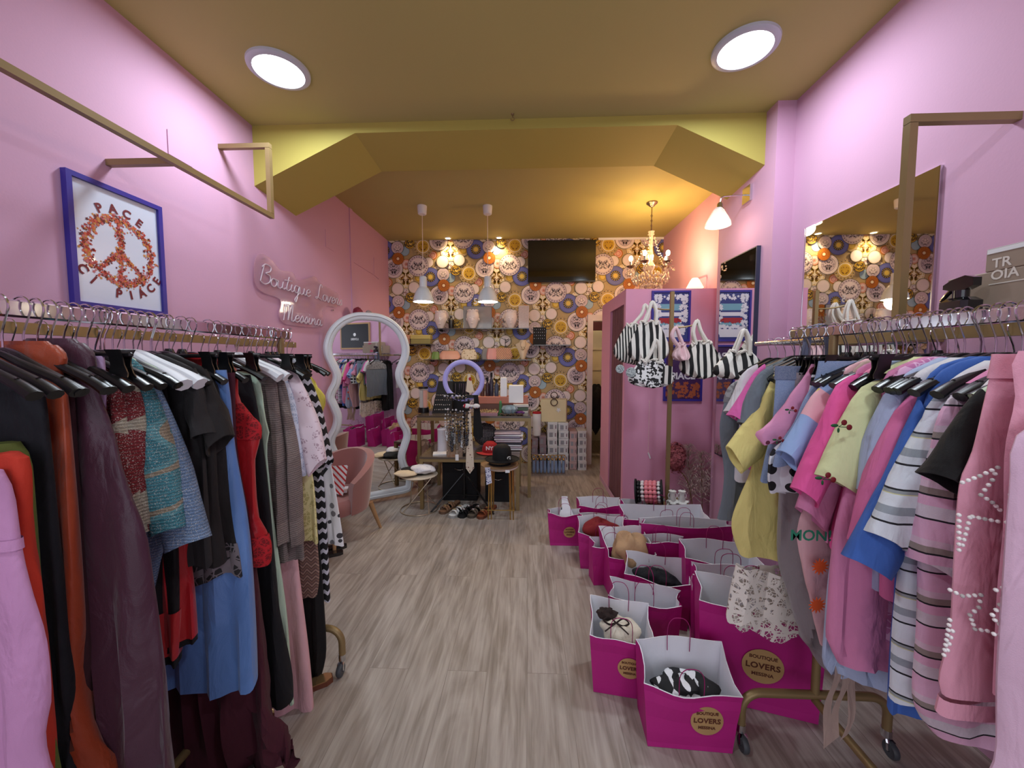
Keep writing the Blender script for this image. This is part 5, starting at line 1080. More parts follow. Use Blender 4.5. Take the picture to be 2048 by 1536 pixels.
def pbox(label, y0, y1, z0, z1, stripe):
    x0, x1 = 1.50, XR-.02
    o = thing('gift_box', label, 'box', ((x0+x1)/2, (y0+y1)/2, z0)); m = MB(); m.box(x0, x1, y0, y1, z0, z1, bev=.003); m.build('carton', KR, o, False)
    m = MB(); add_text(m, 'TR', lambda x, y: (x0-.001, y1-.045-x, z1-.05+y), .042, .0008); add_text(m, 'OIA', lambda x, y: (x0-.001, y1-.055-x, z1-.088+y), .042, .0008)
    m.box(x0-.001, x0, y1-.12, y1-.015, z1-.116, z1-.113); m.build('lettering', PRN, o, False)
    m = MB(); m.lump((x0+.002, (y0+y1)/2-.03, z0+.05), .04, (.08, 1.4, .9), 3, .2); m.build('pink_print', mat('rose_print', (190, 80, 110), .6), o)
    if stripe: m = MB(); m.box(x0-.0015, x0, y0+.005, y1-.005, z1-.016, z1-.002); m.box(x0+.002, x1-.002, y0+.002, y1-.002, z1, z1+.001); m.build('white_band', WHITE, o, False)
    return o
zm_ = PX(1895, 560, 1.5).z; pbox('lower grey carton with printed letters on the clear shelf', .95, PX(1895, 560, 1.5).y, 1.626, zm_, False)
pbox('upper grey carton with white top on the lower carton', .98, PX(1972, 505, 1.5).y, zm_, PX(1975, 500, 1.5).z, True)
q = PX(1921, 600, 1.43); BY_ = q.y; zq = PX(1, 596, 1.43).z; zq = hit(1921, 596, 0, 1.43).z; o = thing('spray_bottle', 'black trigger spray bottle on the clear shelf', 'bottle', (1.43, BY_, 1.626))
bw = .044; m = MB(); m.box(1.395, 1.465, BY_-bw, BY_+bw, 1.626, zq, bev=.012); m.build('bottle_body', mat('black_gloss', (20, 20, 24), .15, coat=.5), o)
m = MB(); m.cyl((1.43, BY_, zq), (1.43, BY_, zq+.024), .020, 14)
m.grid([[(1.43+s1_*.013, BY_-x, zq+z) for s1_, z in ((-1, z0_), (1, z0_), (1, z1_), (-1, z1_))] for x, z0_, z1_ in ((-.045, .034, .048), (-.02, .026, .062), (.02, .024, .070), (.045, .034, .060))], True, True, True)
m.tube(smoothpath([(1.43, BY_+.02, zq+.034), (1.43, BY_+.042, zq+.016), (1.43, BY_+.058, zq-.004)], 4), .007, 8); m.build('trigger', mat('black_gloss', (20, 20, 24), .15), o)
# ---------------------------------------------------------------- changing cubicle with curtain
cy0, cy1 = 3.66, 4.80; czt = PY(1250, 578, cy0).z; cx = PY(1250, 700, cy0).x
PINKC = mat('pink_cubicle_paint', (224, 158, 188), .6, var=.02)
o = thing('changing_cubicle', 'pink changing cubicle with open curtained side', 'cubicle', (cx, cy0, 0))
m = MB(); m.box(cx, XR2, cy0, cy0+.04, 0, czt); m.build('front_panel', PINKC, o, False)
m = MB(); m.box(cx, cx+.04, cy0+.04, cy0+.07, 0, czt); m.box(cx, cx+.05, 4.33, cy1, 0, czt); m.build('jamb', PINKC, o, False)
m = MB(); m.box(cx, cx+.04, cy0+.07, 4.33, czt-.13, czt); m.build('lintel', PINKC, o, False)
m = MB(); m.box(cx+.05, XR2, cy1-.04, cy1, 0, czt); m.build('rear_panel', PINKC, o, False)
m = MB(); m.box(cx-.004, cx+.001, cy0, cy1, 0, .06); m.build('skirting', PINK, o, False)
o = thing('curtain', 'dusty mauve curtain hanging in the cubicle opening', 'curtain', (cx+.05, 4.2, czt-.15))
m = MB(); m.cyl((cx+.06, cy0+.04, czt-.11), (cx+.06, 4.70, czt-.11), .008, 8); m.build('curtain_rod', BRASS, o)
m = MB(); n = 60; m.grid([[(cx+.045+.030*math.sin(i*1.15)*(1+.3*(1-z)), cy0+.085+.62*i/n, .03+z*(czt-.16)) for i in range(n+1)] for z in (0, .3, .6, .95, 1)], False); m.build('curtain_cloth', cloth('mauve_curtain', (140, 92, 94)), o)
# posters on the cubicle
def flower_poster(x0, x1, z0, z1, label, words=None):
    o = thing('framed_poster', label, 'poster', ((x0+x1)/2, cy0, (z0+z1)/2)); y = cy0; wd = .018
    m = MB(); m.box(x0, x1, y-.02, y, z0, z0+wd); m.box(x0, x1, y-.02, y, z1-wd, z1); m.box(x0, x0+wd, y-.02, y, z0+wd, z1-wd); m.box(x1-wd, x1, y-.02, y, z0+wd, z1-wd); m.build('frame', BLU, o, False)
    m = MB(); m.box(x0+wd, x1-wd, y-.010, y, z0+wd, z1-wd); sh = m.build('print_sheet', mat('indigo_print', (54, 62, 128), .3) if not words else mat('plum_print', (74, 44, 92), .3), o, False)
    rn = random.Random(8); m = MB(); W_, H_ = x1-x0-2*wd, z1-z0-2*wd
    def star(px, pz, r, c, q): m.cur = c; a = rn.uniform(0, 6); m.quad(*[(px+r*(1 if i % 2 else .5)*math.cos(a+PI*i/5), y-.0105-q*.00003, pz+r*(1 if i % 2 else .5)*math.sin(a+PI*i/5)) for i in range(10)])
    def rect(ax, bx, az, bz, c): m.cur = c; m.quad((x0+wd+ax*W_, y-.0104, z0+wd+az*H_), (x0+wd+bx*W_, y-.0104, z0+wd+az*H_), (x0+wd+bx*W_, y-.0104, z0+wd+bz*H_), (x0+wd+ax*W_, y-.0104, z0+wd+bz*H_))
    if not words:
        for az, bz, c in ((.62, .76, 2), (.50, .58, 0), (.40, .46, 1), (.30, .36, 2), (.05, .22, 0)): rect(.18, .8, az, bz, c)
        for i in range(190):
            e = rn.random()
            if e < .34: p = (rn.uniform(.05, .95), rn.choice((rn.uniform(.86, .96), rn.uniform(.22, .3))))
            elif e < .85: p = (rn.choice((rn.uniform(.04, .2), rn.uniform(.76, .96))), rn.uniform(.05, .95))
            else: p = (rn.uniform(.2, .8), rn.uniform(.36, .44))
            star(x0+wd+p[0]*W_, z0+wd+p[1]*H_, rn.uniform(.013, .024), 1 if e >= .85 else 0, i % 40)
    else:
        for i in range(90): star(x0+wd+rn.random()*W_, z0+wd+rn.uniform(.03, .32)*H_, rn.uniform(.012, .022), 3, i % 40)
        for i, (t, fz) in enumerate((('PACE', .82), ('CI', .62), ('PIACE', .44))):
            m.cur = 0; add_text(m, t, lambda x, zq: (x0+wd+W_/2+x, y-.0125, z0+wd+H_*fz+zq), .085, .003)
    m.build('artwork', [mat('print_white', (228, 226, 236), .5), mat('print_red', (170, 40, 50), .5), mat('print_teal', (120, 170, 190), .5), mat('print_copper', (176, 92, 60), .5)], sh, False)
a, b2 = PY(1303, 582, cy0), PY(1378, 683, cy0); flower_poster(a.x, b2.x, b2.z, a.z, 'blue framed floral poster, upper one on the cubicle')
a, b2 = PY(1328, 690, cy0), PY(1402, 802, cy0); flower_poster(a.x, b2.x, b2.z, a.z, 'blue framed lettered poster, lower one on the cubicle', True)
o = thing('pull_cord', 'thin cord with white toggle on the cubicle front', 'cord', (0, 0, 0)); a = PY(1296, 905, cy0); o.location = (a.x, cy0, a.z); ORG[o.name] = (a.x, cy0, a.z)
m = MB(); m.tube([(a.x, cy0-.006, a.z+.5), (a.x, cy0-.006, a.z)], .0012, 5); m.build('cord', mat('white_cord', (240, 225, 205), .6), o)
m = MB(); m.cyl((a.x, cy0-.008, a.z), (a.x+.02, cy0-.008, a.z-.055), .007, 8); m.build('toggle', WHITE, o)
# ---------------------------------------------------------------- bag stand with striped totes
sy = 3.20; sp = PY(1340, 760, sy); sx = sp.x
o = thing('bag_stand', 'slim brass bag stand before the cubicle', 'stand', (sx, sy, 0)); ztp = PY(1343, 583, sy).z
m = MB(); m.box(sx-.014, sx+.014, sy-.014, sy+.014, .31, ztp); m.build('pole', BRASS, o, False)
m = MB(); m.box(sx-.17, sx+.17, sy-.13, sy+.13, .29, .31, bev=.004); m.build('top_plate', BRASS, o, False)
m = MB()
for dx, dy in ((-.155, -.115), (.155, -.115), (-.155, .115), (.155, .115)): m.box(sx+dx-.01, sx+dx+.01, sy+dy-.01, sy+dy+.01, 0, .29)
m.build('leg', BRASS, o, False)
hk = [PY(1297, 607, sy), PY(1388, 642, sy), PY(1355, 660, sy)]
for h_ in hk[:2]: m = MB(); m.tube(smoothpath([(sx, sy, h_.z-.05), ((sx+h_.x)/2, sy-.02, h_.z-.05), (h_.x, sy-.05, h_.z-.03), (h_.x, sy-.06, h_.z)], 4), .006, 8); m.sphere((h_.x, sy-.06, h_.z), .012, 10, 6); m.build('hook', BRASS, o)
ZB = stripes('black_ivory_stripes', [(0, (22, 24, 26)), (.48, (228, 226, 218))], .052, 0, axis=0)
ZB2 = stripes('black_ivory_narrow_stripes', [(0, (22, 24, 26)), (.5, (228, 226, 218))], .030, .35, axis=0)
HT = patches('houndstooth_weave', [(0, (24, 24, 28)), (.5, (222, 222, 222))], 70)
IV = cloth('ivory_cotton_cord', (232, 228, 218))
def tote(label, px, pyt, pyb, w, Y, mt, hx, hz, rz=0, seed=1, belly=1.35, charm=None, hcol=None):
    c = PY(px, pyb, Y); t = PY(px, pyt, Y); h = t.z-c.z; o = thing('tote_bag', label, 'bag', (c.x, Y, c.z)); m = MB(); rings = []
    for i in range(15):
        u = i/14; ww = w/2*(belly*(1-(2*max(0, .35-u)/.7)**2)**.5 if u < .35 else belly-(belly-.55)*((u-.35)/.65)**1.3); dd = .075*(1-u*.75)*(1 if u > .05 else .6)
        rings.append([(c.x+ww*math.cos(a), Y+dd*math.sin(a)*(1+.18*math.sin(9*a+u*3))+.01*math.sin(7*a+seed)*u, c.z+u*h+.012*math.sin(5*a+seed)*u) for a in [2*PI*j/40 for j in range(40)]])
    m.grid(rings, True, True, False); m.build('bag_body', mt, o)
    m = MB(); rf_ = rings[-1]; m.tube([(p[0], p[1], p[2]) for p in rf_], [.008+.004*math.sin(j*2.1) for j in range(40)], 6, True); m.build('ruffle', IV if not hcol else hcol, o)
    for s in (-1, 1):
        m = MB(); m.tube(smoothpath([(c.x-w*.18, Y+s*.02, t.z-.02), (hx-.03, Y+s*.015, (t.z+hz)/2), (hx, Y+s*.008, hz), (hx+.03, Y+s*.015, (t.z+hz)/2), (c.x+w*.20, Y+s*.02, t.z-.02)], 5), .011, 8, flat=.5); m.build('handle', IV if not hcol else hcol, o)
    return o, c, h
H1 = hk[0]; H2 = hk[1]
tote('black and ivory striped tote, rearmost on the left hook', 1270, 650, 730, .27, sy+.06, ZB2, H1.x-.01, H1.z, seed=4)
tote('black and ivory striped tote, front one on the left hook', 1296, 645, 728, .25, sy-.10, ZB, H1.x, H1.z, seed=2)
o, c, h = tote('houndstooth tote with striped end hanging below the striped ones', 1302, 722, 776, .30, sy-.20, HT, PY(1312, 680, sy-.2).x, PY(1312, 680, sy-.2).z, seed=3, belly=1.2)
m = MB(); cc_ = PY(1262, 745, sy-.29); m.lathe([(.001, -.006), (.034, -.006), (.038, 0), (.034, .006), (.001, .006)], (cc_.x, sy-.29, cc_.z), 26, 'y'); cc2 = PY(1240, 738, sy-.27); m.lathe([(.001, -.006), (.030, -.006), (.033, 0), (.03, .006), (.001, .006)], (cc2.x, sy-.27, cc2.z), 26, 'y')
m.build('glitter_disc', patches('silver_glitter', [(0, (150, 160, 160)), (.4, (205, 215, 215)), (.7, (110, 120, 124))], 260), o)
m = MB(); e = PY(1335, 750, sy-.285); m.grid([[(e.x+x, sy-.285+.004*math.sin(x*90), e.z+z*(1-.2*abs(x)/.04)) for x in (-.035, -.012, .012, .035)] for z in (-.075, -.03, .03, .075)], False); m.build('striped_end', ZB, o)
tote('black and ivory striped tote alone on the right hook', 1402, 685, 758, .26, sy-.06, ZB, H2.x, H2.z, seed=6)
tote('small blush pink satin pouch between the striped totes', 1362, 690, 722, .10, sy-.10, satin('blush_satin', (226, 190, 196)), PY(1352, 655, sy-.1).x, PY(1352, 655, sy-.1).z, seed=7, hcol=satin('blush_satin', (226, 190, 196)))
tote('striped tote hanging from the round rail beyond the right rack', 1478, 705, 760, .24, 2.42, ZB, PY(1488, 660, 2.42).x, PY(1488, 660, 2.42).z, seed=8)
# headband display and scrunchies on the stand plate
dz0 = PY(1, 985, sy).z
def headroll(label, x, y, z, r, L_, cols, lean=0.3):
    o = thing('headband_display', label, 'display', (x, y, z)); m = MB(); ax = Vector((math.cos(.25), -.35, lean*.3)).normalized(); u = Vector((0, 0, 1)); u = (u-ax*u.dot(ax)).normalized(); v = ax.cross(u); c0 = Vector((x, y, z))
    m.cyl(c0-ax*L_/2, c0+ax*L_/2, r*.9, 24); m.cyl(c0-ax*(L_/2+.012), c0-ax*L_/2, r*1.35, 24); m.cyl(c0+ax*L_/2, c0+ax*(L_/2+.012), r*1.35, 24); m.build('spool', BLACKM, o)
    for i, (cm, rb) in enumerate(cols):
        m = MB(); p = c0+ax*(-L_/2+L_*(i+.5)/len(cols))
        for j in range(14): t = 2*PI*j/14; q = p+(u*math.cos(t)+v*math.sin(t))*r; m.sphere(tuple(q), rb, 8, 6)
        m.build('beaded_band', cm, o)
pk = mat('pink_beads', (226, 130, 140), .35); bk = mat('white_floral_beads', (220, 214, 214), .4); wt = mat('white_beads', (230, 228, 226), .4); bl = mat('black_beads', (26, 24, 26), .4)
q = PY(1298, 968, sy-.04); headroll('black spool of pink beaded headbands on the stand plate', q.x, sy-.04, .31+.10, .075, .19, [(bl, .016), (bk, .016), (pk, .020), (pk, .020), (pk, .020), (wt, .014)])
for i, (px, py) in enumerate(((1345, 985), (1364, 988))):
    q = PY(px, py, sy-.1); o = thing('scrunchie_bundle', ['left', 'right'][i]+' bundle of white cord scrunchies beside the headbands', 'hair ties', (q.x, sy-.1, .33)); m = MB()
    m.lump((q.x, sy-.1, .345), .045, (1, .8, .6), i, .35); m.lathe([(.018, 0), (.028, .03), (.020, .07), (.030, .10), (.01, .11)], (q.x, sy-.1, .34), 14); m.build('elastic_bundle', cloth('white_cord_cloth', (226, 226, 220)), o)
    m = MB(); m.tube(arc((q.x, sy-.1, .40), .034, 0, 2*PI, 16)[:-1], .003, 6, True); m.build('elastic_loop', WHITE, o)
# dried hydrangea and pampas grass
q = PY(1352, 915, 3.5); o = thing('dried_hydrangea', 'dried pink hydrangea head on long stem by the cubicle', 'flower', (q.x+.18, 3.5, 0)); rn = random.Random(4); m = MB()
for i in range(420):
    u = Vector((rn.gauss(0, 1), rn.gauss(0, 1), rn.gauss(0, 1))).normalized(); r = rn.uniform(.8, 1.05); p = Vector((q.x+u.x*.085*r, 3.5+u.y*.085*r, q.z+u.z*.145*r)); s_ = rn.uniform(.013, .022); a = u.orthogonal().normalized(); b3 = u.cross(a)
    th = rn.uniform(0, 3); m.quad(*[tuple(p+(a*math.cos(th+k*PI/2)+b3*math.sin(th+k*PI/2))*s_*(1 if k % 2 else .55)+u*.004*(k % 2)) for k in range(4)])
m.lump((q.x, 3.5, q.z), .07, (.95, .95, 1.6), 3, .1); m.build('flower_head', mat('dried_pink_petals', (190, 104, 112), .8, var=.25, nscale=60), o, False)
m = MB(); m.tube(smoothpath([(q.x+.02, 3.5, q.z-.1), (q.x+.12, 3.5, q.z-.25), (q.x+.18, 3.5, .02)], 6), .005, 6); m.build('stem', mat('dry_stem', (120, 90, 60), .8), o)
for k, (px, py, bx, lb) in enumerate(((1375, 890, .16, 'left'), (1402, 905, .1, 'middle'), (1432, 905, .02, 'right'))):
    t = PY(px, py, 3.52-.04*k); o = thing('pampas_grass', lb+' pampas grass plume leaning on the cubicle', 'dried grass', (t.x+bx*.3, 3.52-.04*k, 0)); Y = 3.52-.04*k
    stem = smoothpath([(t.x+bx*.3, Y, .01), (t.x+bx*.2, Y, t.z*.5), (t.x, Y, t.z)], 8); m = MB(); m.tube(stem, .003, 5); m.build('stem', mat('dry_stem', (120, 90, 60), .8), o)
    m = MB()
    for i in range(260):
        f = rn.uniform(.35, 1); j = min(len(stem)-2, int(f*(len(stem)-1))); p = stem[j]; L_ = .12*(1.15-f)+.03; d = Vector((rn.gauss(0, 1), rn.gauss(0, .6), rn.uniform(.1, 1.4))).normalized(); w_ = Vector((.0022, 0, .0)); e = p+d*L_; g = e+Vector((d.x*.03, d.y*.03, -.02))
        m.quad(p-w_, p+w_, e+w_, e-w_); m.quad(e-w_, e+w_, g)
    m.build('plume', mat('dry_plume', (205, 180, 172), .9, var=.15, nscale=40), o, False)
# ---------------------------------------------------------------- television
tv0, tv1 = PY(1056, 481, 5.40), PY(1191, 563, 5.40); o = thing('television', 'black wall television under the mustard ceiling', 'television', ((tv0.x+tv1.x)/2, 5.42, tv1.z))
m = MB(); m.box(tv0.x, tv1.x, 5.40, 5.44, tv1.z, tv0.z, bev=.004); m.build('casing', BLACK, o, False)
m = MB(); m.box(tv0.x+.008, tv1.x-.008, 5.397, 5.401, tv1.z+.014, tv0.z-.008); m.build('screen', mat('screen_glass', (9, 11, 15), .08, var=0, coat=1), o, False)
m = MB(); m.box((tv0.x+tv1.x)/2-.1, (tv0.x+tv1.x)/2+.1, 5.44, YB-.01, tv1.z+.15, tv0.z-.15); m.build('wall_bracket', BLACKM, o, False)
# ---------------------------------------------------------------- wall shelves
SY = 5.30
def wx(px, Y=SY): return PY(px, 700, Y).x
def wz(py, Y=SY): return PY(1000, py, Y).z
def shelf(label, p0, p1, py):
    z = wz(py); o = thing('wall_shelf', label, 'shelf', ((wx(p0)+wx(p1))/2, 5.4, z)); m = MB(); m.box(wx(p0), wx(p1), 5.22, YB-.01, z-.012, z); m.build('shelf_board', glassmat('smoked_shelf_glass', (70, 70, 70), .75), o, False)
    m = MB()
    for x in (wx(p0)+.08, wx(p1)-.08): m.box(x-.006, x+.006, 5.3, YB-.01, z-.03, z-.012)
    m.build('bracket', BLACKM, o, False); return z
s1 = shelf('upper wall shelf with face vases under the pendants', 868, 1058, 657); s2 = shelf('lower wall shelf with clutches and necklace bust', 850, 1062, 719)
s3 = shelf('short wall shelf with two boxes beside the mirror top', 808, 864, 688); s4 = shelf('short empty shelf right of the earring card', 1068, 1142, 690)
def bx(name, label, cat, p0, p1, pt, z0, mt, d=.12, Y=SY, lid=None, part='carton'):
    o = thing(name, label, cat, ((wx(p0, Y)+wx(p1, Y))/2, Y, z0)); z1 = wz(pt, Y); m = MB(); m.box(wx(p0, Y), wx(p1, Y), Y-d/2, Y+d/2, z0, z1 if not lid else z1-(z1-z0)*.45, bev=.004); m.build(part, mt, o, False)
    if lid: m = MB(); m.box(wx(p0, Y)-.003, wx(p1, Y)+.003, Y-d/2-.003, Y+d/2+.003, z1-(z1-z0)*.45, z1, bev=.004); m.build('lid', lid, o, False)
    return o
bx('gift_box', 'olive green lidded box on the short shelf', 'box', 824, 863, 670, s3, mat('olive_box', (150, 140, 84), .5), lid=mat('olive_lid', (196, 180, 106), .5))
bx('gift_box', 'small blush box left of the olive box', 'box', 810, 822, 670, s3, mat('blush_box', (190, 140, 120), .5), lid=mat('blush_lid', (205, 150, 120), .5))
PORC = mat('white_porcelain', (226, 214, 214), .25, var=.02, coat=.5)
def facevase(px, pt, label, k=1.0):
    x = wx(px); h = wz(pt)-s1; o = thing('face_vase', label, 'vase', (x, SY, s1)); m = MB(); rings = []
    for i in range(13):
        u = i/12; r = (.035+.05*math.sin(min(1, u*1.25)*PI*.62))*k; r = r if u < .8 else r*(1-.1*math.sin((u-.8)*15))
        rings.append([(x+r*math.cos(a)*(1 if True else 0), SY+r*.9*math.sin(a)-(.016*math.exp(-((u-.45)/.09)**2)*math.exp(-((a-4.71)/.25)**2)), s1+u*h*(1+.03*math.sin(a*8)*(u > .85))) for a in [2*PI*j/32 for j in range(32)]])
    m.grid(rings, True, True, False); m.build('vase_body', PORC, o)
    m = MB()
    for s in (-1, 1): m.sphere((x+s*.026*k, SY-.075*k, s1+h*.55), .010, 8, 6, (1.4, .5, .7)); m.sphere((x+s*.085*k, SY, s1+h*.5), .014, 8, 6, (.6, 1, 1.5))
    m.sphere((x, SY-.078*k, s1+h*.27), .012, 8, 6, (1.6, .5, .6)); m.build('face_features', PORC, o)
    m = MB()
    for j in range(9): a = 2*PI*j/9; m.sphere((x+.062*k*math.cos(a), SY+.055*k*math.sin(a), s1+h*.96), .018, 8, 6, (1, 1, .9))
    m.build('crown', PORC, o)
facevase(882, 622, 'white crowned face vase at the left end of upper shelf'); facevase(946, 620, 'white crowned face vase before the clear picture stand'); facevase(1022, 622, 'white crowned face vase at the right of upper shelf')
x = wx(903); o = thing('reed_diffuser', 'black reed diffuser bottle on upper shelf', 'diffuser', (x, SY, s1)); m = MB(); hq = wz(632)-s1; m.lathe([(.001, 0), (.036, 0), (.038, .01), (.038, hq*.7), (.016, hq*.85), (.016, hq)], (x, SY, s1), 24); m.build('bottle_body', BLACK, o)
m = MB()
for dx in (-.03, -.01, .015): m.cyl((x, SY, s1+.05), (x+dx, SY, wz(608)), .002, 5)
m.build('reed', BLACKM, o)
o = thing('picture_frame', 'clear acrylic picture stand on upper shelf', 'frame', (wx(953), SY+.06, s1)); m = MB(); x0, x1, zt = wx(926), wx(983), wz(611)
m.box(x0, x1, SY+.055, SY+.06, s1, zt); m.build('pane', glassmat('grey_acrylic', (170, 172, 176), .55), o, False)
m = MB(); m.box(x0, x0+.006, SY+.05, SY+.065, s1, zt); m.box(x1-.006, x1, SY+.05, SY+.065, s1, zt); m.box(x0, x1, SY+.05, SY+.065, zt-.006, zt); m.build('frame', mat('grey_metal_edge', (90, 92, 96), .3, .8), o, False)
o = thing('display_card', 'white figure standing on a clear stand behind the pendant', 'sign', (wx(951), SY+.03, wz(611))); m = MB(); add_text(m, '5', lambda x, y: (wx(951)+x, SY+.04, wz(602)+y), .12, .002); m.build('numeral', WHITE, o, False)
bx('perfume_box', 'tall textured glass box at the end of upper shelf', 'box', 1037, 1058, 612, s1, mat('ribbed_glass_box', (206, 190, 188), .2, var=.15, nscale=50, coat=.6), .08, part='box_body')
for i, px in enumerate((990, 997, 1003)):
    x = wx(px); o = thing('jewellery_stand', ['leftmost', 'middle', 'rightmost'][i]+' little jewellery tree on upper shelf', 'jewellery', (x, SY, s1)); m = MB(); z = wz(628+i*4); m.cyl((x, SY, s1), (x, SY, z), .004, 6); m.lathe([(.022, 0), (.02, .006), (.003, .01)], (x, SY, s1), 12); m.build('stand', BRASS, o)
    m = MB()
    for j in range(14): t = j*.9; m.sphere((x+.018*math.cos(t), SY+.018*math.sin(t), s1+.03+j*(z-s1-.03)/14), .007, 6, 4)
    m.build('beads', mat('copper_beads', (150, 90, 70), .3, .5), o)
# lower shelf goods
def pouch(name, label, cat, p0, p1, pt, mt, seed=1, z0=None, Y=SY-.02, d=.05, clasp=None):
    z0 = s2 if z0 is None else z0; x0, x1, z1 = wx(p0, Y), wx(p1, Y), wz(pt, Y); o = thing(name, label, cat, ((x0+x1)/2, Y, z0)); m = MB(); h = z1-z0; cxm = (x0+x1)/2; rings = []
    for i in range(9):
        u = i/8; f = (1-.32*u**2)*(.85+.15*math.sin(min(1, u*3)*PI/2)); rings.append([(cxm+(x1-x0)/2*f*math.copysign(abs(math.cos(a))**.7, math.cos(a)), Y+d*(1-.75*u)*math.sin(a)*(1+.12*math.sin(8*a+seed)), z0+.002+u*h) for a in [2*PI*j/28 for j in range(28)]])
    m.grid(rings, True, True, True); m.build('bag_body', mt, o)
    m = MB(); m.box(x0+.2*(x1-x0), x1-.2*(x1-x0), Y-.008, Y+.008, z1-.004, z1+.008, bev=.003); m.build('clasp', clasp or BRASS, o)
    return o
pouch('clutch_bag', 'green clutch at the left end of lower shelf', 'bag', 862, 880, 704, mat('green_leather', (110, 140, 70), .4)); pouch('clutch_bag', 'peach leather clutch beside the green one', 'bag', 877, 922, 702, mat('peach_leather', (222, 164, 142), .4))
pouch('clutch_bag', 'cream pouch with gold figures on lower shelf', 'bag', 921, 955, 699, dots('gold_figured_cream', (214, 200, 178), (140, 110, 60), 40, .3, .6), 3)
pouch('clutch_bag', 'grey box clutch behind the pink purse', 'bag', 962, 985, 697, mat('grey_suede', (140, 136, 136), .7), Y=SY+.05); pouch('clutch_bag', 'round pink purse on lower shelf', 'bag', 972, 996, 697, mat('pink_leather', (205, 140, 138), .4))
pouch('clutch_bag', 'peach and black zebra clutch on lower shelf', 'bag', 987, 1026, 696, stripes('peach_zebra', [(0, (226, 176, 140)), (.55, (60, 50, 66))], .022, .8), 5)
x = wx(1046); zt = wz(680); o = thing('necklace_bust', 'cream necklace bust with gold pendants', 'jewellery', (x, SY, s2)); m = MB()
m.grid([[(x-w_, SY+.02*t, z), (x-w_*.5, SY-.02, z), (x, SY-.035, z), (x+w_*.5, SY-.02, z), (x+w_, SY+.02*t, z)] for t, w_, z in ((1, .025, s2+.004), (1, .06, s2+(zt-s2)*.4), (1, .105, s2+(zt-s2)*.78), (1, .05, s2+(zt-s2)*.88), (.8, .04, zt))], False); m.build('bust', mat('cream_velvet', (228, 210, 184), .8), o)
m = MB()
for s in (-1, 1): m.tube(smoothpath([(x+s*.03, SY-.04, zt-.02), (x+s*.035, SY-.042, s2+(zt-s2)*.7), (x, SY-.045, s2+(zt-s2)*.5)], 4), .002, 5)
for j in range(6): m.sphere((x+.025*math.cos(j), SY-.048, s2+(zt-s2)*.55+.02*math.sin(j*2)), .006, 6, 4)
m.build('necklace', BRASS, o)
x = wx(1010); o = thing('jewellery_stand', 'black branch jewellery stand behind the zebra clutch', 'jewellery', (x, SY+.08, s2)); m = MB(); zt = wz(678); m.cyl((x, SY+.08, s2), (x, SY+.08, zt-.02), .004, 6)
rn = random.Random(2)
for i in range(16): z = s2+.05+rn.random()*(zt-s2-.05); m.tube([(x, SY+.08, z), (x+rn.uniform(-.09, .09), SY+.08+rn.uniform(-.02, .02), z+rn.uniform(.0, .04))], .0035, 5)
m.build('branches', BLACKM, o)
o = thing('display_card', 'black earring card at the end of the shelves', 'display', (wx(1079), SY, s4-.02)); m = MB(); m.box(wx(1066), wx(1092), SY-.005, SY+.005, wz(690), wz(655)); m.build('card', BLACKM, o, False)
m = MB()
for i in range(6):
    for j in range(4): m.sphere((wx(1068.5+4*i), SY-.008, wz(659+j*6)), .006 if (i+j) % 2 else .004, 6, 4, (.7, .5, 1.5))
m.build('earrings', CHROME, o)['kind'] = 'stuff'
# ---------------------------------------------------------------- counter table (brass frame) and goods
TY0, TY1 = 4.10, 4.72
tx0, tx1 = PY(834, 850, TY0).x, PY(1062, 850, TY0).x; tz = PY(950, 832, TY0).z
o = thing('console_table', 'tall brass framed table holding the jewellery', 'table', ((tx0+tx1)/2, TY0, 0)); m = MB(); m.box(tx0, tx1, TY0, TY1, tz-.02, tz); m.build('table_top', mat('smoked_top', (96, 84, 74), .2, coat=.5), o, False)
m = MB()
for y in (TY0, TY1-.03): m.box(tx0, tx1, y, y+.03, tz-.055, tz-.02)
for x in (tx0, tx1-.03): m.box(x, x+.03, TY0+.03, TY1-.03, tz-.055, tz-.02)
m.build('apron', BRASS, o, False)
for x in (tx0, tx1-.035):
    for y in (TY0, TY1-.035): m = MB(); m.box(x, x+.035, y, y+.035, 0, tz-.055); m.build('leg', BRASS, o, False)
LY0, LY1 = 3.98, 4.5; lx0, lx1 = PY(852, 910, LY0).x, PY(1040, 910, LY0).x; lz = PY(950, 903, LY0).z
o = thing('low_table', 'lower brass framed table in front of the tall one', 'table', ((lx0+lx1)/2, LY0, 0)); m = MB(); m.box(lx0, lx1, LY0-.25, LY1, lz-.02, lz); m.build('table_top', mat('smoked_top', (96, 84, 74), .2), o, False)
for x in (lx0, lx1-.035):
    for y in (LY0-.25, LY1-.035): m = MB(); m.box(x, x+.035, y, y+.035, 0, lz-.02); m.build('leg', BRASS, o, False)
m = MB(); m.box(lx0+.035, lx1-.035, LY0-.248, LY0-.222, lz-.05, lz-.02); m.build('apron', BRASS, o, False)
def lowX(px, Y): return PY(px, 900, Y).x
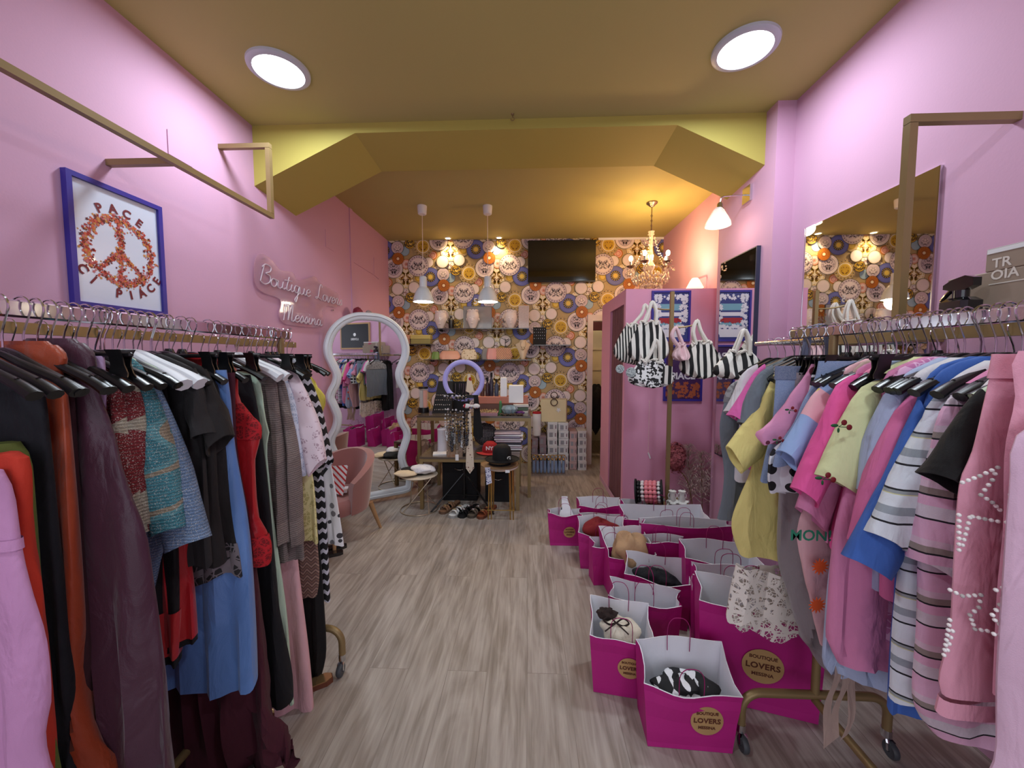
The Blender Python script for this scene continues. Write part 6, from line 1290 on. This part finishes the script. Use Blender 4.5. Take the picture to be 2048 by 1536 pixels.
# black suitcases under
for (p0, p1, pt, pb, Y, lb) in ((884, 954, 912, 982, 3.98, 'larger black storage box under the low table'), (970, 1022, 930, 992, 3.96, 'smaller black storage box beside the gold stool')):
    o = thing('storage_box', lb, 'box', ((lowX(p0, Y)+lowX(p1, Y))/2, Y, 0)); zt = PY(1, pt, Y).z; m = MB(); m.box(lowX(p0, Y), lowX(p1, Y), Y, Y+.3, 0, zt-.02, bev=.006); m.build('carton', BLACKM, o, False)
    m = MB(); m.box(lowX(p0, Y)-.003, lowX(p1, Y)+.003, Y-.003, Y+.303, zt-.02, zt, bev=.004); m.build('lid', BLACKM, o, False)
    m = MB(); m.tube(smoothpath([(lowX((p0+p1)/2, Y)-.05, Y-.005, zt-.08), (lowX((p0+p1)/2, Y), Y-.02, zt-.09), (lowX((p0+p1)/2, Y)+.05, Y-.005, zt-.08)], 4), .005, 6); m.build('handle', CHROME, o)
# tabletop goods at Y ~4.35
GY = 4.35
def gx(px, Y=GY): return PY(px, 800, Y).x
def gz(py, Y=GY): return PY(1000, py, Y).z
x = gx(847); o = thing('dispenser', 'clear tube dispenser with pink pack at left end of the tall table', 'dispenser', (x, GY, tz)); hT = gz(774)-tz
m = MB(); m.lathe([(.001, 0), (.062, 0), (.064, .02), (.058, .06), (.055, .06)], (x, GY, tz), 28); m.build('base', BLACK, o)
m = MB(); m.lathe([(.001, hT), (.056, hT), (.056, hT-.02), (.001, hT-.02)], (x, GY, tz), 28); m.build('lid', BLACK, o)
m = MB(); m.lathe([(.055, .06), (.055, hT-.02)], (x, GY, tz), 28); m.build('clear_tube', GLASS, o)
m = MB(); m.box(x+.005, x+.035, GY-.03, GY+.03, tz+.06, tz+hT-.04); m.build('refill', mat('salmon_pack', (230, 140, 110), .5), o, False)
m = MB(); m.box(x-.035, x+.0, GY-.03, GY+.03, tz+.06, tz+hT-.04); m.build('leaflet', mat('grey_leaflet', (190, 185, 180), .5), o, False)
o = thing('jewellery_display', 'black sloping jewellery board behind the ring light', 'display', (gx(885), GY, tz)); m = MB()
m.grid([[(gx(866), GY-.06, tz), (gx(905), GY-.06, tz), (gx(905), GY+.06, tz), (gx(866), GY+.06, tz)], [(gx(876), GY+.03, gz(763)), (gx(905), GY+.03, gz(763)), (gx(905), GY+.06, gz(763)), (gx(876), GY+.06, gz(763))]], True, True, True); m.build('board', BLACKM, o, False)
m = MB()
for i in range(8):
    for j in range(5): m.sphere((gx(872+j*.8+i*4), GY-.064+j*.018, tz+.04+j*(gz(770)-tz)/6), .006, 6, 4, (1, .6, 1.2))
m.build('earrings', CHROME, o)['kind'] = 'stuff'
o = thing('jewellery_display', 'black chain display board seen through the ring light', 'display', (gx(915), GY+.1, tz)); m = MB(); m.box(gx(893), gx(936), GY+.1, GY+.115, tz, gz(764)); m.build('board', BLACKM, o, False)
m = MB()
for i in range(5):
    xx = gx(898+i*8); m.tube(smoothpath([(xx-.012, GY+.095, gz(768)), (xx-.010, GY+.093, gz(784)), (xx, GY+.093, gz(790)), (xx+.010, GY+.093, gz(784)), (xx+.012, GY+.095, gz(768))], 3), .002, 5)
m.build('chains', CHROME, o)
bx('box', 'small white carton with printed front on the tall table', 'box', 1018, 1047, 770, tz+.11, WHITE, .12, GY+.1, part='carton'); bx('box', 'brown case under the white cartons', 'box', 958, 1056, 792, tz, mat('brown_leatherette', (110, 76, 66), .5), .18, GY+.14, lid=mat('pink_brown_lid', (190, 120, 100), .5), part='carton')
bx('box', 'tall thin white carton on the brown case', 'box', 1001, 1014, 755, gz(792, GY+.14), WHITE, .08, GY+.1, part='carton')
for i, (px, pt, c) in enumerate(((965, 748, (90, 60, 50)), (975, 755, (60, 40, 44)), (983, 745, (50, 46, 60)), (993, 758, (60, 70, 90)))):
    x = gx(px, GY+.12); z0 = gz(792, GY+.14); o = thing('perfume_bottle', ['amber', 'maroon', 'tall dark', 'blue grey'][i]+' bottle on the brown case', 'bottle', (x, GY+.12, z0)); hb = gz(pt, GY+.12)-z0
    m = MB(); m.lathe([(.001, 0), (.024, 0), (.026, .01), (.026, hb*.6), (.012, hb*.75), (.010, hb*.8)], (x, GY+.12, z0), 16); m.build('bottle_body', mat('bottle_%d' % i, c, .15, coat=.6), o); m = MB(); m.lathe([(.013, hb*.8), (.013, hb), (.001, hb)], (x, GY+.12, z0), 14); m.build('cap', BLACK, o)
x = gx(1019, 4.2); o = thing('glass_bowl', 'faceted pale blue glass bowl on the tall table', 'bowl', (x, 4.2, tz)); m = MB(); m.grid([[(x+r*(1+.10*math.cos(9*a))*math.cos(a), 4.2+r*(1+.10*math.cos(9*a))*math.sin(a), tz+z) for a in [2*PI*j/54 for j in range(54)]] for r, z in ((.03, .0), (.06, .02), (.085, .07), (.07, .10), (.064, .10), (.06, .04))], True, True, True); m.build('bowl_body', mat('pale_blue_glass', (190, 215, 225), .1, trans=.4, coat=1), o)
o = thing('bead_tray', 'tray of small gold and pearl trinkets on the tall table', 'tray', (gx(975, 4.2), 4.2, tz)); m = MB(); m.box(gx(955, 4.2), gx(996, 4.2), 4.12, 4.3, tz, tz+.03); m.build('tray_body', mat('pink_tray', (176, 132, 140), .5), o, False)
m = MB(); rn = random.Random(9)
for i in range(150): m.sphere((rn.uniform(gx(957, 4.2), gx(994, 4.2)), rn.uniform(4.13, 4.29), tz+.034+rn.random()*.015), rn.uniform(.004, .008), 6, 4)
m.build('trinkets', mat('gold_trinkets', (214, 190, 140), .25, .6, var=.2, nscale=90), o)['kind'] = 'stuff'
m = MB(); rn = random.Random(19)
for i in range(120): m.sphere((rn.uniform(gx(1000, 4.13), gx(1045, 4.13)), rn.uniform(4.115, 4.16), tz+.008+rn.random()*.015), rn.uniform(.004, .009), 6, 4)
tag(m.build('loose_beads', mat('bronze_beads', (120, 100, 80), .25, .7, var=.3, nscale=90), None), 'loose bronze beads along the front edge of the tall table', 'beads', kind='stuff')
x = gx(1001, 4.2); o = thing('cactus_ornament', 'green cactus ring holder on the tall table', 'ornament', (x, 4.2, tz)); m = MB(); m.lathe([(.001, 0), (.018, 0), (.017, .1), (.012, .13), (.001, .14)], (x, 4.2, tz+.02), 12); m.build('stem', mat('cactus_green', (70, 130, 80), .4), o)
m = MB(); m.tube(smoothpath([(x, 4.2, tz+.06), (x+.03, 4.2, tz+.06), (x+.032, 4.2, tz+.1)], 4), .008, 8); m.lathe([(.001, 0), (.03, 0), (.03, .02), (.02, .02)], (x, 4.2, tz), 14); m.build('arm', mat('cactus_green', (70, 130, 80), .4), o)
for i, (c, lb) in enumerate((((205, 200, 192), 'bottom'), ((90, 110, 90), 'middle'), ((215, 210, 205), 'top'))):
    m = MB(); m.box(gx(1026), gx(1056), 4.32, 4.5, tz+.035*i, tz+.035*i+.028, bev=.002, rz=.05*i); tag(m.build('notebook', mat('notebook_%d' % i, c, .5), None), lb+' one of three notebooks at the right end of the tall table', 'book', 'notebooks on the tall table')
m = MB(); m.lump((gx(1040, 4.2), 4.2, tz+.022), .03, (1.6, 1, .7), 3, .2); tag(m.build('coin_purse', cloth('violet_velvet', (90, 40, 110)), None, origin=(gx(1040, 4.2), 4.2, tz)), 'violet velvet purse beside the blue bowl', 'purse')
# ring light on tripod with ties and necklaces
ry = 3.78; rc = PY(927, 761, ry); o = thing('ring_light', 'pale violet ring light on a black tripod', 'lamp', (rc.x, ry, 0)); rad = (PY(969, 761, ry).x-PY(886, 761, ry).x)/2-.022
m = MB(); m.tube(arc((rc.x, ry, rc.z), rad, 0, 2*PI, 48)[:-1], .024, 10, True, flat=.8); m.build('ring_tube', mat('violet_diffuser', (172, 168, 226), .35, emit=(150, 145, 220), es=.15), o)
m = MB(); m.tube([(rc.x, ry, rc.z-rad-.02), (rc.x, ry, .10)], .011, 10); m.tube([(rc.x, ry, .75), (rc.x, ry, .35)], .015, 10); m.build('pole', BLACK, o)
hub = PY(928, 945, ry).z
for (px, py, yy) in ((862, 1026, 3.62), (988, 1030, 3.60), (932, 1000, 4.02)):
    e = PZ(px, py, 0); m = MB(); m.tube([(rc.x, ry, hub), (e.x, e.y, .008)], .009, 8); md = Vector((rc.x, ry, hub)).lerp(Vector((e.x, e.y, 0)), .55); m.tube([(rc.x, ry, .14), tuple(md)], .006, 6); m.build('leg', BLACK, o)
m = MB(); zc = PY(1, 788, ry-.03).z
for x0, x1, z in ((896, 911, 786), (911, 930, 792), (930, 948, 789)): m.box(PY(x0, z, ry-.03).x, PY(x1, z, ry-.03).x, ry-.045, ry-.02, PY(1, z+3, ry-.03).z, PY(1, z-3, ry-.03).z, bev=.004)
m.build('clamp', BLACK, o)
def tie(label, px0, py0, px1, py1, w0, w1, mt, Y):
    a, b3 = PY(px0, py0, Y), PY(px1, py1, Y); m = MB(); r = []
    for i in range(12): t = i/11; w_ = w0+(w1-w0)*min(1, t/.9) if t < .92 else w1*(1-(t-.92)/.08*.95); x = a.x+(b3.x-a.x)*t; z = a.z+(b3.z-a.z)*t; r.append([(x-w_, Y, z), (x-w_, Y-.004, z), (x+w_, Y-.004, z), (x+w_, Y, z)])
    m.grid(r, True, True, True); tag(m.build('necktie', mt, None, False, origin=tuple(a)), label, 'tie')
TI = dots('beige_floral_tie', (214, 200, 180), (130, 90, 84), 40, .28, .8); tie('beige floral necktie hanging from the ring light tripod', 939, 822, 940, 947, .012, .042, TI, ry-.06); tie('cream necktie with red lips motif inside the ring', 938, 748, 940, 786, .012, .040, dots('cream_lips_tie', (224, 206, 180), (170, 40, 50), 16, .3, .5), ry-.02)
tie('black scarf tie beside the beige floral one', 952, 790, 957, 880, .02, .05, M_['black'], ry-.04)
m = MB()
for s in (-1, 1): c = PY(943, 812, ry-.07); m.sphere((c.x+s*.045, ry-.07, c.z), .03, 10, 8, (1.3, .5, .8))
m.sphere((c.x, ry-.075, c.z), .014, 8, 6); tag(m.build('bow', dots('white_floral_bow', (226, 226, 222), (170, 30, 50), 26, .3, .8), None, origin=tuple(c)), 'white and red floral bow on the tripod pole', 'bow')
CHM = [mat('silver_beads', (214, 216, 220), .3, .35, var=.2, nscale=80), mat('bronze_chain', (150, 136, 120), .35, .5, var=.3, nscale=80), mat('smoky_beads', (70, 70, 78), .2, .4, var=.2)]
for i in range(9):
    px = 893+i*5.0; Y = ry-.05-.010*(i % 3); t = PY(px, 792+(i % 3)*4, Y); bt = PY(px+1, 880+((i*37) % 26), Y); m = MB(); n = 44+i % 5
    for j in range(n):
        f = j/(n-1); u = (f*2-1); z = t.z+(bt.z-t.z)*(1-u*u)**.5 if abs(u) < 1 else t.z; m.sphere((t.x+u*.017+.003*math.sin(j), Y+.003*math.sin(j*1.7+i), z), .0085 if (i+j) % 3 else .012, 7, 5)
    tag(m.build('necklace', CHM[i % 3], None, origin=tuple(t)), ['silver bead', 'bronze chain', 'smoky bead'][i % 3]+' necklace strand hung from the tripod, '+['leftmost', 'second', 'third', 'fourth', 'fifth', 'sixth', 'seventh', 'eighth', 'last'][i]+' from the left', 'necklace', 'necklaces on the tripod')
m = MB(); c = PY(914, 915, ry-.06); m.box(c.x-.016, c.x+.016, ry-.062, ry-.060, c.z-.03, c.z+.03, rz=0); m.tube([(c.x, ry-.061, c.z+.03), (c.x, ry-.061, c.z+.10)], .001, 4); tag(m.build('price_tag', WHITE, None, False), 'white price tag hanging under the necklaces', 'tag')
# low table goods
x = lowX(885, 3.98); zt = PY(1, 850, 3.98).z; o = thing('paper_lantern', 'white cylinder lamp on the low table', 'lamp', (x, 3.98, lz)); hc = zt-lz
m = MB(); m.lathe([(.05, 0), (.052, .01), (.05, .02), (.05, hc-.02), (.054, hc-.01), (.05, hc)], (x, 3.98, lz), 26); m.build('shade', mat('white_paper', (216, 216, 226), .6), o); m = MB(); m.lathe([(.001, .0), (.054, 0), (.054, .008), (.001, .008)], (x, 3.98, lz), 26); m.build('base', WHITE, o)
m = MB(); m.box(lowX(866, 3.85), lowX(892, 3.85), 3.80, 3.92, lz, lz+.012, rz=.2); tag(m.build('notepad', WHITE, None, False), 'white notepad at the left of the low table', 'paper')
def lump(name, label, cat, p, r, sc, mt, seed=1, amp=.2, grp=None):
    m = MB(); m.lump(p, r, sc, seed, amp, 28, 16); return tag(m.build(name, mt, None, origin=p), label, cat, grp)
lump('pouch', 'black polka dot bag on the low table', 'bag', (lowX(970, 4.2), 4.25, lz+.13), .12, (1.1, .5, 1.05), dots('black_small_dots', (28, 20, 26), (200, 190, 190), 60, .22, .1), 2, .06)
o = thing('cap', 'red baseball cap with white lettering on the low table', 'cap', (lowX(980, 3.95), 3.95, lz)); c = PY(980, 885, 3.95); RC = cloth('red_cotton', (178, 26, 36)); m = MB(); m.lathe([(.085, 0), (.086, .03), (.07, .08), (.04, .105), (.001, .112)], (c.x, 3.97, lz+.005), 24); m.build('crown', RC, o)
m = MB(); m.grid([[(c.x+r*math.cos(a), 3.97+r*math.sin(a)*1.1-.02, lz+.012-.03*(r-.08)) for a in [PI*1.08+PI*.84*j/12 for j in range(13)]] for r in (.08, .12, .145)], False); m.build('visor', RC, o); m = MB(); add_text(m, 'NY', lambda x_, y_: (c.x+x_, 3.97-.084, lz+.055+y_), .055, .002); m.build('lettering', WHITE, o, False)
for i in range(9):
    c2 = [(214, 210, 214), (196, 180, 190), (228, 226, 230), (60, 60, 70), (205, 190, 200), (228, 220, 224), (150, 140, 160), (222, 222, 226), (190, 170, 180)][i]; m = MB(); z = lz+.004+i*.021
    m.box(lowX(990, 4.1)+.01*math.sin(i*2), lowX(1044, 4.1)+.015*math.sin(i*3), 4.02, 4.24, z, z+.017, bev=.006, rz=.04*math.sin(i*1.7)); tag(m.build('folded_scarf', cloth('scarf_%d' % i, c2), None), 'folded scarf, '+['lowest', 'second', 'third, whitish', 'fourth, dark', 'fifth', 'sixth', 'seventh, grey violet', 'eighth', 'topmost'][i]+' of the stack on the low table', 'scarf', 'folded scarves on the low table')
# stools
def ringpts(x, y, z, r, n=28): return [(x+r*math.cos(2*PI*j/n), y+r*math.sin(2*PI*j/n), z) for j in range(n)]
e0, e1 = PZ(802, 1018, 0), PZ(876, 1018, 0); c = (e0+e1)/2; r = (e1.x-e0.x)/2; o = thing('stool', 'white wire stool with round floor ring carrying folded knits', 'stool', (c.x, c.y, 0)); zs = PY(838, 948, c.y).z
m = MB(); m.tube(ringpts(c.x, c.y, .006, r), .006, 8, True); m.build('floor_ring', mat('champagne_metal', (205, 190, 165), .3, .8), o)
m = MB()
for k in range(4): a = PI/4+k*PI/2; m.tube([(c.x+r*math.cos(a), c.y+r*math.sin(a), .008), (c.x+r*.85*math.cos(a+2.2), c.y+r*.85*math.sin(a+2.2), zs)], .005, 7)
m.build('wire_leg', mat('champagne_metal', (205, 190, 165), .3, .8), o); m = MB(); m.lathe([(.001, -.012), (r*.95, -.012), (r, -.004), (r*.97, .004), (.001, .006)], (c.x, c.y, zs), 32); m.build('seat', cloth('cream_seat', (222, 208, 186)), o)
lump('beret', 'black beret on the wire stool', 'hat', (c.x-.03, c.y+.02, zs+.035), .12, (1.25, 1, .30), M_['black'], 3, .12); lump('knit_hat', 'white spotted cloche hat on the wire stool', 'hat', (c.x+.05, c.y-.02, zs+.06), .10, (1.2, 1, .42), dots('white_spotted_cotton', (226, 226, 232), (170, 174, 190), 70, .22, .6), 5, .12)
lump('sun_hat', 'cream straw sun hat at the left of the wire stool', 'hat', (c.x-.10, c.y-.10, zs+.035), .10, (1.2, .8, .25), cloth('cream_straw', (228, 208, 176)), 6, .1)
c = PZ(1003, 1010, 0); c = Vector((PY(1003, 950, 3.62).x, 3.62, 0)); zs = PY(1003, 930, 3.62).z; o = thing('stool', 'gold legged stool carrying the tan and black hats', 'stool', (c.x, c.y, 0)); r = .155
m = MB(); m.lathe([(.001, -.02), (r, -.02), (r+.006, -.01), (r, 0), (.001, .002)], (c.x, c.y, zs), 36); m.build('seat', cloth('blush_seat', (226, 206, 190)), o)
for a in (PI*.25, PI*.75, PI*1.25, PI*1.75):
    m = MB()
    for s in (-.014, .014): m.tube([(c.x+r*.85*math.cos(a)+s, c.y+r*.85*math.sin(a), zs-.02), (c.x+r*.95*math.cos(a)+s, c.y+r*.95*math.sin(a), .0)], .006, 8)
    m.build('leg', mat('gold_metal', (205, 170, 100), .25, .9), o)
m = MB(); m.tube([(c.x-.13, c.y-.13, .1), (c.x+.13, c.y-.13, .1)], .005, 6); m.build('rung', mat('gold_metal', (205, 170, 100), .25, .9), o)
def hat(label, x, y, z, mt, R1, hc, dr, band):
    o = thing('hat', label, 'hat', (x, y, z)); m = MB(); m.lathe([(R1, .012), (R1*.97, .004), (R1*.72, 0), (R1*.56, .008)], (x, y, z), 40); m.build('brim', mt, o)
    m = MB(); m.lathe([(R1*.56, .004), (R1*.55, hc*.55), (R1*.48, hc*.85), (R1*.3, hc), (.001, hc*.98)], (x, y, z), 36); m.build('crown', mt, o)
    m = MB(); m.lathe([(R1*.565, .008), (R1*.56, .03)], (x, y, z), 36); m.build('hat_band', band, o); return o
hat('tan felt hat lying under the black bowler', c.x-.015, c.y, zs+.002, cloth('tan_felt', (176, 138, 98)), .185, .045, .1, M_['black'])
h_ = hat('black bowler hat with small silver badge, topmost on the gold stool', c.x+.005, c.y, zs+.052, M_['black'], .165, .145, .1, M_['black'])
m = MB(); add_text(m, 'G', lambda x_, y_: (c.x+.075+x_, c.y-.085, zs+.085+y_), .05, .002); m.build('badge', CHROME, h_, False)
m = MB(); t = PY(975, 935, 3.45); m.grid([[(t.x-.025+.05*i+.004*j, 3.45+.01*math.sin(i+j), t.z-.035*j+.0*i-(.02*(1-i) if j == 4 else 0)) for i in (0, .5, 1)] for j in range(5)], False); tag(m.build('kerchief', dots('navy_spotted_silk', (205, 205, 222), (60, 66, 120), 60, .35, .6), None), 'navy and white kerchief hanging from the gold stool', 'scarf')
m = MB(); t = PY(1015, 943, 3.44); m.box(t.x-.02, t.x+.02, 3.438, 3.44, t.z-.012, t.z+.014); tag(m.build('price_tag', WHITE, None, False), 'white price tag on the gold stool seat edge', 'tag')
# sandals
def sandal(label, px, py, mt, sole, rz, bow=None, sc=1.0, name='sandal', grp=None):
    p = PZ(px, py, 0); o = thing(name, label, 'shoe', (p.x, p.y, 0), grp); ca, sa = math.cos(rz), math.sin(rz)
    def T(x, y, z): return (p.x+(x*ca-y*sa)*sc, p.y+(x*sa+y*ca)*sc, z*sc)
    pts = [(-.036, 0), (-.040, .04), (-.036, .1), (-.028, .16), (-.030, .21), (-.015, .235), (.015, .235), (.030, .21), (.030, .16), (.040, .1), (.040, .04), (.032, 0), (.0, -.015)]
    m = MB(); m.grid([[T(x, y, z) for x, y in pts] for z in (0, .022)], True, True, True); m.build('sole', sole, o, False)
    m = MB(); m.grid([[T(x*.93, .005+y*.96, z) for x, y in pts] for z in (.022, .026)], True, True, True); m.build('footbed', mt, o, False)
    for y in (.04, .075):
        m = MB(); m.grid([[T(.041*math.cos(a), y+dy, .024+.040*math.sin(a)) for a in [PI*j/10 for j in range(11)]] for dy in (-.014, .014)], False); m.build('strap', mt, o)
    if bow: m = MB(); m.sphere(T(0, .058, .066), .012*sc, 8, 6, (1.8, .8, .6)); m.build('buckle', bow, o)
    return o
cols = [('tan', (150, 112, 84)), ('white', (232, 232, 228)), ('black', (26, 26, 28)), ('taupe', (110, 98, 84)), ('cognac', (150, 82, 54))]
for i, (nm, col) in enumerate(cols):
    bxp = 881+i*19; mm = mat('leather_'+nm, col, .45)
    for k in range(2): sandal(nm+' slide sandal under the tripod, '+['left', 'right'][k]+' of its pair', bxp+k*10+3, 1036-k*7+(i == 4)*2-(i == 0)*8, mm, mat('sole_'+nm, tuple(int(v*.7) for v in col), .6), PI*.0-.35, BRASS if i in (1, 4, 0) else CHROME, 1.0, grp='sandals under the tripod')
GS = mat('gold_leather', (205, 170, 120), .2, .8)
sandal('gold flat sandal under the pink trousers, nearer of the pair', 500, 1440, GS, mat('tan_sole', (110, 60, 40), .6), -1.0, grp='sandals under the left rack'); sandal('gold flat sandal under the pink trousers, farther of the pair', 548, 1404, GS, mat('tan_sole', (110, 60, 40), .6), -1.0, grp='sandals under the left rack')
BP = mat('black_patent', (14, 14, 16), .12, coat=1)
sandal('black patent shoe near the polka dot dress, nearer one', 618, 1120, BP, BP, -1.1, name='shoe'); sandal('black patent shoe near the polka dot dress, farther one', 628, 1106, BP, BP, -1.1, name='shoe')
# ---------------------------------------------------------------- shoe boxes
BY = 5.18
WB = mat('white_shoe_box', (222, 222, 224), .5); LB = mat('label_print', (150, 150, 158), .5); PB = mat('pinkish_shoe_box', (200, 170, 170), .5); DB = mat('mauve_shoe_box', (150, 130, 140), .5)
cnt = 0
def sbox(px0, px1, pt, pb, mt, Y, label):
    x0, x1, z1, z0 = PY(px0, pt, Y).x, PY(px1, pt, Y).x, PY(1, pt, Y).z, max(0, PY(1, pb, Y).z); o = thing('shoe_box', label, 'box', ((x0+x1)/2, Y, z0), 'shoe boxes stacked by the back wall')
    m = MB(); m.box(x0+.003, x1-.003, Y+.004, Y+.29, z0+.001, z1-.028); m.build('carton', mt, o, False); m = MB(); m.box(x0, x1, Y, Y+.295, z1-.028, z1-.001); m.build('lid', mt, o, False)
    m = MB(); m.box(x0+.2*(x1-x0), x0+.55*(x1-x0), Y+.002, Y+.004, z0+.015, z1-.034); m.build('label_sticker', LB, o, False); m = MB(); m.box(x0+.75*(x1-x0), x0+.88*(x1-x0), Y+.002, Y+.004, z0+.02, z1-.04); m.build('size_dot', DB, o, False)
ORD = ['topmost', 'second', 'third', 'fourth', 'fifth', 'sixth', 'seventh', 'eighth']
cfg = [(1064, 1076, [868, 882, 896, 910, 924, 938], DB, 'far left'), (1079, 1093, [864, 880, 896, 912, 926, 938], DB, 'second'), (1095, 1115, [837, 852, 867, 881, 896, 910, 924, 938], WB, 'third'), (1117, 1137, [838, 853, 867, 881, 896, 910, 924, 938], WB, 'fourth'), (1139, 1154, [854, 869, 883, 897, 911, 925, 938], PB, 'fifth'), (1156, 1173, [853, 867, 881, 896, 910, 924, 938], WB, 'far right')]
for (a0, a1, ys, mt, cn) in cfg:
    for i in range(len(ys)-1): sbox(a0+.5*math.sin(i*2+a0), a1+.5*math.sin(i*2+a0), ys[i], ys[i+1] if i < len(ys)-2 else 950, mt, BY+.01*math.sin(i+a0), ('bottom' if i == len(ys)-2 else ORD[i])+' shoe box of the '+cn+' stack by the back wall')
zt = PY(1, 837, BY).z; x0, x1 = PY(1084, 800, BY).x, PY(1133, 800, BY).x; o = thing('handbag', 'cream boxy handbag with ring handle on the shoe boxes', 'bag', ((x0+x1)/2, BY+.1, zt)); CRM = mat('cream_leather', (222, 206, 164), .45)
zt2 = PY(1, 795, BY).z; m = MB(); m.grid([[(x0-.02*(1-f), BY+.04, z), (x1+.0, BY+.04, z), (x1+.03, BY+.2, z), (x0+.02, BY+.2, z)] for f, z in ((1, zt), (0, zt2))], True, True, True); m.build('bag_body', CRM, o, False)
xc = (x0+x1)/2
for s, zz_ in ((0, PY(1, 787, BY).z), (1, PY(1, 800, BY).z)): m = MB(); m.tube(ringx := [(xc+.045*math.cos(2*PI*j/24), BY+.03-.01*s+.005, zz_+.045*math.sin(2*PI*j/24)) for j in range(24)], .006, 8, True); m.build('handle', mat('dark_wood_ring', (74, 50, 38), .4), o)
st = PY(1117, 820, BY+.04); m = MB(); m.quad(*[(st.x+.04*(1 if i % 2 else .45)*math.cos(PI*i/5+.3), BY+.036, st.z+.04*(1 if i % 2 else .45)*math.sin(PI*i/5+.3)) for i in range(10)]); m.build('star_patch', patches('silver_black_star', [(0, (220, 220, 222)), (.5, (30, 30, 32))], 30), o, False)
z0 = PY(1, 864, BY).z; c = PY(1074, 864, BY+.02); o = thing('bottle', 'white bottle with red cap left of the cream handbag', 'bottle', (c.x, BY+.08, z0)); zt = PY(1, 822, BY).z; m = MB(); m.lathe([(.001, 0), (.05, 0), (.052, .02), (.062, (zt-z0)*.9), (.06, zt-z0)], (c.x, BY+.08, z0), 20); m.build('bottle_body', WHITE, o); m = MB(); m.lathe([(.063, 0), (.06, .022), (.001, .026)], (c.x, BY+.08, zt), 20); m.build('cap', RC, o)
# denim slingbacks on a rack
Y = 5.0; x0, x1 = PY(1064, 920, Y).x, PY(1130, 920, Y).x
zr_ = max(.25, PY(1, 905, Y).z); o = thing('shoe_rail', 'low rail holding denim slippers before the shoe boxes', 'rail', ((x0+x1)/2, Y, 0)); m = MB(); m.tube([(x0, Y, 0), (x0, Y, zr_), (x1, Y, zr_), (x1, Y, 0)], .006, 8); m.build('rail_frame', CHROME, o)
DN = M_['denim']
for i in range(9):
    x = x0+(i+.5)*(x1-x0)/9; o = thing('slipper', ORD[i].replace('topmost', 'first')+' denim slipper from the left on the low rail' if i < 8 else 'last denim slipper on the low rail', 'shoe', (x, Y-.02, zr_-.18), 'denim slippers on the low rail')
    m = MB(); m.grid([[(x+.021*f*math.cos(a), Y-.03+.024*f*math.sin(a), z) for a in [2*PI*j/12 for j in range(12)]] for f, z in ((.3, zr_-.235), (.9, zr_-.22), (1, zr_-.17), (.8, zr_-.08), (.6, zr_-.04))], True, True, True); m.build('upper', DN, o)
    m = MB(); m.tube(arc((x, Y-.02, zr_-.02), .024, 0, 2*PI, 12)[:-1], .005, 6, True); m.sphere((x, Y-.045, zr_-.05), .015, 8, 6); m.build('strap', mat('gold_metal', (205, 170, 100), .25, .9), o)
# store room glimpses through the doorway
o = thing('cupboard', 'cream panelled cupboard inside the store room', 'cupboard', (1.05, 6.3, 0)); CP = mat('cream_cupboard', (206, 198, 170), .5)
m = MB(); m.box(.75, 1.35, 6.1, 6.4, .35, 1.95); m.build('carcass', CP, o, False)
for i in range(5): m = MB(); m.box(.76, 1.34, 6.08, 6.1, .37+i*.32, .66+i*.32); q = m.build('door', CP, o, False); m = MB(); m.cyl((1.28, 6.05, .52+i*.32), (1.28, 6.08, .52+i*.32), .012, 8); m.build('handle', BRASS, q)
m = MB(); m.box(.8, 1.3, 6.15, 6.35, 1.96, 2.4); tag(m.build('crate', mat('dark_red_crate', (70, 20, 26), .6), None, False), 'dark red crate on top of the store room cupboard', 'crate')
lump('jacket', 'dark jacket hanging low in the store room doorway', 'jacket', (PY(1192, 830, 5.9).x, 5.9, .75), .16, (.8, .5, 2.2), M_['black'], 3, .15)
# pink things behind the mirror, left of the table
for i, (px, py, w, h, Y, lb) in enumerate(((838, 935, .30, .50, 4.9, 'tall magenta bag between mirror and table'), (850, 900, .32, .62, 5.1, 'red paper bag behind the magenta one by the table'))):
    q = PY(px, 900, Y); bag('z%d' % i, lb, q.x, Y, w, .14, h, .2-.3*i, seed=40+i, openf=.7)
m = MB(); q = PY(858, 960, 4.5); m.lump((q.x, 4.55, .25), .16, (1, .7, 1.4), 6, .3, 30, 20); tag(m.build('crinkled_wrapping', patches('beige_wrap', [(0, (176, 150, 130)), (.5, (130, 104, 88))], 18), None, origin=(q.x, 4.55, .05)), 'crinkled beige wrapping behind the wire stool', 'wrapping')
ZLEDGE = PX(735, 636, XL+.12).z-.03
for i, (px, c) in enumerate(((716, (120, 26, 52)), (738, (150, 140, 150)), (762, (110, 24, 40)))):
    q = PX(px, 622, XL+.12); lump('rolled_scarf', ['maroon', 'grey', 'dark red'][i]+' scarf roll above the wavy mirror', 'scarf', (XL+.12, q.y, ZLEDGE+.055), .07, (.6, 1.2, .9), cloth('roll_%d' % i, c), i, .15)
qa, qb = PX(705, 640, XL+.12), PX(778, 640, XL+.12); z = ZLEDGE+.01; o = thing('wall_shelf', 'pink wall ledge behind the mirror top', 'shelf', (XL, qa.y, z)); m = MB(); m.box(XL, XL+.22, qa.y, qb.y, z-.03, z-.01); m.build('shelf_board', PINK, o, False)
m = MB(); m.box(XL, XL+.15, qa.y+.05, qa.y+.07, z-.12, z-.03); m.box(XL, XL+.15, qb.y-.07, qb.y-.05, z-.12, z-.03); m.build('bracket', PINK, o, False)
